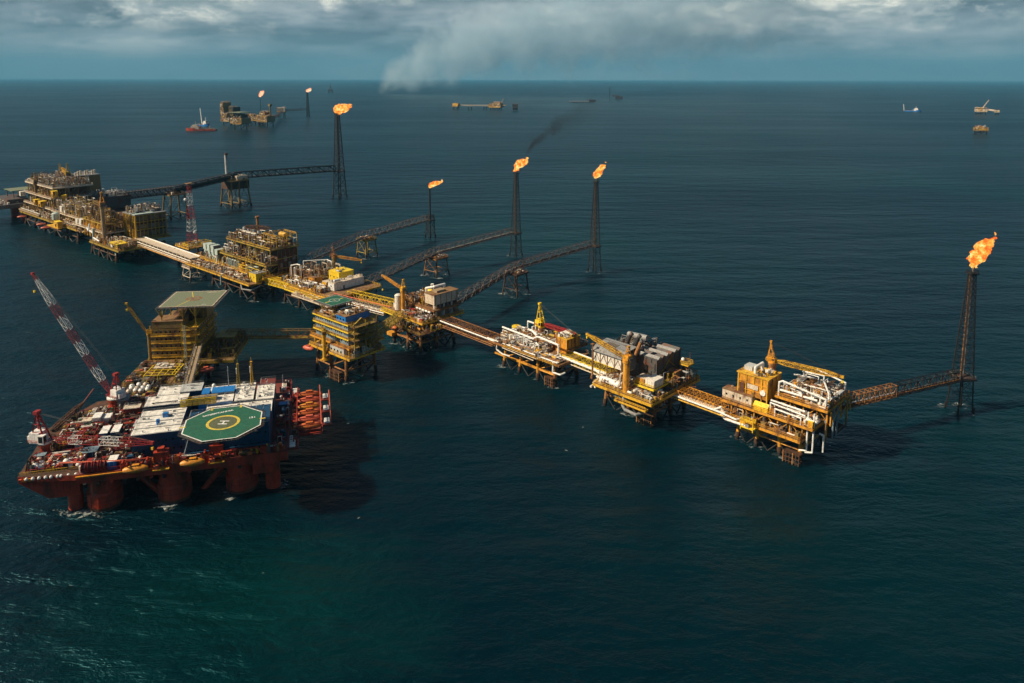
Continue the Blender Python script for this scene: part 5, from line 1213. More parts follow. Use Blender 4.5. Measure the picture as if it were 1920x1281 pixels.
def build_p4():
    rng = random.Random(71)
    T = Thing('process_platform', 'rust-brown platform with boxy house, tall white upright tank and yellow crane post', 'platform', F4, (15, 18, 0))
    jacket(T, grid(11.9, 33, 7, 28, 3, 3), 10, 'rust', .75); 
    m = MB(); m.box(9, 13.5, 3, 6, 4.6, 6.4, 'orange'); m.beam((10, 6, 5.4), (31, 8, 5), 1.0, 'rust'); m.box(11, 35, 5, 24, 9.4, 9.8, 'rustdark'); m.rail(11, 35, 5, 24, 9.8, 'olive'); T.part('lower_walkway', m)
    m = MB(); m.deck(-6, 29.5, 11, 40, 13.6, 'deckbrown', 'yellow', 1.0); m.deck(2, 28, 20, 38, 18, 'deckbrown', 'rust', .7); m.deck(-6, 6, 9.6, 11, 13.4, 'deckbrown', 'bright_yellow', .6); T.part('deck', m)
    m = MB(); frame_level(m, -4, 28, 12.5, 39, 10, 13, 7, 5, 'rust', .35); frame_level(m, 4, 27, 21, 37, 13.6, 17.6, 5, 3, 'rust', .35); T.part('understructure', m)
    m = MB(); m.box(18.8, 26.6, 21.4, 38, 20.4, 25.8, 'cream'); m.box(18.4, 27, 21, 38.4, 25.8, 26.1, 'deckbrown'); m.box(20.5, 24.5, 25, 31, 26.1, 27.2, 'wood'); m.box(19.2, 26.7, 23, 37, 18, 20.4, 'rustdark')
    for i in range(5): m.beam((26.7, 22 + i * 3.8, 20.4), (26.7, 22 + i * 3.8, 25.8), .25, 'rust')
    for z in (21.6, 23.4): m.beam((18.8, 21.35, z), (26.6, 21.35, z), .14, 'cream')
    for i in range(5): m.tube((25.8, 22.6 + i * 2.7, 13.7), (25.8, 22.6 + i * 2.7, 20.2), 1.1, ['cream', 'steel', 'lightgrey', 'steel', 'lightgrey'][i], 12)
    T.part('rusty_house', m)
    m = MB(); m.pipe([(13, 27, 20), (13, 27, 26), (17.6, 29, 27.4), (17.6, 36, 27.4), (17.6, 36, 24)], .7, 'clean_white', 10); m.vessel((8, 32, 22), (16, 32, 22), 1.8, 'bright_yellow', 14); m.pipe([(6, 36, 18), (6, 36, 25), (8, 36, 25.6), (8, 36, 18)], .3, 'clean_white', 8); T.part('top_vessels', m)
    m = MB(); clutter(m, 3, 18, 21, 37, 18, 5.4, 110, ['rust', 'brown', 'olive', 'white', 'deckbrown', 'yellow'], rng, ('white', 'rust', 'grey')); T.part('top_deck_equipment', m)
    m = MB(); clutter(m, -5.6, 9, 17, 39, 13.6, 7.5, 130, ['rust', 'deckbrown', 'white', 'cream', 'brown'], rng, ('white', 'rust', 'deckbrown')); T.part('pipe_stack', m)
    m = MB(); clutter(m, 8, 29, 11.4, 20, 13.6, 2.6, 80, ['rust', 'white', 'red', 'grey', 'darkgrey'], rng, ('white', 'rust')); m.box(15.4, 18.2, 13.2, 15.6, 13.6, 15.8, 'red'); T.part('deck_equipment', m)
    m = MB(); clutter(m, 12, 34, 6, 23, 9.8, 3, 70, ['rustdark', 'olive', 'rust', 'orange'], rng, ('rust', 'olive', 'grey')); T.part('lower_deck_equipment', m)
    for i in range(5): 
        m = MB(); m.vessel((12.5 + i * 2.6, 20.4, 16.4), (12.5 + i * 2.6 + 1.7, 20.4, 16.4), .6, 'clean_white', 10); T.part('white_drum', m)
build_p4()
tank('storage_tank', 'tall upright white tank left of the yellow crane post on the rust-brown platform', F4, (1.6, 16.2, 13.62), 1.9, 8.4, 'white', 'z')
crane('platform_crane', 'yellow crane post on the rust-brown platform, slim boom lying back to the left', F4, (7.6, 15.0, 12.0), 168, 14.0, 1.05, (26.5, 1.2), 'yellow', 'orange', 5.2, 1.1, 'yellow', None, 18, 'orange', .9, 8, .8, .17)
lifeboat('small orange lifeboat under the rust-brown platform', F4, (13, 4.0, 8.2), 6, 'boatorange', 6.5, 'lifeboats hung on the platforms')

def build_p5():
    rng = random.Random(81)
    T = Thing('process_platform', 'platform with rust-red pipe forest, large bright yellow house and long white cabin', 'platform', F5, (5, 10, 0))
    jacket(T, grid(-14, 34, -2, 24, 4, 2), 10.5, 'rustdark', .8)
    m = MB(); m.deck(-20, 40, -6.5, 30, 13.8, 'deckbrown', 'yellow', 1.0); m.deck(6, 50, -10.8, -6.8, 11, 'deckbrown', 'cream', .8, 's'); m.deck(-4, 40, -9.5, -6.6, 12.4, 'rust', 'bright_yellow', .8, 's'); T.part('deck', m)
    m = MB(); frame_level(m, -18, 38, -5, 28, 9.6, 13, 9, 4, 'rustdark', .4); m.beam((6, -9, 14), (12, -4, 20), .2, 'bright_yellow'); m.beam((18, -9, 11), (25, -6.6, 19), .25, 'yellow'); T.part('understructure', m)
    m = MB(); clutter(m, -19, 4, 4, 28, 13.8, 8.5, 230, ['rust', 'deckbrown', 'brown', 'cream', 'olive'], rng, ('rust', 'white', 'deckbrown', 'cream')); T.part('pipe_forest', m)
    m = MB(); W = 'clean_white'
    m.pipe([(-17, 4, 13.8), (-17, 4, 22), (-13, 6, 23), (-10, 6, 23), (-10, 6, 14)], .38, W, 8); m.pipe([(-15.4, 12, 14), (-15.4, 12, 23.6), (-7, 24, 23.6), (-2, 24, 23.2), (-2, 24, 15)], .34, W, 8); m.pipe([(-12, 3, 14), (-12, 3, 21.6), (-11, 3, 21.6)], .3, W, 8)
    m.pipe([(-2, -3, 14), (-2, -3, 17), (3, -4, 17.6), (5, -5, 15.4), (9, -6, 14.6)], .4, W, 8); m.pipe([(-10, -6, 13), (-3, -8.6, 11.6), (12, -9.4, 11), (30, -10.4, 11.2)], .36, 'cream', 8)
    T.part('white_pipework', m)
    m = MB(); clutter(m, -16, 26, -6, 3, 13.8, 3.8, 150, ['white', 'rust', 'grey', 'yellow', 'deckbrown'], rng, ('clean_white', 'white', 'rust')); clutter(m, 4, 27, 3, 29, 13.8, 2.4, 60, ['cream', 'yellow', 'rust', 'white'], rng); clutter(m, 8, 48, -10.4, -7, 11, 2, 60, ['rust', 'white', 'cream'], rng); T.part('deck_equipment', m)
build_p5()
cabin('yellow_house', 'big bright yellow house with hipped roof on the middle-left platform', 'cabin', F5, (7.6, 15.0, 13.82), 10.5, 11, 7.0, 'bright_yellow', 'bright_yellow', random.Random(7), 3, doork='yellow')
cabin('orange_house', 'small orange house beside the pipe forest left of the bright yellow house', 'cabin', F5, (1.6, 4.2, 13.82), 6.4, 5.6, 4.2, 'orange', 'deckbrown', random.Random(8), 2, doork='rust')
cabin('yellow_house', 'small yellow hut between the orange house and the long white cabin', 'cabin', F5, (15.6, 4.4, 13.82), 4.6, 4.2, 3.8, 'yellow', 'cream', random.Random(9), 1, doork='rust')
cabin('white_cabin', 'long white cabin with cream top at the right end of the yellow house platform', 'cabin', F5, (22.4, 4.0, 13.82), 6.0, 22.0, 4.6, 'clean_white', 'cream', random.Random(10), 1, doork='window')
cabin('white_cabin', 'small white hut in front of the long white cabin', 'cabin', F5, (21.0, -3.4, 13.82), 4.6, 3.2, 2.6, 'lightgrey', 'white', random.Random(12), 1, doork='grey', gear=False)
crane('platform_crane', 'rusty brown crane tower behind the pipe forest with boom pointing right', F5, (-6.0, 29.0, 13.82), 32, 10.4, 1.4, (17, -1.8), 'rust', 'orange', 5.6, 1.3, 'rust', None, 12, 'brown', .9, 1.2, .9, .2)

def build_p6():
    rng = random.Random(91)
    T = Thing('process_platform', 'dense dark-green and grey platform with upright pale containers along its left side', 'platform', F6, (0, 6, 0))
    jacket(T, grid(-20, 33, -11, 14, 4, 3), 11, 'rustdark', .85)
    m = MB(); m.deck(-48, 36, -17, -8, 12, 'deckbrown', 'yellow', .9, 's'); m.deck(-54, 38, -8, 18, 15, 'deckbrown', 'yellow', 1.0); m.deck(-24, 37, -5, 18, 22, 'darkgrey', 'olive', .9); m.deck(-20, 36, -1, 20, 31.5, 'darkgrey', 'olive', .8); T.part('deck', m)
    m = MB(); frame_level(m, -34, 32, -7, 16, 10.5, 14.4, 9, 3, 'rustdark', .4); frame_level(m, -23, 36, -4.6, 17, 15, 21.6, 8, 3, 'olive', .45); frame_level(m, -19, 35, -.6, 19, 22, 31, 7, 3, 'olive', .4); T.part('understructure', m)
    m = MB(); clutter(m, -46, 30, -16.4, -8.4, 12, 3.4, 260, ['rust', 'cream', 'white', 'deckbrown', 'brown', 'grey'], rng, ('cream', 'white', 'rust')); T.part('pipe_deck_equipment', m)
    m = MB(); clutter(m, -52, -26, -7, 16, 15, 4.6, 90, ['grey', 'white', 'rust', 'palegreen', 'brown'], rng, ('white', 'palegreen', 'rust')); clutter(m, -24, 36, -7.6, 10, 15, 6.0, 230, ['rustdark', 'olive', 'darkgrey', 'rust', 'palegreen', 'brown', 'white'], rng, ('white', 'palegreen', 'rust')); T.part('middle_deck_equipment', m)
    m = MB(); clutter(m, -22, 36, -4.6, 16, 22, 8.0, 300, ['rustdark', 'darkgrey', 'olive', 'rust', 'brown', 'white'], rng, ('grey', 'white', 'olive', 'rust')); T.part('upper_deck_equipment', m)
    m = MB(); clutter(m, -18, 35, -.5, 19, 31.5, 5.5, 260, ['rustdark', 'brown', 'olive', 'rust', 'darkgrey', 'grey'], rng, ('rust', 'olive', 'cream', 'white')); T.part('top_deck_equipment', m)
    m = MB(); m.box(30, 37.4, 3, 17, 15.2, 30.5, 'rustdark')
    for i in range(6): m.beam((37.6, 3 + i * 2.8, 12), (37.6, 3 + i * 2.8, 30), .35, 'darkgrey')
    for z in (18.5, 25): m.beam((37.7, 3, z), (37.7, 17, z), .4, 'olive')
    for i in range(4): m.box(37.5, 38, 4 + i * 3.2, 6 + i * 3.2, 19 + (i % 2) * 4, 22 + (i % 2) * 4, 'steel')
    T.part('dark_end_house', m)
    m = MB()
    for i in range(4):
        m.box(-22 + i * 6.4, -17 + i * 6.4, 8, 15, 31.5, 35.4, 'darkgrey'); m.box(-22.2 + i * 6.4, -16.8 + i * 6.4, 7.8, 9.6, 35.4, 35.9, 'white'); m.tube((-19.5 + i * 6.4, 12.5, 35.4), (-19.5 + i * 6.4, 12.5, 37), 1.2, 'lightgrey', 12)
    T.part('turbine_house', m)
    m = MB(); m.vessel((24, 14, 38), (31, 14, 38), 1.8, 'yellow', 14); m.rail(20, 35, 4, 19, 38.5, 'yellow', 1.4, .2, 2); posts(m, grid(20, 35, 4, 19, 3, 3), 31.5, 38.5, 'yellow', .28)
    for i in range(4): m.beam((20 + i * 5, 4, 31.5), (20 + i * 5, 4, 38.5), .3, 'yellow'); m.beam((20, 4 + i * 5, 36), (35, 4 + i * 5, 36), .22, 'olive')
    T.part('yellow_top_frame', m)
    m = MB(); m.tube((-8, 16, 31), (-8, 16, 44.5), .9, 'rust', 12); m.tube((-8, 16, 44.5), (-8, 16, 45.6), 1.4, 'rust', 12); T.part('exhaust_stack', m)
    m = MB(); lattice_boom(m, (-14, 10, 38.5), (12, 14, 40), 2.2, 'rustdark', 14, .3); T.part('pipe_rack', m)
    m = MB()
    for i in range(5): x = -36 + i * 6; m.beam((x, -8.2, 12), (x, -8.2, 18), .3, 'bright_yellow')
    for z in (17.4, 19.4): m.beam((8, -8.2, z), (34, -8.2, z), .25, 'bright_yellow')
    for z in (22.9, 32.4): m.beam((2, -5.2 if z < 25 else -1.2, z), (36, -5.2 if z < 25 else -1.2, z), .22, 'yellow')
    for x in (6, 8.4, 18, 20.4): m.beam((x, -8.6, 12), (x, -8.6, 25), .25, 'olive')
    for i in range(12): m.beam((18, -8.7, 13 + i), (20.4, -8.7, 13 + i), .16, 'yellow')
    m.pipe([(2, -16.6, 12), (2, -17.6, 12), (2, -17.8, 6)], .4, 'palegreen', 8); m.pipe([(24, -15.6, 11), (28, -17.4, 8), (35, -15, 8), (37, -10, 10)], .5, 'grey', 8)
    for i in range(5): m.pipe([(-8 + i * 3.4, -7.6, 15.2), (-8 + i * 3.4, -7.6, 20.4), (-6 + i * 3.4, -7.6, 20.6), (-6 + i * 3.4, -7.6, 15.2)], .3, 'palegreen', 7)
    T.part('yellow_frame', m)
build_p6()
for i, (x, y, s, lb) in enumerate(((-50, -3.0, 5.2, 'pale green upright container, leftmost of the four on the dense dark-green platform'), (-42.6, -4.0, 6.0, 'pale green upright container, second of the four on the dense dark-green platform'), (-35, -5.0, 6.4, 'pale green upright container, third of the four on the dense dark-green platform'), (-26.8, -6.4, 5.0, 'smaller pale blue-white container, rightmost of the four on the dense dark-green platform'))):
    T = Thing('air_intake_box', lb, 'container', F6, (x, y, 15.02), 0, 'upright intake containers')
    m = MB(); m.box(0, 3.8, 0, 5, 4.6, 4.6 + s - 1.6, 'steel'); m.box(-.05, 3.85, -.06, 0, 4.6, 4.6 + s - 1.6, 'palegreen'); m.box(-.1, 3.9, -.1, 5.1, 3 + s, 3.2 + s, 'palegreen'); T.part('body', m, absolute=False)
    m = MB(); m.box(.5, 3.2, .3, 3.6, 0, 4.6, 'palegreen'); m.box(-.4, .5, -.3, 1.5, 0, 2.2, 'lightgrey'); T.part('duct', m, absolute=False)
cabin('yellow_house', 'yellow house on the near right corner of the dense dark-green platform', 'cabin', F6, (27.0, -11.4, 12.1), 8.0, 7.0, 5.6, 'bright_yellow', 'grey', random.Random(14), 2, doork='window')
cabin('yellow_house', 'small orange-yellow hut below the dense dark-green platform left of the yellow house', 'cabin', F6, (8, -7.8, 15.02), 4.0, 3.4, 3.2, 'orange', 'yellow', random.Random(15), 1, doork='rust')
def rwm(m):
    h, w = 46.0, 3.0; n = 14
    for i in range(n):
        a, b = w * (1 - i / n * .66), w * (1 - (i + 1) / n * .66); z0, z1 = i * h / n, (i + 1) * h / n; k = 'red' if (i // 3) % 2 == 0 else 'lightgrey'
        for sx, sy, tx, ty in ((-1, -1, 1, -1), (1, -1, 1, 1), (1, 1, -1, 1), (-1, 1, -1, -1)):
            m.beam((sx * a, sy * a, z0), (sx * b, sy * b, z1), .26, k); m.beam((sx * a, sy * a, z0), (tx * b, ty * b, z1), .13, k); m.beam((sx * a, sy * a, z0), (tx * a, ty * a, z0), .2, k)
    m.box(-2.2, 2.2, -2.2, 2.2, h, h + .5, 'deckbrown'); m.ball((-1.8, -2.6, 34), 1.2, 'clean_white', 10, 6); m.ball((2.6, 1, 9), 1.2, 'clean_white', 10, 6)
TW = (-243.0, 546.2)
small('communications_tower', 'red and white lattice communications tower behind the pipe bridge', 'tower', frame(*TW, -40), (0, 0, 15), rwm)
T = Thing('tower_platform', 'low yellow-decked platform carrying the red and white communications tower', 'platform', frame(*TW, -40), (0, 0, 0))
jacket(T, grid(-7, 7, -7, 7, 2, 2), 12, 'rustdark', .8)
m = MB(); m.deck(-9, 12, -9, 9, 14.4, 'deckbrown', 'yellow', 1.0); m.rail(2, 12, -9, 9, 15, 'bright_yellow', 2.2, .25, 4); T.part('deck', m)
m = MB(); clutter(m, -8, 11, -8, 8, 14.4, 3, 40, ['yellow', 'rust', 'white', 'brown'], random.Random(2)); T.part('deck_equipment', m)

def build_p7():
    rng = random.Random(101)
    T = Thing('process_platform', 'tall olive-framed platform with grey roof, right end of the far left cluster', 'platform', F7, (-4, 20, 0))
    jacket(T, grid(-22, 22, 2, 38, 4, 3), 11, 'rustdark', 1.0, splay=1.2)
    m = MB(); m.deck(-16, 38, -3, 14, 12, 'deckbrown', 'olive', 1.2); m.deck(-66, 20, 12, 45, 14, 'deckbrown', 'olive', 1.2); m.deck(-66, -2, 3, 21, 19, 'deckbrown', 'cream', .9); m.deck(-46, -2, 4, 21, 26, 'deckbrown', 'olive', 1.0); T.part('deck', m)
    m = MB(); frame_level(m, -44, -4, 4, 20, 12, 25.4, 8, 3, 'yellow', .55); frame_level(m, -44, -4, 4.3, 20.3, 19, 26, 8, 3, 'orange', .4); T.part('frame_tower', m)
    m = MB(); m.box(-4, 16, 20, 43, 14.6, 33, 'rustdark')
    for z in (14.8, 20.8, 27, 32.2): m.box(-4.7, 16.9, 19.2, 43.7, z, z + .6, 'olive')
    for i in range(9): m.beam((-4.4 + i * 2.6, 19.1, 14), (-4.4 + i * 2.6, 19.1, 32.6), .55, 'yellow' if i % 2 == 0 else 'olive')
    for i in range(9): m.beam((17, 19.6 + i * 2.95, 14), (17, 19.6 + i * 2.95, 32.6), .5, 'olive')
    for i in range(3):
        m.beam((-4 + i * 5, 19, 14.8), (1 + i * 5, 19, 20.4), .4, 'yellow'); m.beam((1 + i * 5, 19, 14.8), (-4 + i * 5, 19, 20.4), .4, 'yellow')
    for z in (16, 22, 28.4):
        for i in range(8): m.box(16.05, 16.6, 20.6 + i * 2.9, 22.6 + i * 2.9, z, z + 3.2, ['brown', 'darkgrey', 'steel'][(i + int(z)) % 3])
    m.box(-5, 17.4, 18.8, 44, 33, 33.5, 'grey'); m.box(8, 17.8, 18.8, 34, 33.5, 34, 'palegreen')
    T.part('module_block', m)
    m = MB(); clutter(m, -4, 12, 20, 42, 33.5, 6, 150, ['grey', 'steel', 'wood', 'lightgrey', 'deckbrown'], rng, ('grey', 'cream')); clutter(m, -44, -4, 4, 20, 26, 8, 230, ['olive', 'deckbrown', 'brown', 'yellow', 'wood', 'rust'], rng, ('rust', 'cream', 'olive')); T.part('roof_equipment', m)
    m = MB(); clutter(m, -64, -6, 4, 20, 12, 7, 260, ['rust', 'yellow', 'rustdark', 'deckbrown', 'brown', 'white'], rng, ('rust', 'white', 'cream')); clutter(m, -14, 37, -2.4, 13, 12, 6, 220, ['rust', 'rustdark', 'white', 'olive', 'deckbrown', 'orange'], rng, ('white', 'cream', 'rust')); T.part('deck_equipment', m)
    m = MB(); clutter(m, -64, -46, 4, 20, 19, 6, 50, ['white', 'rust', 'olive', 'yellow'], rng, ('white', 'cream', 'rust')); clutter(m, -42, -6, 4, 8, 19, 6, 90, ['rust', 'yellow', 'orange'], rng, ('cream', 'rust')); T.part('middle_deck_equipment', m)
    m = MB(); clutter(m, -24, 26, 0, 30, 6, 4.5, 110, ['rustdark', 'darkgrey', 'palegreen'], rng, ('rust', 'palegreen', 'grey')); T.part('lower_deck_equipment', m)
    m = MB(); m.pipe([(-30, 1, 20), (-26, .6, 18), (-22, 0, 24), (-22, 0, 19), (-16, 0, 18)], .7, 'clean_white', 8); m.pipe([(-6, -3.4, 16), (6, -3.8, 15)], .6, 'clean_white', 8); m.pipe([(-12, -1, 22), (-12, -1.4, 12)], .9, 'palegreen', 8); T.part('white_pipework', m)
    T = Thing('process_platform', 'largest tan and brown platform with tall crane towers at the far left of the photo', 'platform', F7, (-150, 30, 0))
    jacket(T, grid(-198, -72, 9, 28, 6, 2), 11, 'rustdark', 1.1, splay=1.5)
    m = MB(); m.deck(-206, -64, 5, 34, 13, 'deckbrown', 'olive', 1.4); m.deck(-205, -134, 9, 42, 22, 'deckbrown', 'cream', 1.0); m.deck(-206, -134, 12, 46, 41, 'grey', 'cream', 1.2); m.deck(-205, -134, 10, 44, 31.5, 'deckbrown', 'cream', .9); m.deck(-130, -66, 8, 34, 22, 'deckbrown', 'cream', 1.0); m.box(-204, -150, 3.8, 5, 14, 15.4, 'wood'); m.box(-196, -146, 3.4, 3.8, 16.6, 17.2, 'white'); m.deck(-172, -66, 34, 80, 15, 'rustdark', 'olive', 1.2); T.part('deck', m)
    m = MB(); frame_level(m, -204, -136, 10, 40, 13, 21.5, 11, 4, 'brown', .6); frame_level(m, -203, -136, 13, 44, 22, 31, 11, 4, 'olive', .6); frame_level(m, -203, -136, 13, 44, 31.5, 40.4, 11, 4, 'brown', .6); frame_level(m, -128, -68, 9, 33, 13, 21.4, 9, 3, 'yellow', .5); T.part('understructure', m)
    m = MB(); clutter(m, -204, -136, 9, 30, 13, 8, 330, ['rustdark', 'rust', 'darkgrey', 'deckbrown', 'olive'], rng, ('cream', 'rust', 'grey')); clutter(m, -204, -136, 12.5, 34, 31.5, 9, 300, ['brown', 'darkgrey', 'rustdark', 'rust', 'olive', 'wood'], rng, ('cream', 'rust', 'white')); clutter(m, -204, -136, 10.5, 34, 22, 9, 320, ['brown', 'darkgrey', 'rustdark', 'rust', 'olive', 'white', 'deckbrown'], rng, ('cream', 'rust', 'white')); T.part('inner_equipment', m)
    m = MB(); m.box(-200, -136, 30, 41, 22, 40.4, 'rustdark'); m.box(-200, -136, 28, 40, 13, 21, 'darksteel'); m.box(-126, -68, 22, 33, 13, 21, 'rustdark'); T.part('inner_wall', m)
    m = MB(); clutter(m, -204, -136, 13, 45, 41, 8, 460, ['grey', 'lightgrey', 'brown', 'deckbrown', 'steel', 'rustdark', 'olive'], rng, ('grey', 'cream', 'rust')); T.part('roof_equipment', m)
    m = MB(); clutter(m, -128, -68, 9, 33, 22, 12, 380, ['olive', 'white', 'grey', 'rust', 'yellow', 'brown', 'rustdark'], rng, ('white', 'cream', 'olive')); clutter(m, -204, -68, 5.5, 9, 13, 6, 300, ['rust', 'cream', 'brown', 'white', 'olive'], rng, ('cream', 'white', 'rust')); clutter(m, -128, -66, 6, 30, 13, 7, 220, ['rust', 'olive', 'brown', 'yellow', 'rustdark'], rng, ('cream', 'white')); T.part('deck_equipment', m)
    m = MB()
    m.box(-194, -170, 46.4, 66, 15, 45, 'brown'); m.box(-194.4, -169.6, 46, 66.4, 45, 45.5, 'grey'); m.box(-170, -169.4, 40, 66, 24, 44.8, 'brown')
    for i in range(6): m.tube((-174 - 3.4 * (i % 2), 48 + i * 3.2, 45.5), (-174 - 3.4 * (i % 2), 48 + i * 3.2, 49.5), 1.0, 'cream', 10)
    m.pipe([(-184, 48, 46.6), (-184, 65, 46.6)], .8, 'clean_white', 7)
    T.part('blank_walled_block', m)
    m = MB(); m.box(-164, -132, 48, 78, 15.3, 27, 'darkgrey'); m.box(-164.5, -131.5, 47.5, 78.5, 27, 27.6, 'steel'); clutter(m, -162, -134, 50, 76, 27.6, 5, 160, ['grey', 'lightgrey', 'steel', 'white'], rng, ('white', 'lightgrey', 'grey')); T.part('dark_roofed_block', m)
    m = MB(); m.vessel((-107, 4, 17), (-107, 4, 22), 3.2, 'palegreen', 14); m.beam((-100, 4, 12), (-103, 6, 28), .5, 'cream'); m.box(-114, -88, -1.5, 4.8, 11.4, 12, 'yellow'); T.part('pale_dome_vessel', m)
build_p7()
for i, (x, y, z, s, lb) in enumerate(((-170, 6.5, 22.3, (5, 4, 5), 'yellow hut, left one of the pair low on the tan and brown platform'), (-156, 6.2, 22.3, (6, 5, 5), 'yellow hut, right one of the pair low on the tan and brown platform'), (-133, 10, 33.0, (5, 4, 5.5), 'yellow hut perched high between the crane tower and the blank brown wall'), (-128, 16, 29.0, (3.5, 4, 5.5), 'narrow yellow hut tight against the blank brown wall'), (-98, -.8, 12.02, (8, 4, 5), 'orange-yellow hut at the lowest deck edge below the pale domed vessel'), (20, -2, 12.02, (14, 8, 4), 'wide bright yellow roofed hut at the foot of the rusty crane post'))):
    Tt = Thing('yellow_hut', lb, 'hut', F7, (x, y, z), 0, 'yellow huts on the far left cluster')
    m = MB(); m.box(0, s[0], 0, s[1], 0, s[2], 'yellow' if i != 5 else 'olive'); Tt.part('wall', m, absolute=False)
    m = MB(); m.box(-.2, s[0] + .2, -.2, s[1] + .2, s[2], s[2] + .3, 'bright_yellow'); Tt.part('roof', m, absolute=False)
    m = MB(); m.box(s[0] * .3, s[0] * .6, -.1, 0, .3, s[2] * .6, 'window'); Tt.part('door', m, absolute=False)
for i, (x, y, z, s, lb) in enumerate(((-112, 9, 22.05, 5.5, 'white cabin high on the deck right of the blank brown wall'), (-60, 3.2, 19.05, 4.5, 'white cabin with dark door, left of the pair above the olive frames'), (-52.5, 3.2, 19.05, 5, 'white cabin with dark door, right of the pair above the olive frames'), (-206, 6, 27.05, 4.5, 'small white cabin on an orange bracket at the far left edge'))):
    container(lb, F7, (x, y, z), s, s, s, 'white', 'white', group='white cabins on the far left cluster')
crane('platform_crane', 'rusty crane post with stubby mast in front of the olive-framed far left platform', F7, (-2.6, 3.2, 12.02), 170, 28, 1.5, (30, -1), 'orange', 'brown', 10, 2, 'rust', None, 14, 'wood', 1.5, 1, 1.4, .35)
crane('platform_crane', 'brown crane tower at the left end of the tan platform, boom lying to the left', F7, (-178, 12, 13.02), 172, 28, 1.5, (34, -.5), 'brown', 'cream', 9, 2, 'brown', None, 14, 'brown', 1.5, 1, 1.2, .35)
crane('platform_crane', 'olive crane tower before the blank brown wall, yellow boom over the roofs', F7, (-166, 36, 15.05), 168, 32, 1.4, (40, 2), 'olive', 'yellow', 10, 2.2, 'olive', None, 14, 'wood', 1.5, 1, 1.4, .35)
small('lattice_mast', 'olive lattice mast highest at the left, beyond the end of the yellow crane boom', 'mast', F7, (-200, 41, 41.02), mast(15, 1.4, 'olive'))
for lb, x, y in (('pink-orange lifeboat at the left end of the far left cluster', -180, -1), ('pink-orange lifeboat in the middle of the far left cluster', -126, -2), ('pink-orange lifeboat beside the orange-yellow hut of the far left cluster', -106, -5)):
    lifeboat(lb, F7, (x, y, 9.4), 60, 'coral', 7.5, 'lifeboats hung on the platforms')
# the rig cut by the left edge of the picture
T = Thing('floating_rig', 'grey-decked red-legged rig cut off by the left edge of the photo', 'oil rig', F7, (-230, 14, 0))
m = MB(); m.box(-262, -217, -20, 20, 14, 18, 'steel'); m.box(-260, -222, 0, 18, 18, 22, 'darkgrey'); clutter(m, -260, -218, -19, 18, 18, 3, 90, ['white', 'grey', 'steel', 'lightgrey'], random.Random(4), ('white', 'grey')); m.box(-252, -228, 6, 28, 29, 29.5, 'heligrey'); posts(m, grid(-250, -230, 8, 18, 2, 2), 20, 29, 'steel', .8); T.part('hull_deck', m)
for x, y in ((-222, -14), (-222, 14), (-252, -14), (-252, 14)): m = MB(); m.tube((x, y, -8), (x, y, 14), 4, 'hullred', 18); T.part('column', m)
# ------------------------------------------------------------------ bridges between the platforms
def wp(fr, x, y, z): return tuple(fr @ Vector((x, y, z)))
W = 'clean_white'
bridge('orange-brown bridge with thick white pipes leading to the rightmost process platform', wp(F2, 43.5, 12.5, 10.2), wp(F1, 16.5, 4.8, 10.2), 6.4, 3.4, 'orange', 14, 'rust',
       [(-3.9, 1.2, .42, W), (-2.9, 1.5, .36, 'cream'), (-1.6, 1.2, .3, 'white'), (-.4, 1.2, .22, 'deckbrown'), (.8, 1.1, .22, 'rust'), (-4.6, .4, .25, 'yellow')], wd=.24)
bridge('rust-brown bridge full of pipes between the rust-brown platform and the low rusty platform', wp(F4, 30, 25.6, 10.2), wp(F3, -1.5, 21.4, 10.2), 6.4, 3.6, 'rust', 14, 'rustdark',
       [(-3.9, 2.8, .36, W), (-3.1, 2.0, .26, 'cream'), (-2.4, 1.6, .24, 'steel'), (-1.5, 1.6, .26, 'grey'), (-4.8, 1.2, .26, 'rust'), (-5.4, .6, .22, 'rust')], wd=.26)
bridge('yellow-railed bridge with fat white pipes left of the grey-roofed hall', wp(F3, 33, 29.5, 10.4), wp(F2, 15.0, 6.5, 10.4), 5.6, 3.2, 'bright_yellow', 12, 'olive',
       [(-3.6, 2.4, .5, W), (-2.5, 2.3, .4, W), (3.4, 3.4, .34, W), (-4.4, 1.0, .26, 'cream')], wd=.22)
bridge('white and rust bridge nearer of the two leading right from the yellow house platform', wp(F5, 33, -1.0, 10.6), wp(F4, -4.0, 12.6, 10.6), 5.4, 3.2, 'cream', 12, 'rust', [(-3.2, 1.4, .34, W), (-2.4, 2.4, .26, W), (2, 3.6, .25, 'coral')], wd=.26)
bridge('bright yellow bridge, farther of the two leading right from the yellow house platform', wp(F5, 36, 9.8, 10.6), wp(F4, -5, 23.6, 10.6), 4.4, 4.0, 'bright_yellow', 11, 'yellow', [(0, 1.2, .3, 'deckbrown')], wd=.24)
bridge('bright yellow lattice bridge between the dense dark-green platform and the rust-red pipe forest', wp(F6, 36, -2.8, 10.6), wp(F5, -3.6, -3.4, 10.6), 6.0, 3.8, 'bright_yellow', 14, 'bright_yellow', [(-1.2, .9, .3, W), (1, .9, .25, 'cream')], wd=.32)
bridge('long covered cream bridge leading right from the far left cluster', wp(F7, 14.5, 22.0, 10.4), wp(F6, -46, -10.6, 10.4), 6.6, 4.4, 'cream', 30, 'rust', [(-3.8, 1.0, .4, 'cream'), (-3.8, 2.6, .35, 'white'), (-4.6, .2, .3, 'orange'), (2.6, 5.2, .45, W)], wd=.3, roofk='cream')
bridge('dull yellow bridge between the yellow-galleried accommodation platform and the rust-brown platform', wp(FB, 6.5, 19.6, 17), wp(F4, 12.6, 9.8, 13.2), 3.2, 3.6, 'olive', 14, 'olive', [], wd=.28)
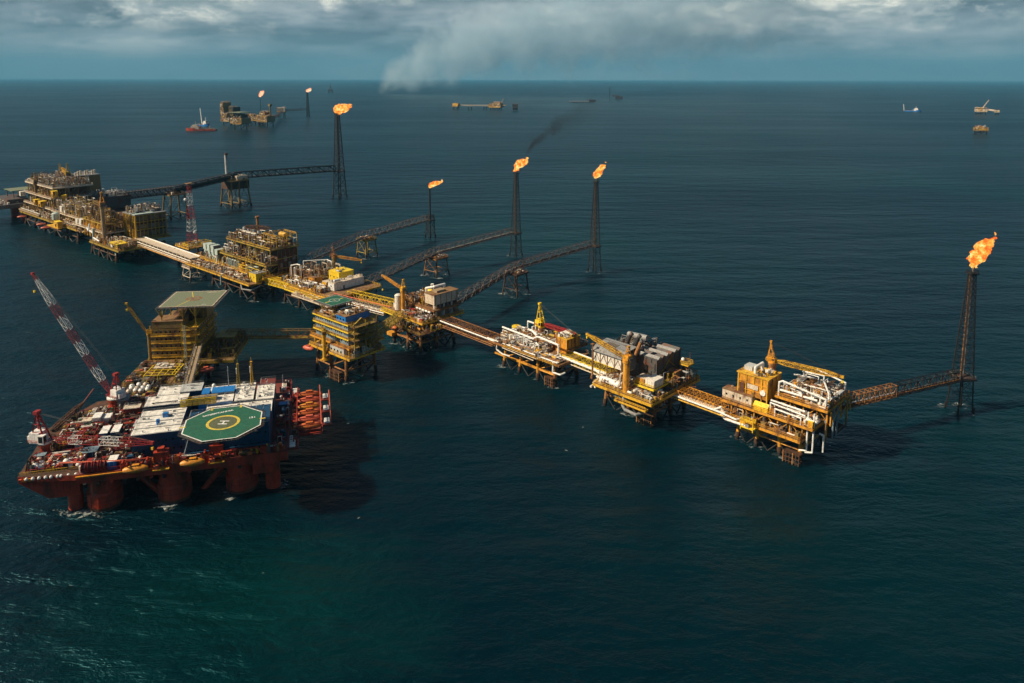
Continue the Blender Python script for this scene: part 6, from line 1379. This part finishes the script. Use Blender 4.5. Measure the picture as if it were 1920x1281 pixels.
bridge('slim dark yellow bridge between the two accommodation platforms', wp(FA, 19, 60, 15), wp(FB, -24.2, 15, 13.2), 3.0, 4.0, 'brown', 8, 'olive', [(.8, .6, .25, 'rust')], wd=.34)
g = bridge('worn grey gangway sloping up from the red rig to the brown accommodation platform', wp(FR, -1.6, 47.0, 19.4), wp(FA, 13.6, 33.6, 20.6), 3.0, 1.3, 'steel', 10, 'wood', [], group='gangways', name='gangway', wd=.2, top=False)
small('gangway_landing', 'red gangway landing house on the rear edge of the rig', 'landing', FR, (-3.6, 45.6, 18.0), lambda m: (m.box(-1.5, 2.9, -1.2, 1.6, 0, 1.3, 'red'), m.box(.4, 2.8, -.6, 1.8, 1.3, 3.4, 'coral'), m.box(-2.6, -.8, -1.4, 0, .2, 1.2, 'coral'), m.box(-1, 2, -1, 1.2, -4, 0, 'hullred')))
# bridges to the flares
D = 'darksteel'
fb = [(wp(F1, 52, 20, 14.5), (187, 293.2, 14.5), 5, 'rust', 'ochre and black truss bridge from the rightmost platform to the tall right-hand flare', 22, (3.4, 4.8)),]
bridge('ochre near half of the truss bridge from the rightmost platform to the right-hand flare', (124.0, 266.6, 14.2), (153.5, 279.3, 14.2), 3.0, 4.6, 'rust', 11, 'rustdark', [(.6, .7, .35, 'lightgrey'), (-.7, .7, .22, 'rust')], 'bridges leading to the flares', wd=.26)
bridge('black far half of the truss bridge ending at the right-hand flare', (154.0, 279.5, 14.2), (188.0, 294.2, 14.2), 3.0, 4.6, D, 10, D, [(.6, .7, .3, 'steel'), (-.7, .7, .2, 'rust')], 'bridges leading to the flares', wd=.26)
bridge('dark truss bridge from the rust-brown platform to the crouched dark support', wp(F4, 18, 39, 12.8), (2.2, 470.6, 15.4), 4.2, 4.6, 'darkgrey', 16, D, [(.8, .8, .4, 'steel'), (-.9, .8, .3, 'rustdark')], 'bridges leading to the flares', wd=.26)
bridge('dark truss bridge from the crouched support to the flare tower with a small slanting flame', (3.4, 472.2, 15.5), (57.6, 519.6, 19.4), 4.2, 4.4, 'darkgrey', 16, D, [(.8, .8, .4, 'steel')], 'bridges leading to the flares', wd=.26)
bridge('dark truss bridge from the long white cabin toward the smoking flare', wp(F5, 30, 28, 13.0), (-54.4, 517.2, 14.6), 4.2, 4.6, 'darkgrey', 14, D, [(.8, .8, .4, 'steel'), (-.9, .8, .3, 'grey')], 'bridges leading to the flares', wd=.26)
bridge('dark truss bridge from the middle support to the flare tower with black smoke', (-53, 518.8, 14.6), (.6, 566.4, 19.0), 4.2, 4.6, 'darkgrey', 16, D, [(.8, .8, .4, 'cream')], 'bridges leading to the flares', wd=.26)
bridge('dark truss bridge from the dense dark-green platform to the yellow trestle', wp(F6, 33, 18, 15.6), (-115.5, 566, 15.6), 4.2, 5.4, 'darkgrey', 13, D, [(.8, .8, .35, 'grey')], 'bridges leading to the flares', wd=.26)
bridge('dark truss bridge from the yellow trestle to the slim pole flare', (-113, 568.6, 15.6), (-74.5, 634.5, 15.6), 4.2, 5.0, 'darkgrey', 16, D, [(.8, .8, .35, 'grey')], 'bridges leading to the flares', wd=.26)
A1, A2, A3 = (-339.5, 727.5, 25.5), (-305.5, 800, 30.5), (-209, 858, 31.5)
bridge('grey truss bridge from the far left cluster to the first far support', wp(F7, -134, 74, 23.5), A1, 7, 6.5, 'darkgrey', 16, D, [(0, 6, .6, 'grey'), (-2, 1, .6, 'grey')], 'bridges leading to the flares', wd=.7)
bridge('black pipe-filled bridge between the two far supports', A1, A2, 7, 6.2, D, 10, D, [(-3, 3, 2.2, D), (0, 6.4, .5, 'grey')], 'bridges leading to the flares', wd=.6)
bridge('grey truss bridge from the chimney support to the leftmost tall flare', A2, A3, 6, 6.5, D, 18, D, [(0, 1, .5, 'grey')], 'bridges leading to the flares', wd=.75)

def support(label, x, y, yaw, zt, w, k, box_h=0, seed=0, legs=(2, 2), wd=.45, body='rustdark', catn='bridge support'):
    fr = frame(x, y, yaw); T = Thing('bridge_support', label, catn, fr, (0, 0, 0), 0, 'bridge supports standing in the sea')
    jacket(T, grid(-w / 2, w / 2, -w / 2, w / 2, *legs), zt - .9, k, wd, zw=min(4.5, zt * .3), splay=w * .14)
    m = MB(); m.deck(-w * .62, w * .62, -w * .62, w * .62, zt, body, k, 1.0, 'nsew', k); T.part('deck', m)
    if box_h:
        m = MB(); clutter(m, -w * .5, w * .5, -w * .5, w * .5, zt, box_h, 30, [body, 'rust', 'cream', 'steel'], random.Random(seed)); T.part('deck_equipment', m)
    return T
support('crouched dark and rusty support under the bridge in front of the slanting-flame flare', 2.8, 466.5, 50, 14.8, 9.5, 'rustdark', 1.2, 1)
support('rusty support in the sea under the smoking flare bridge', -54.0, 513, 50, 13.4, 10, 'rust', 1.2, 2)
support('olive-yellow trestle behind the rust-red pipe forest', -114.5, 566.8, 50, 14.6, 9, 'olive', 1.6, 3, wd=.5)
support('grey-brown far support below the black pipe-filled bridge', -338.5, 726.5, 50, 25, 14, 'brown', 3, 4, wd=.8)
T = support('far support carrying a tall silvery chimney', -304, 797, 50, 29.5, 18, 'brown', 0, 5, (3, 2), wd=.85, body='brown')
m = MB(); m.box(-11, 12, -9, 9, 20, 29, 'rustdark'); m.box(-2, 11, -8, 6, 30, 34, 'cream'); clutter(m, -11, 12, -9, 9, 29.6, 5, 60, ['brown', 'cream', 'white', 'yellow'], random.Random(9)); T.part('module', m)
m = MB(); m.tube((-7, 3, 29), (-7, 3, 57), 1.7, 'lightgrey', 14); m.tube((-7, 3, 57), (-7, 3, 59), 2.0, 'darkgrey', 14); T.part('chimney', m)
support('yellowish trestle holding the covered cream bridge', -222.5, 499.5, -40, 10, 9, 'cream', 0, 6, wd=.5)
# ------------------------------------------------------------------ flare towers
flare_tower('tallest nearest flare tower at the far right with the biggest flame', (191.6, 296.4), 60.5, 7.4, 2.0, D, flame=(6.8, 10.5, 1.9), seed=3, rot=8, zdeck=15, wd=.32)
flare_tower('dark flare tower with a bright ragged flame trailing black smoke', (3.4, 571), 66.5, 7.0, 2.2, D, flame=(7.6, 7.6, 2.7), seed=7, rot=50, zdeck=18.6, wd=.38)
flare_tower('dark flare tower with a small slanting flame, right of the smoking one', (60.8, 523.6), 66.5, 7.0, 2.0, D, flame=(5.6, 8.4, 1.7), seed=11, rot=50, zdeck=19, wd=.36)
flare_tower('slim pole flare on a low frame with a flat wavering flame', (-72.4, 639.4), 42, 6.2, 3, D, flame=(10.0, 4.6, 1.5), seed=13, rot=50, zdeck=15.6, pole_from=20, wd=.5)
flare_tower('leftmost tall flare tower, farther away, flame blown to the right', (-204.5, 861.4), 99, 11.5, 3.6, D, flame=(14, 4.5, 3.6), seed=17, rot=50, zdeck=31, wd=.7)

# ------------------------------------------------------------------ far platforms and ships
def far_platform(label, x, y, yaw, mods, legs, ld, seed, sc=1.0, extras=None, k='brown', zt=16, group='platforms far off on the sea'):
    rng = random.Random(seed); fr = frame(x, y, yaw)
    T = Thing('distant_platform', label, 'platform', fr, (0, 0, 0), 0, group)
    for lx, ly in legs: m = MB(); m.tube((lx, ly, -6), (lx, ly, zt), 1.4 * sc, 'darksteel', 8); T.part('leg', m)
    xs = [p[0] for p in legs]; ys = [p[1] for p in legs]
    m = MB(); m.deck(min(xs) - 4, max(xs) + 4, min(ys) - 4, max(ys) + 4, zt, 'rustdark', k, 2.0, None)
    for a in legs:
        for b in legs:
            if a < b and (a[0] == b[0] or a[1] == b[1]) and abs(a[0] - b[0]) + abs(a[1] - b[1]) < 40: m.beam((a[0], a[1], 1), (b[0], b[1], zt - 2), .8 * sc, 'darksteel')
    T.part('deck', m)
    for (x0, x1, y0, y1, z0, z1, kk, n) in mods:
        m = MB(); m.box(x0, x1, y0, y1, z0, z1, kk)
        for i in range(int((x1 - x0) / 5)): m.beam((x0 + i * 5, y0 - .2, z0), (x0 + i * 5, y0 - .2, z1), .9, k)
        m.beam((x0, y0 - .3, z0 + .5), (x1, y0 - .3, z0 + .5), 1, 'yellow' if k != 'steel' else 'steel')
        for q in range(n):
            fx = rng.random() < .5; s_ = rng.uniform(1.2, 3.6); zz = rng.uniform(z0, z1 - 1); kk2 = rng.choice(['brown', 'cream', 'rustdark', 'rust', 'yellow', 'darkgrey', 'white', 'olive', 'rustdark'])
            if fx: xx = rng.uniform(x0, x1 - s_); m.box(xx, xx + s_, y0 - rng.uniform(.4, 1.6), y0, zz, zz + s_ * .8, kk2)
            else: yy = rng.uniform(y0, y1 - s_); m.box(x0 - rng.uniform(.4, 1.6), x0, yy, yy + s_, zz, zz + s_ * .8, kk2)
        if n: clutter(m, x0, x1, y0, y1, z1, 5 * sc, n, ['brown', 'cream', 'white', 'rust', 'yellow', 'steel'], rng, ('cream', 'white', 'rust'))
        T.part('module', m)
    if extras: extras(T)
    return T
g4 = lambda x0, x1, y0, y1, nx=2, ny=2: grid(x0, x1, y0, y1, nx, ny)
far_platform('far platform with a tall pale stack of decks at the left of the distant cluster', -845, 2190, -30, [(-18, 6, -10, 20, 17, 34, 'brown', 110), (-20, -6, -10, 18, 34, 66, 'brown', 140), (2, 24, 0, 26, 30, 54, 'darksteel', 14), (-16, 20, -14, -8, 12, 20, 'cream', 30)], g4(-14, 18, -6, 20), 8, 1)
def heli_extra(T): m = MB(); m.box(-24, 24, -20, 20, 46, 47.5, 'heligrey'); posts(m, g4(-18, 18, -14, 14), 30, 46, 'brown', 1.2); T.part('helideck', m)
far_platform('far brown platform with flat square roof at the front of the distant cluster', -742, 2010, -30, [(-24, 20, -14, 18, 17, 30, 'brown', 130), (-16, 14, -10, 14, 30, 40, 'rustdark', 60)], g4(-12, 12, -10, 10), 8, 2, extras=heli_extra)
far_platform('far low yellowish platform in the middle of the distant cluster', -769, 2180, -22, [(-34, 34, -12, 16, 16, 24, 'brown', 180), (-30, 4, 0, 14, 24, 31, 'rust', 90)], g4(-28, 28, -8, 12, 3, 2), 8, 3)
def col_extra(T): m = MB(); m.tube((26, 0, 20), (26, 0, 62), 2.2, 'brown', 10); m.box(22, 30, -4, 4, 60, 66, 'brown'); T.part('crane', m)
far_platform('far platform with upright crane post at the right of the distant cluster', -712, 2120, -35, [(-26, 26, -12, 16, 17, 32, 'brown', 170), (-12, 12, -8, 12, 32, 42, 'rust', 90)], g4(-18, 20, -8, 12), 8, 4, extras=col_extra)
flare_tower('far short flare pole standing on the distant cluster with a pink-orange flame', (-752, 2205), 82, 10, 5, D, flame=(9, 13, 3.6), seed=21, pole_from=30, wd=1.2, zdeck=22, fk='flame_far', group='flares far off')
bridge('far bridge from the distant cluster toward the small four-legged platform', (-700, 2150, 19), (-806, 2580, 20), 6, 5, 'darkgrey', 14, D, [], 'bridges far off', wd=.9)
far_platform('far tiny four-legged platform between the distant cluster and the thin flare', -813, 2600, 0, [(-14, 14, -10, 10, 22, 36, 'cream', 12)], g4(-9, 9, -8, 8), 8, 5, zt=22)
bridge('far thin bridge from the tiny four-legged platform to the thin flare', (-799, 2602, 24), (-752, 2690, 24), 6, 5, 'darkgrey', 8, D, [], 'bridges far off', wd=.9)
flare_tower('far thin flare tower with a small pink flame right of the distant cluster', (-745, 2690), 88, 9, 4, D, flame=(13, 9, 3.6), seed=23, wd=1.1, zdeck=24, fk='flame_far', group='flares far off')
far_platform('very distant grey drilling rig with pointed derrick near the horizon', -1705, 6950, 0, [(-22, 22, -12, 12, 14, 34, 'darkgrey', 0)], g4(-18, 18, -10, 10), 8, 6, sc=2, zt=13, k='steel', extras=lambda T: T.part('derrick', MB().beam((-12, 0, 34), (0, 0, 66), 3, 'darkgrey').beam((12, 0, 34), (0, 0, 66), 3, 'darkgrey').beam((0, 0, 34), (0, 0, 92), 3, 'darkgrey')))
# yellow bridge-linked row in the middle distance
far_platform('distant cluttered platform with a slanting crane, right end of the long yellow bridge', -70, 3230, -30, [(-32, 32, -12, 14, 16, 26, 'brown', 150), (-12, 26, -8, 12, 26, 35, 'rust', 90)], g4(-22, 22, -10, 12, 3, 2), 8, 7, k='yellow', extras=lambda T: T.part('crane', MB().tube((26, 0, 26), (38, 0, 52), 1.0, 'cream', 6).tube((24, 0, 22), (52, 0, 25), 1.0, 'yellow', 6)))
far_platform('distant small yellowish platform at the left end of the long yellow bridge', -248, 3260, -30, [(-12, 16, -8, 8, 20, 30, 'yellow', 8)], g4(-10, 12, -6, 6), 8, 8, k='yellow', zt=19)
far_platform('distant tiny trestle under the long yellow bridge, left one', -186, 3250, 0, [], g4(-7, 7, -5, 5), 8, 9, k='cream', zt=20)
far_platform('distant tiny trestle under the long yellow bridge, right one', -118, 3245, 0, [], g4(-6, 6, -5, 5), 8, 10, k='cream', zt=20)
bridge('long thin yellow bridge far off linking the small platform and its trestles', (-236, 3256, 20), (-100, 3238, 20), 4, 4, 'cream', 24, 'yellow', [], 'bridges far off', wd=1.1)
far_platform('distant dark stumpy platform standing alone right of the yellow bridge', 14, 3215, 0, [(-12, 12, -10, 10, 16, 30, 'darkgrey', 4), (-11, 11, -9, 9, 3, 13, 'darksteel', 0)], g4(-9, 9, -7, 7), 8, 11, k='steel', zt=15)
far_platform('very distant grey rig with a thin tall mast at its left, near the horizon', 700, 4900, 0, [(-14, 34, -10, 10, 8, 24, 'darkgrey', 6), (-40, 10, -8, 8, 22, 32, 'steel', 0)], g4(-10, 28, -8, 8), 8, 12, sc=1.2, k='steel', zt=8, extras=lambda T: T.part('mast', MB().beam((-52, 0, 0), (-52, 0, 84), 3, 'darksteel').beam((-52, 0, 83), (-43, 0, 83), 2.5, 'darksteel')))
far_platform('distant flat pale barge-like platform between the stumpy platform and the masted rig', 420, 4320, 0, [(-80, 30, -10, 10, 4, 9, 'lightgrey', 0), (30, 70, -8, 8, 4, 18, 'darkgrey', 0)], g4(-60, 50, -6, 6), 8, 13, sc=1, k='steel', zt=4)
# right-hand group
far_platform('distant yellow platform with raised boom and short bridge at the far right', 1880, 2950, -28, [(-22, 20, -10, 12, 14, 22, 'cream', 20), (-22, 18, -10, 12, 26, 28, 'cream', 6), (-14, 8, -8, 8, 22, 26, 'deckbrown', 0)], g4(-18, 15, -7, 9, 3, 2), 8, 14, k='cream', zt=13, extras=lambda T: T.part('crane', MB().beam((4, 0, 28), (22, 0, 58), 2.6, 'cream')))
far_platform('distant small pale yellow end platform at the far right', 1919, 2914, -28, [(-8, 8, -6, 6, 14, 19, 'cream', 6)], g4(-5, 5, -4, 4), 8, 15, k='cream', zt=13)
bridge('short pale yellow bridge far off at the right edge', (1894, 2942, 19), (1912, 2920, 16), 4, 4, 'cream', 6, 'yellow', [], 'bridges far off', wd=1.8)
far_platform('distant dark-legged platform below the yellow one at the far right', 1208, 1890, -30, [(-16, 16, -9, 9, 12, 17, 'brown', 40), (-12, 3, -8, 6, 17, 20, 'rust', 10)], g4(-13, 13, -7, 7, 3, 2), 8, 16, k='brown', zt=11, extras=lambda T: T.part('mast', MB().beam((8, 0, 17), (8, 0, 26), .8, 'lightgrey')))
def ship(label, x, y, yaw, L, hull, house, B=11, masts=(), group='ships far off on the sea'):
    fr = frame(x, y, yaw); T = Thing('supply_ship', label, 'ship', fr, (0, 0, 0), 0, group)
    m = MB(); h = L * .5; b = B / 2
    pl = [(-h, -b), (h * .5, -b), (h * .82, -b * .6), (h, 0), (h * .82, b * .6), (h * .5, b), (-h, b)]
    m.prism(pl, -1, 4.5, hull, 'deckbrown'); m.prism([(x0, y0) for x0, y0 in pl if x0 > h * .4][:] + [(h * .35, b), (h * .35, -b)], 4.4, 7.5, hull, 'deckred'); T.part('hull', m)
    m = MB(); m.box(h * .1, h * .62, -b * .8, b * .8, 4.5, 12, house); m.box(h * .2, h * .55, -b * .7, b * .7, 12, 15.5, house); m.box(h * .56, h * .57, -b * .65, b * .65, 13, 14.6, 'window'); T.part('superstructure', m)
    m = MB(); m.beam((h * .35, 0, 15), (h * .35, 0, 26), .8, house); m.beam((h * .35, -3, 21), (h * .35, 3, 21), .5, house); m.tube((h * .02, 2.5, 4.5), (h * .02, 2.5, 14), 1.3, hull, 8)
    for (mx, mh) in masts: m.beam((mx, 0, 4), (mx - 4, 0, mh), 1.8, house)
    T.part('mast', m); m = MB(); clutter(m, -h * .9, h * .05, -b * .8, b * .8, 4.5, 4, 26, ['white', 'grey', 'rust', 'red'], random.Random(int(L))); T.part('deck_cargo', m)
ship('dark red supply ship with low black stern left of the distant cluster', -828, 1955, 182, 80, 'hullred', 'cream', 15, [(-20, 14)])
ship('white and teal-hulled ship with a tall raised white mast left of the distant cluster', -898, 2140, -25, 48, 'brightblue', 'clean_white', 14, [(-6, 52)])
ship('white-topped bright blue ship alone in the right-hand distance', 1742, 3200, -28, 64, 'brightblue', 'clean_white', 17, [(-34, 32)])
brd = random.Random(77)
for i, (x, y, z) in enumerate(((-48, 213, 3), (20, 250, 6), (-58, 340, 12), (28, 270, 5), (70, 300, 18), (-70, 240, 4))): 
    small('seabird', 'tiny white seabird gliding over the dark water', 'bird', frame(x, y, brd.uniform(0, 180)), (0, 0, z), lambda m: (m.ball((0, 0, 0), .10, 'bird', 8, 5, (2.4, 1, .9)), m.ball((.35, 0, .04), .08, 'bird', 6, 4), m.add([(-.08, 0, .03), (.14, 0, .03), (.1, .35, .16), (-.05, .75, .1), (-.12, .35, .15)], [(0, 1, 2, 3, 4)], 'bird'), m.add([(-.08, 0, .03), (.14, 0, .03), (.1, -.35, .16), (-.05, -.75, .1), (-.12, -.35, .15)], [(4, 3, 2, 1, 0)], 'bird')), group='white seabirds over the water')

# ------------------------------------------------------------------ foam where columns and legs stand in the water
def build_foam():
    m = bpy.data.materials.new('foam'); m.use_nodes = True; t = m.node_tree; b = t.nodes['Principled BSDF']
    b.inputs['Base Color'].default_value = (.55, .62, .62, 1); b.inputs['Roughness'].default_value = .8
    tcx = N(t, 'ShaderNodeTexCoord'); n = noise_node(t, tcx.outputs['Object'], .55, 6, .7, .6); n2 = noise_node(t, tcx.outputs['Object'], .09, 2, .5)
    al = ramp(t, math_node(t, 'ADD', math_node(t, 'MULTIPLY', n, .62), math_node(t, 'MULTIPLY', n2, .38)), [(.525, (0, 0, 0)), (.63, (.6, .6, .6))])
    t.links.new(al, b.inputs['Alpha']); MATS['foam'] = m
    rng = random.Random(5); mb = MB()
    spots = [(wp(FR, x, y, 0), 5.6) for x, y in ((-21.5, 7.6), (0, 6.4), (21.4, 6.6))] + [(wp(FR, -30.3, 7.8, 0), 2.6), (wp(FR, 31.6, 4.2, 0), 2.8)]
    for o in list(COL.objects):
        if o.name.startswith('leg') and o.parent and o.parent.name.startswith(('process', 'accomm', 'bridge_s', 'flare')) and o.data.vertices:
            vv = [o.parent.matrix_world @ v.co for v in o.data.vertices]; lo = [v for v in vv if -3 < v.z < 4] or vv
            c = sum(lo, Vector()) / len(lo)
            if (Vector((c.x, c.y, 0))).length < 620: spots.append(((c.x, c.y, 0), .9))
    for (x, y, _z), r in spots:
        k = 26; R1 = r + (2.6 if r > 2 else 2.2)
        a0 = rng.uniform(0, 6)
        vv = [(x + r * .8 * math.cos(2 * math.pi * i / k), y + r * .8 * math.sin(2 * math.pi * i / k), .05) for i in range(k)]
        vv += [(x + (R1 + .25 * R1 * math.sin(3 * i + a0) + rng.uniform(-.2, .5) * R1) * math.cos(2 * math.pi * i / k), y + (R1 + .2 * R1 * math.sin(2 * i + a0)) * math.sin(2 * math.pi * i / k), .05) for i in range(k)]
        mb.add(vv, [(i, (i + 1) % k, k + (i + 1) % k, k + i) for i in range(k)], 'foam')
    o = bpy.data.objects.new('foam', mb.mesh('foam')); COL.objects.link(o); tag(o, kind='stuff')
bpy.context.view_layer.update()
build_foam()
# ------------------------------------------------------------------ smoke and haze
def plume(name, label, origin, Lx, Z, pz, r0, r1, pr_, dens, nscale, col, wid=1.0, fade=0.6, roty=0, edge=0.55, aniso=0.2, step=1.0, emit=None):
    """soft drifting smoke: a box domain whose density follows a rising, widening path"""
    m = bpy.data.materials.new(name); m.use_nodes = True; t = m.node_tree; t.nodes.clear()
    pv = N(t, 'ShaderNodeVolumePrincipled'); pv.inputs['Color'].default_value = (*col, 1); pv.inputs['Anisotropy'].default_value = aniso
    tcx = N(t, 'ShaderNodeTexCoord'); sp = N(t, 'ShaderNodeSeparateXYZ'); t.links.new(tcx.outputs['Object'], sp.inputs[0])
    x, y, zz = sp.outputs
    tt = math_node(t, 'DIVIDE', x, Lx); tc_ = math_node(t, 'MAXIMUM', tt, 0.0005)
    zc = math_node(t, 'MULTIPLY', math_node(t, 'POWER', tc_, pz), Z)
    r = math_node(t, 'MULTIPLY_ADD', math_node(t, 'POWER', tc_, pr_), r1, r0)
    dz = math_node(t, 'SUBTRACT', zz, zc); dy = math_node(t, 'DIVIDE', y, wid)
    dist = math_node(t, 'SQRT', math_node(t, 'ADD', math_node(t, 'MULTIPLY', dz, dz), math_node(t, 'MULTIPLY', dy, dy)))
    q = math_node(t, 'SUBTRACT', 1.0, math_node(t, 'DIVIDE', dist, r))
    n = noise_node(t, tcx.outputs['Object'], nscale, 6, 0.62, 0.3)
    v = math_node(t, 'ADD', q, math_node(t, 'MULTIPLY_ADD', n, 3.2, -1.6 - edge + .35))
    v = math_node(t, 'MULTIPLY', v, 1.5, clamp=True)
    ends = math_node(t, 'MULTIPLY', math_node(t, 'MULTIPLY', tt, 40.0, clamp=True), math_node(t, 'MULTIPLY', math_node(t, 'SUBTRACT', 1.0, tt), 5.0, clamp=True), clamp=True)
    thin = math_node(t, 'POWER', math_node(t, 'SUBTRACT', 1.0, math_node(t, 'MINIMUM', tc_, .999)), fade)
    d = math_node(t, 'MULTIPLY', math_node(t, 'MULTIPLY', v, ends), math_node(t, 'MULTIPLY', thin, dens))
    t.links.new(d, pv.inputs['Density'])
    o = N(t, 'ShaderNodeOutputMaterial'); t.links.new(pv.outputs[0], o.inputs[1]); MATS[name] = m
    rm = r0 + r1; mb = MB(); zl = -r0 * 1.3
    mb.box(-r0, Lx, -rm * wid, rm * wid, zl, Z + rm * .9, name)
    ob = bpy.data.objects.new(name, mb.mesh(name)); COL.objects.link(ob); ob.location = origin; ob.rotation_euler = (0, 0, R(roty))
    tag(ob, label, 'smoke', kind='stuff')
    return ob
plume('white_smoke', 'broad white smoke plume rising from the horizon and spreading right into the clouds', (-1175, 6500, 5), 4200, 950, .50, 70, 500, .55, .0050, .0050, (.70, .88, 1.0), fade=.9, edge=.30)
plume('black_smoke', 'thin black smoke trailing up and right from the ragged flame', (10.5, 572, 77), 130, 64, .55, 2.4, 24, .9, .24, .085, (.06, .055, .05), fade=8.0, edge=.30)
m = bpy.data.materials.new('haze'); m.use_nodes = True; t = m.node_tree; t.nodes.clear()
pv = N(t, 'ShaderNodeVolumePrincipled'); pv.inputs['Color'].default_value = (.14, .46, .72, 1); pv.inputs['Density'].default_value = 1.0 / 29000; pv.inputs['Anisotropy'].default_value = 0.0
o = N(t, 'ShaderNodeOutputMaterial'); t.links.new(pv.outputs[0], o.inputs[1]); MATS['haze'] = m
mb = MB(); mb.box(-60500, 60500, -60500, 60500, -14, 1500, 'haze')
hz = bpy.data.objects.new('haze', mb.mesh('haze')); COL.objects.link(hz); tag(hz, kind='stuff')
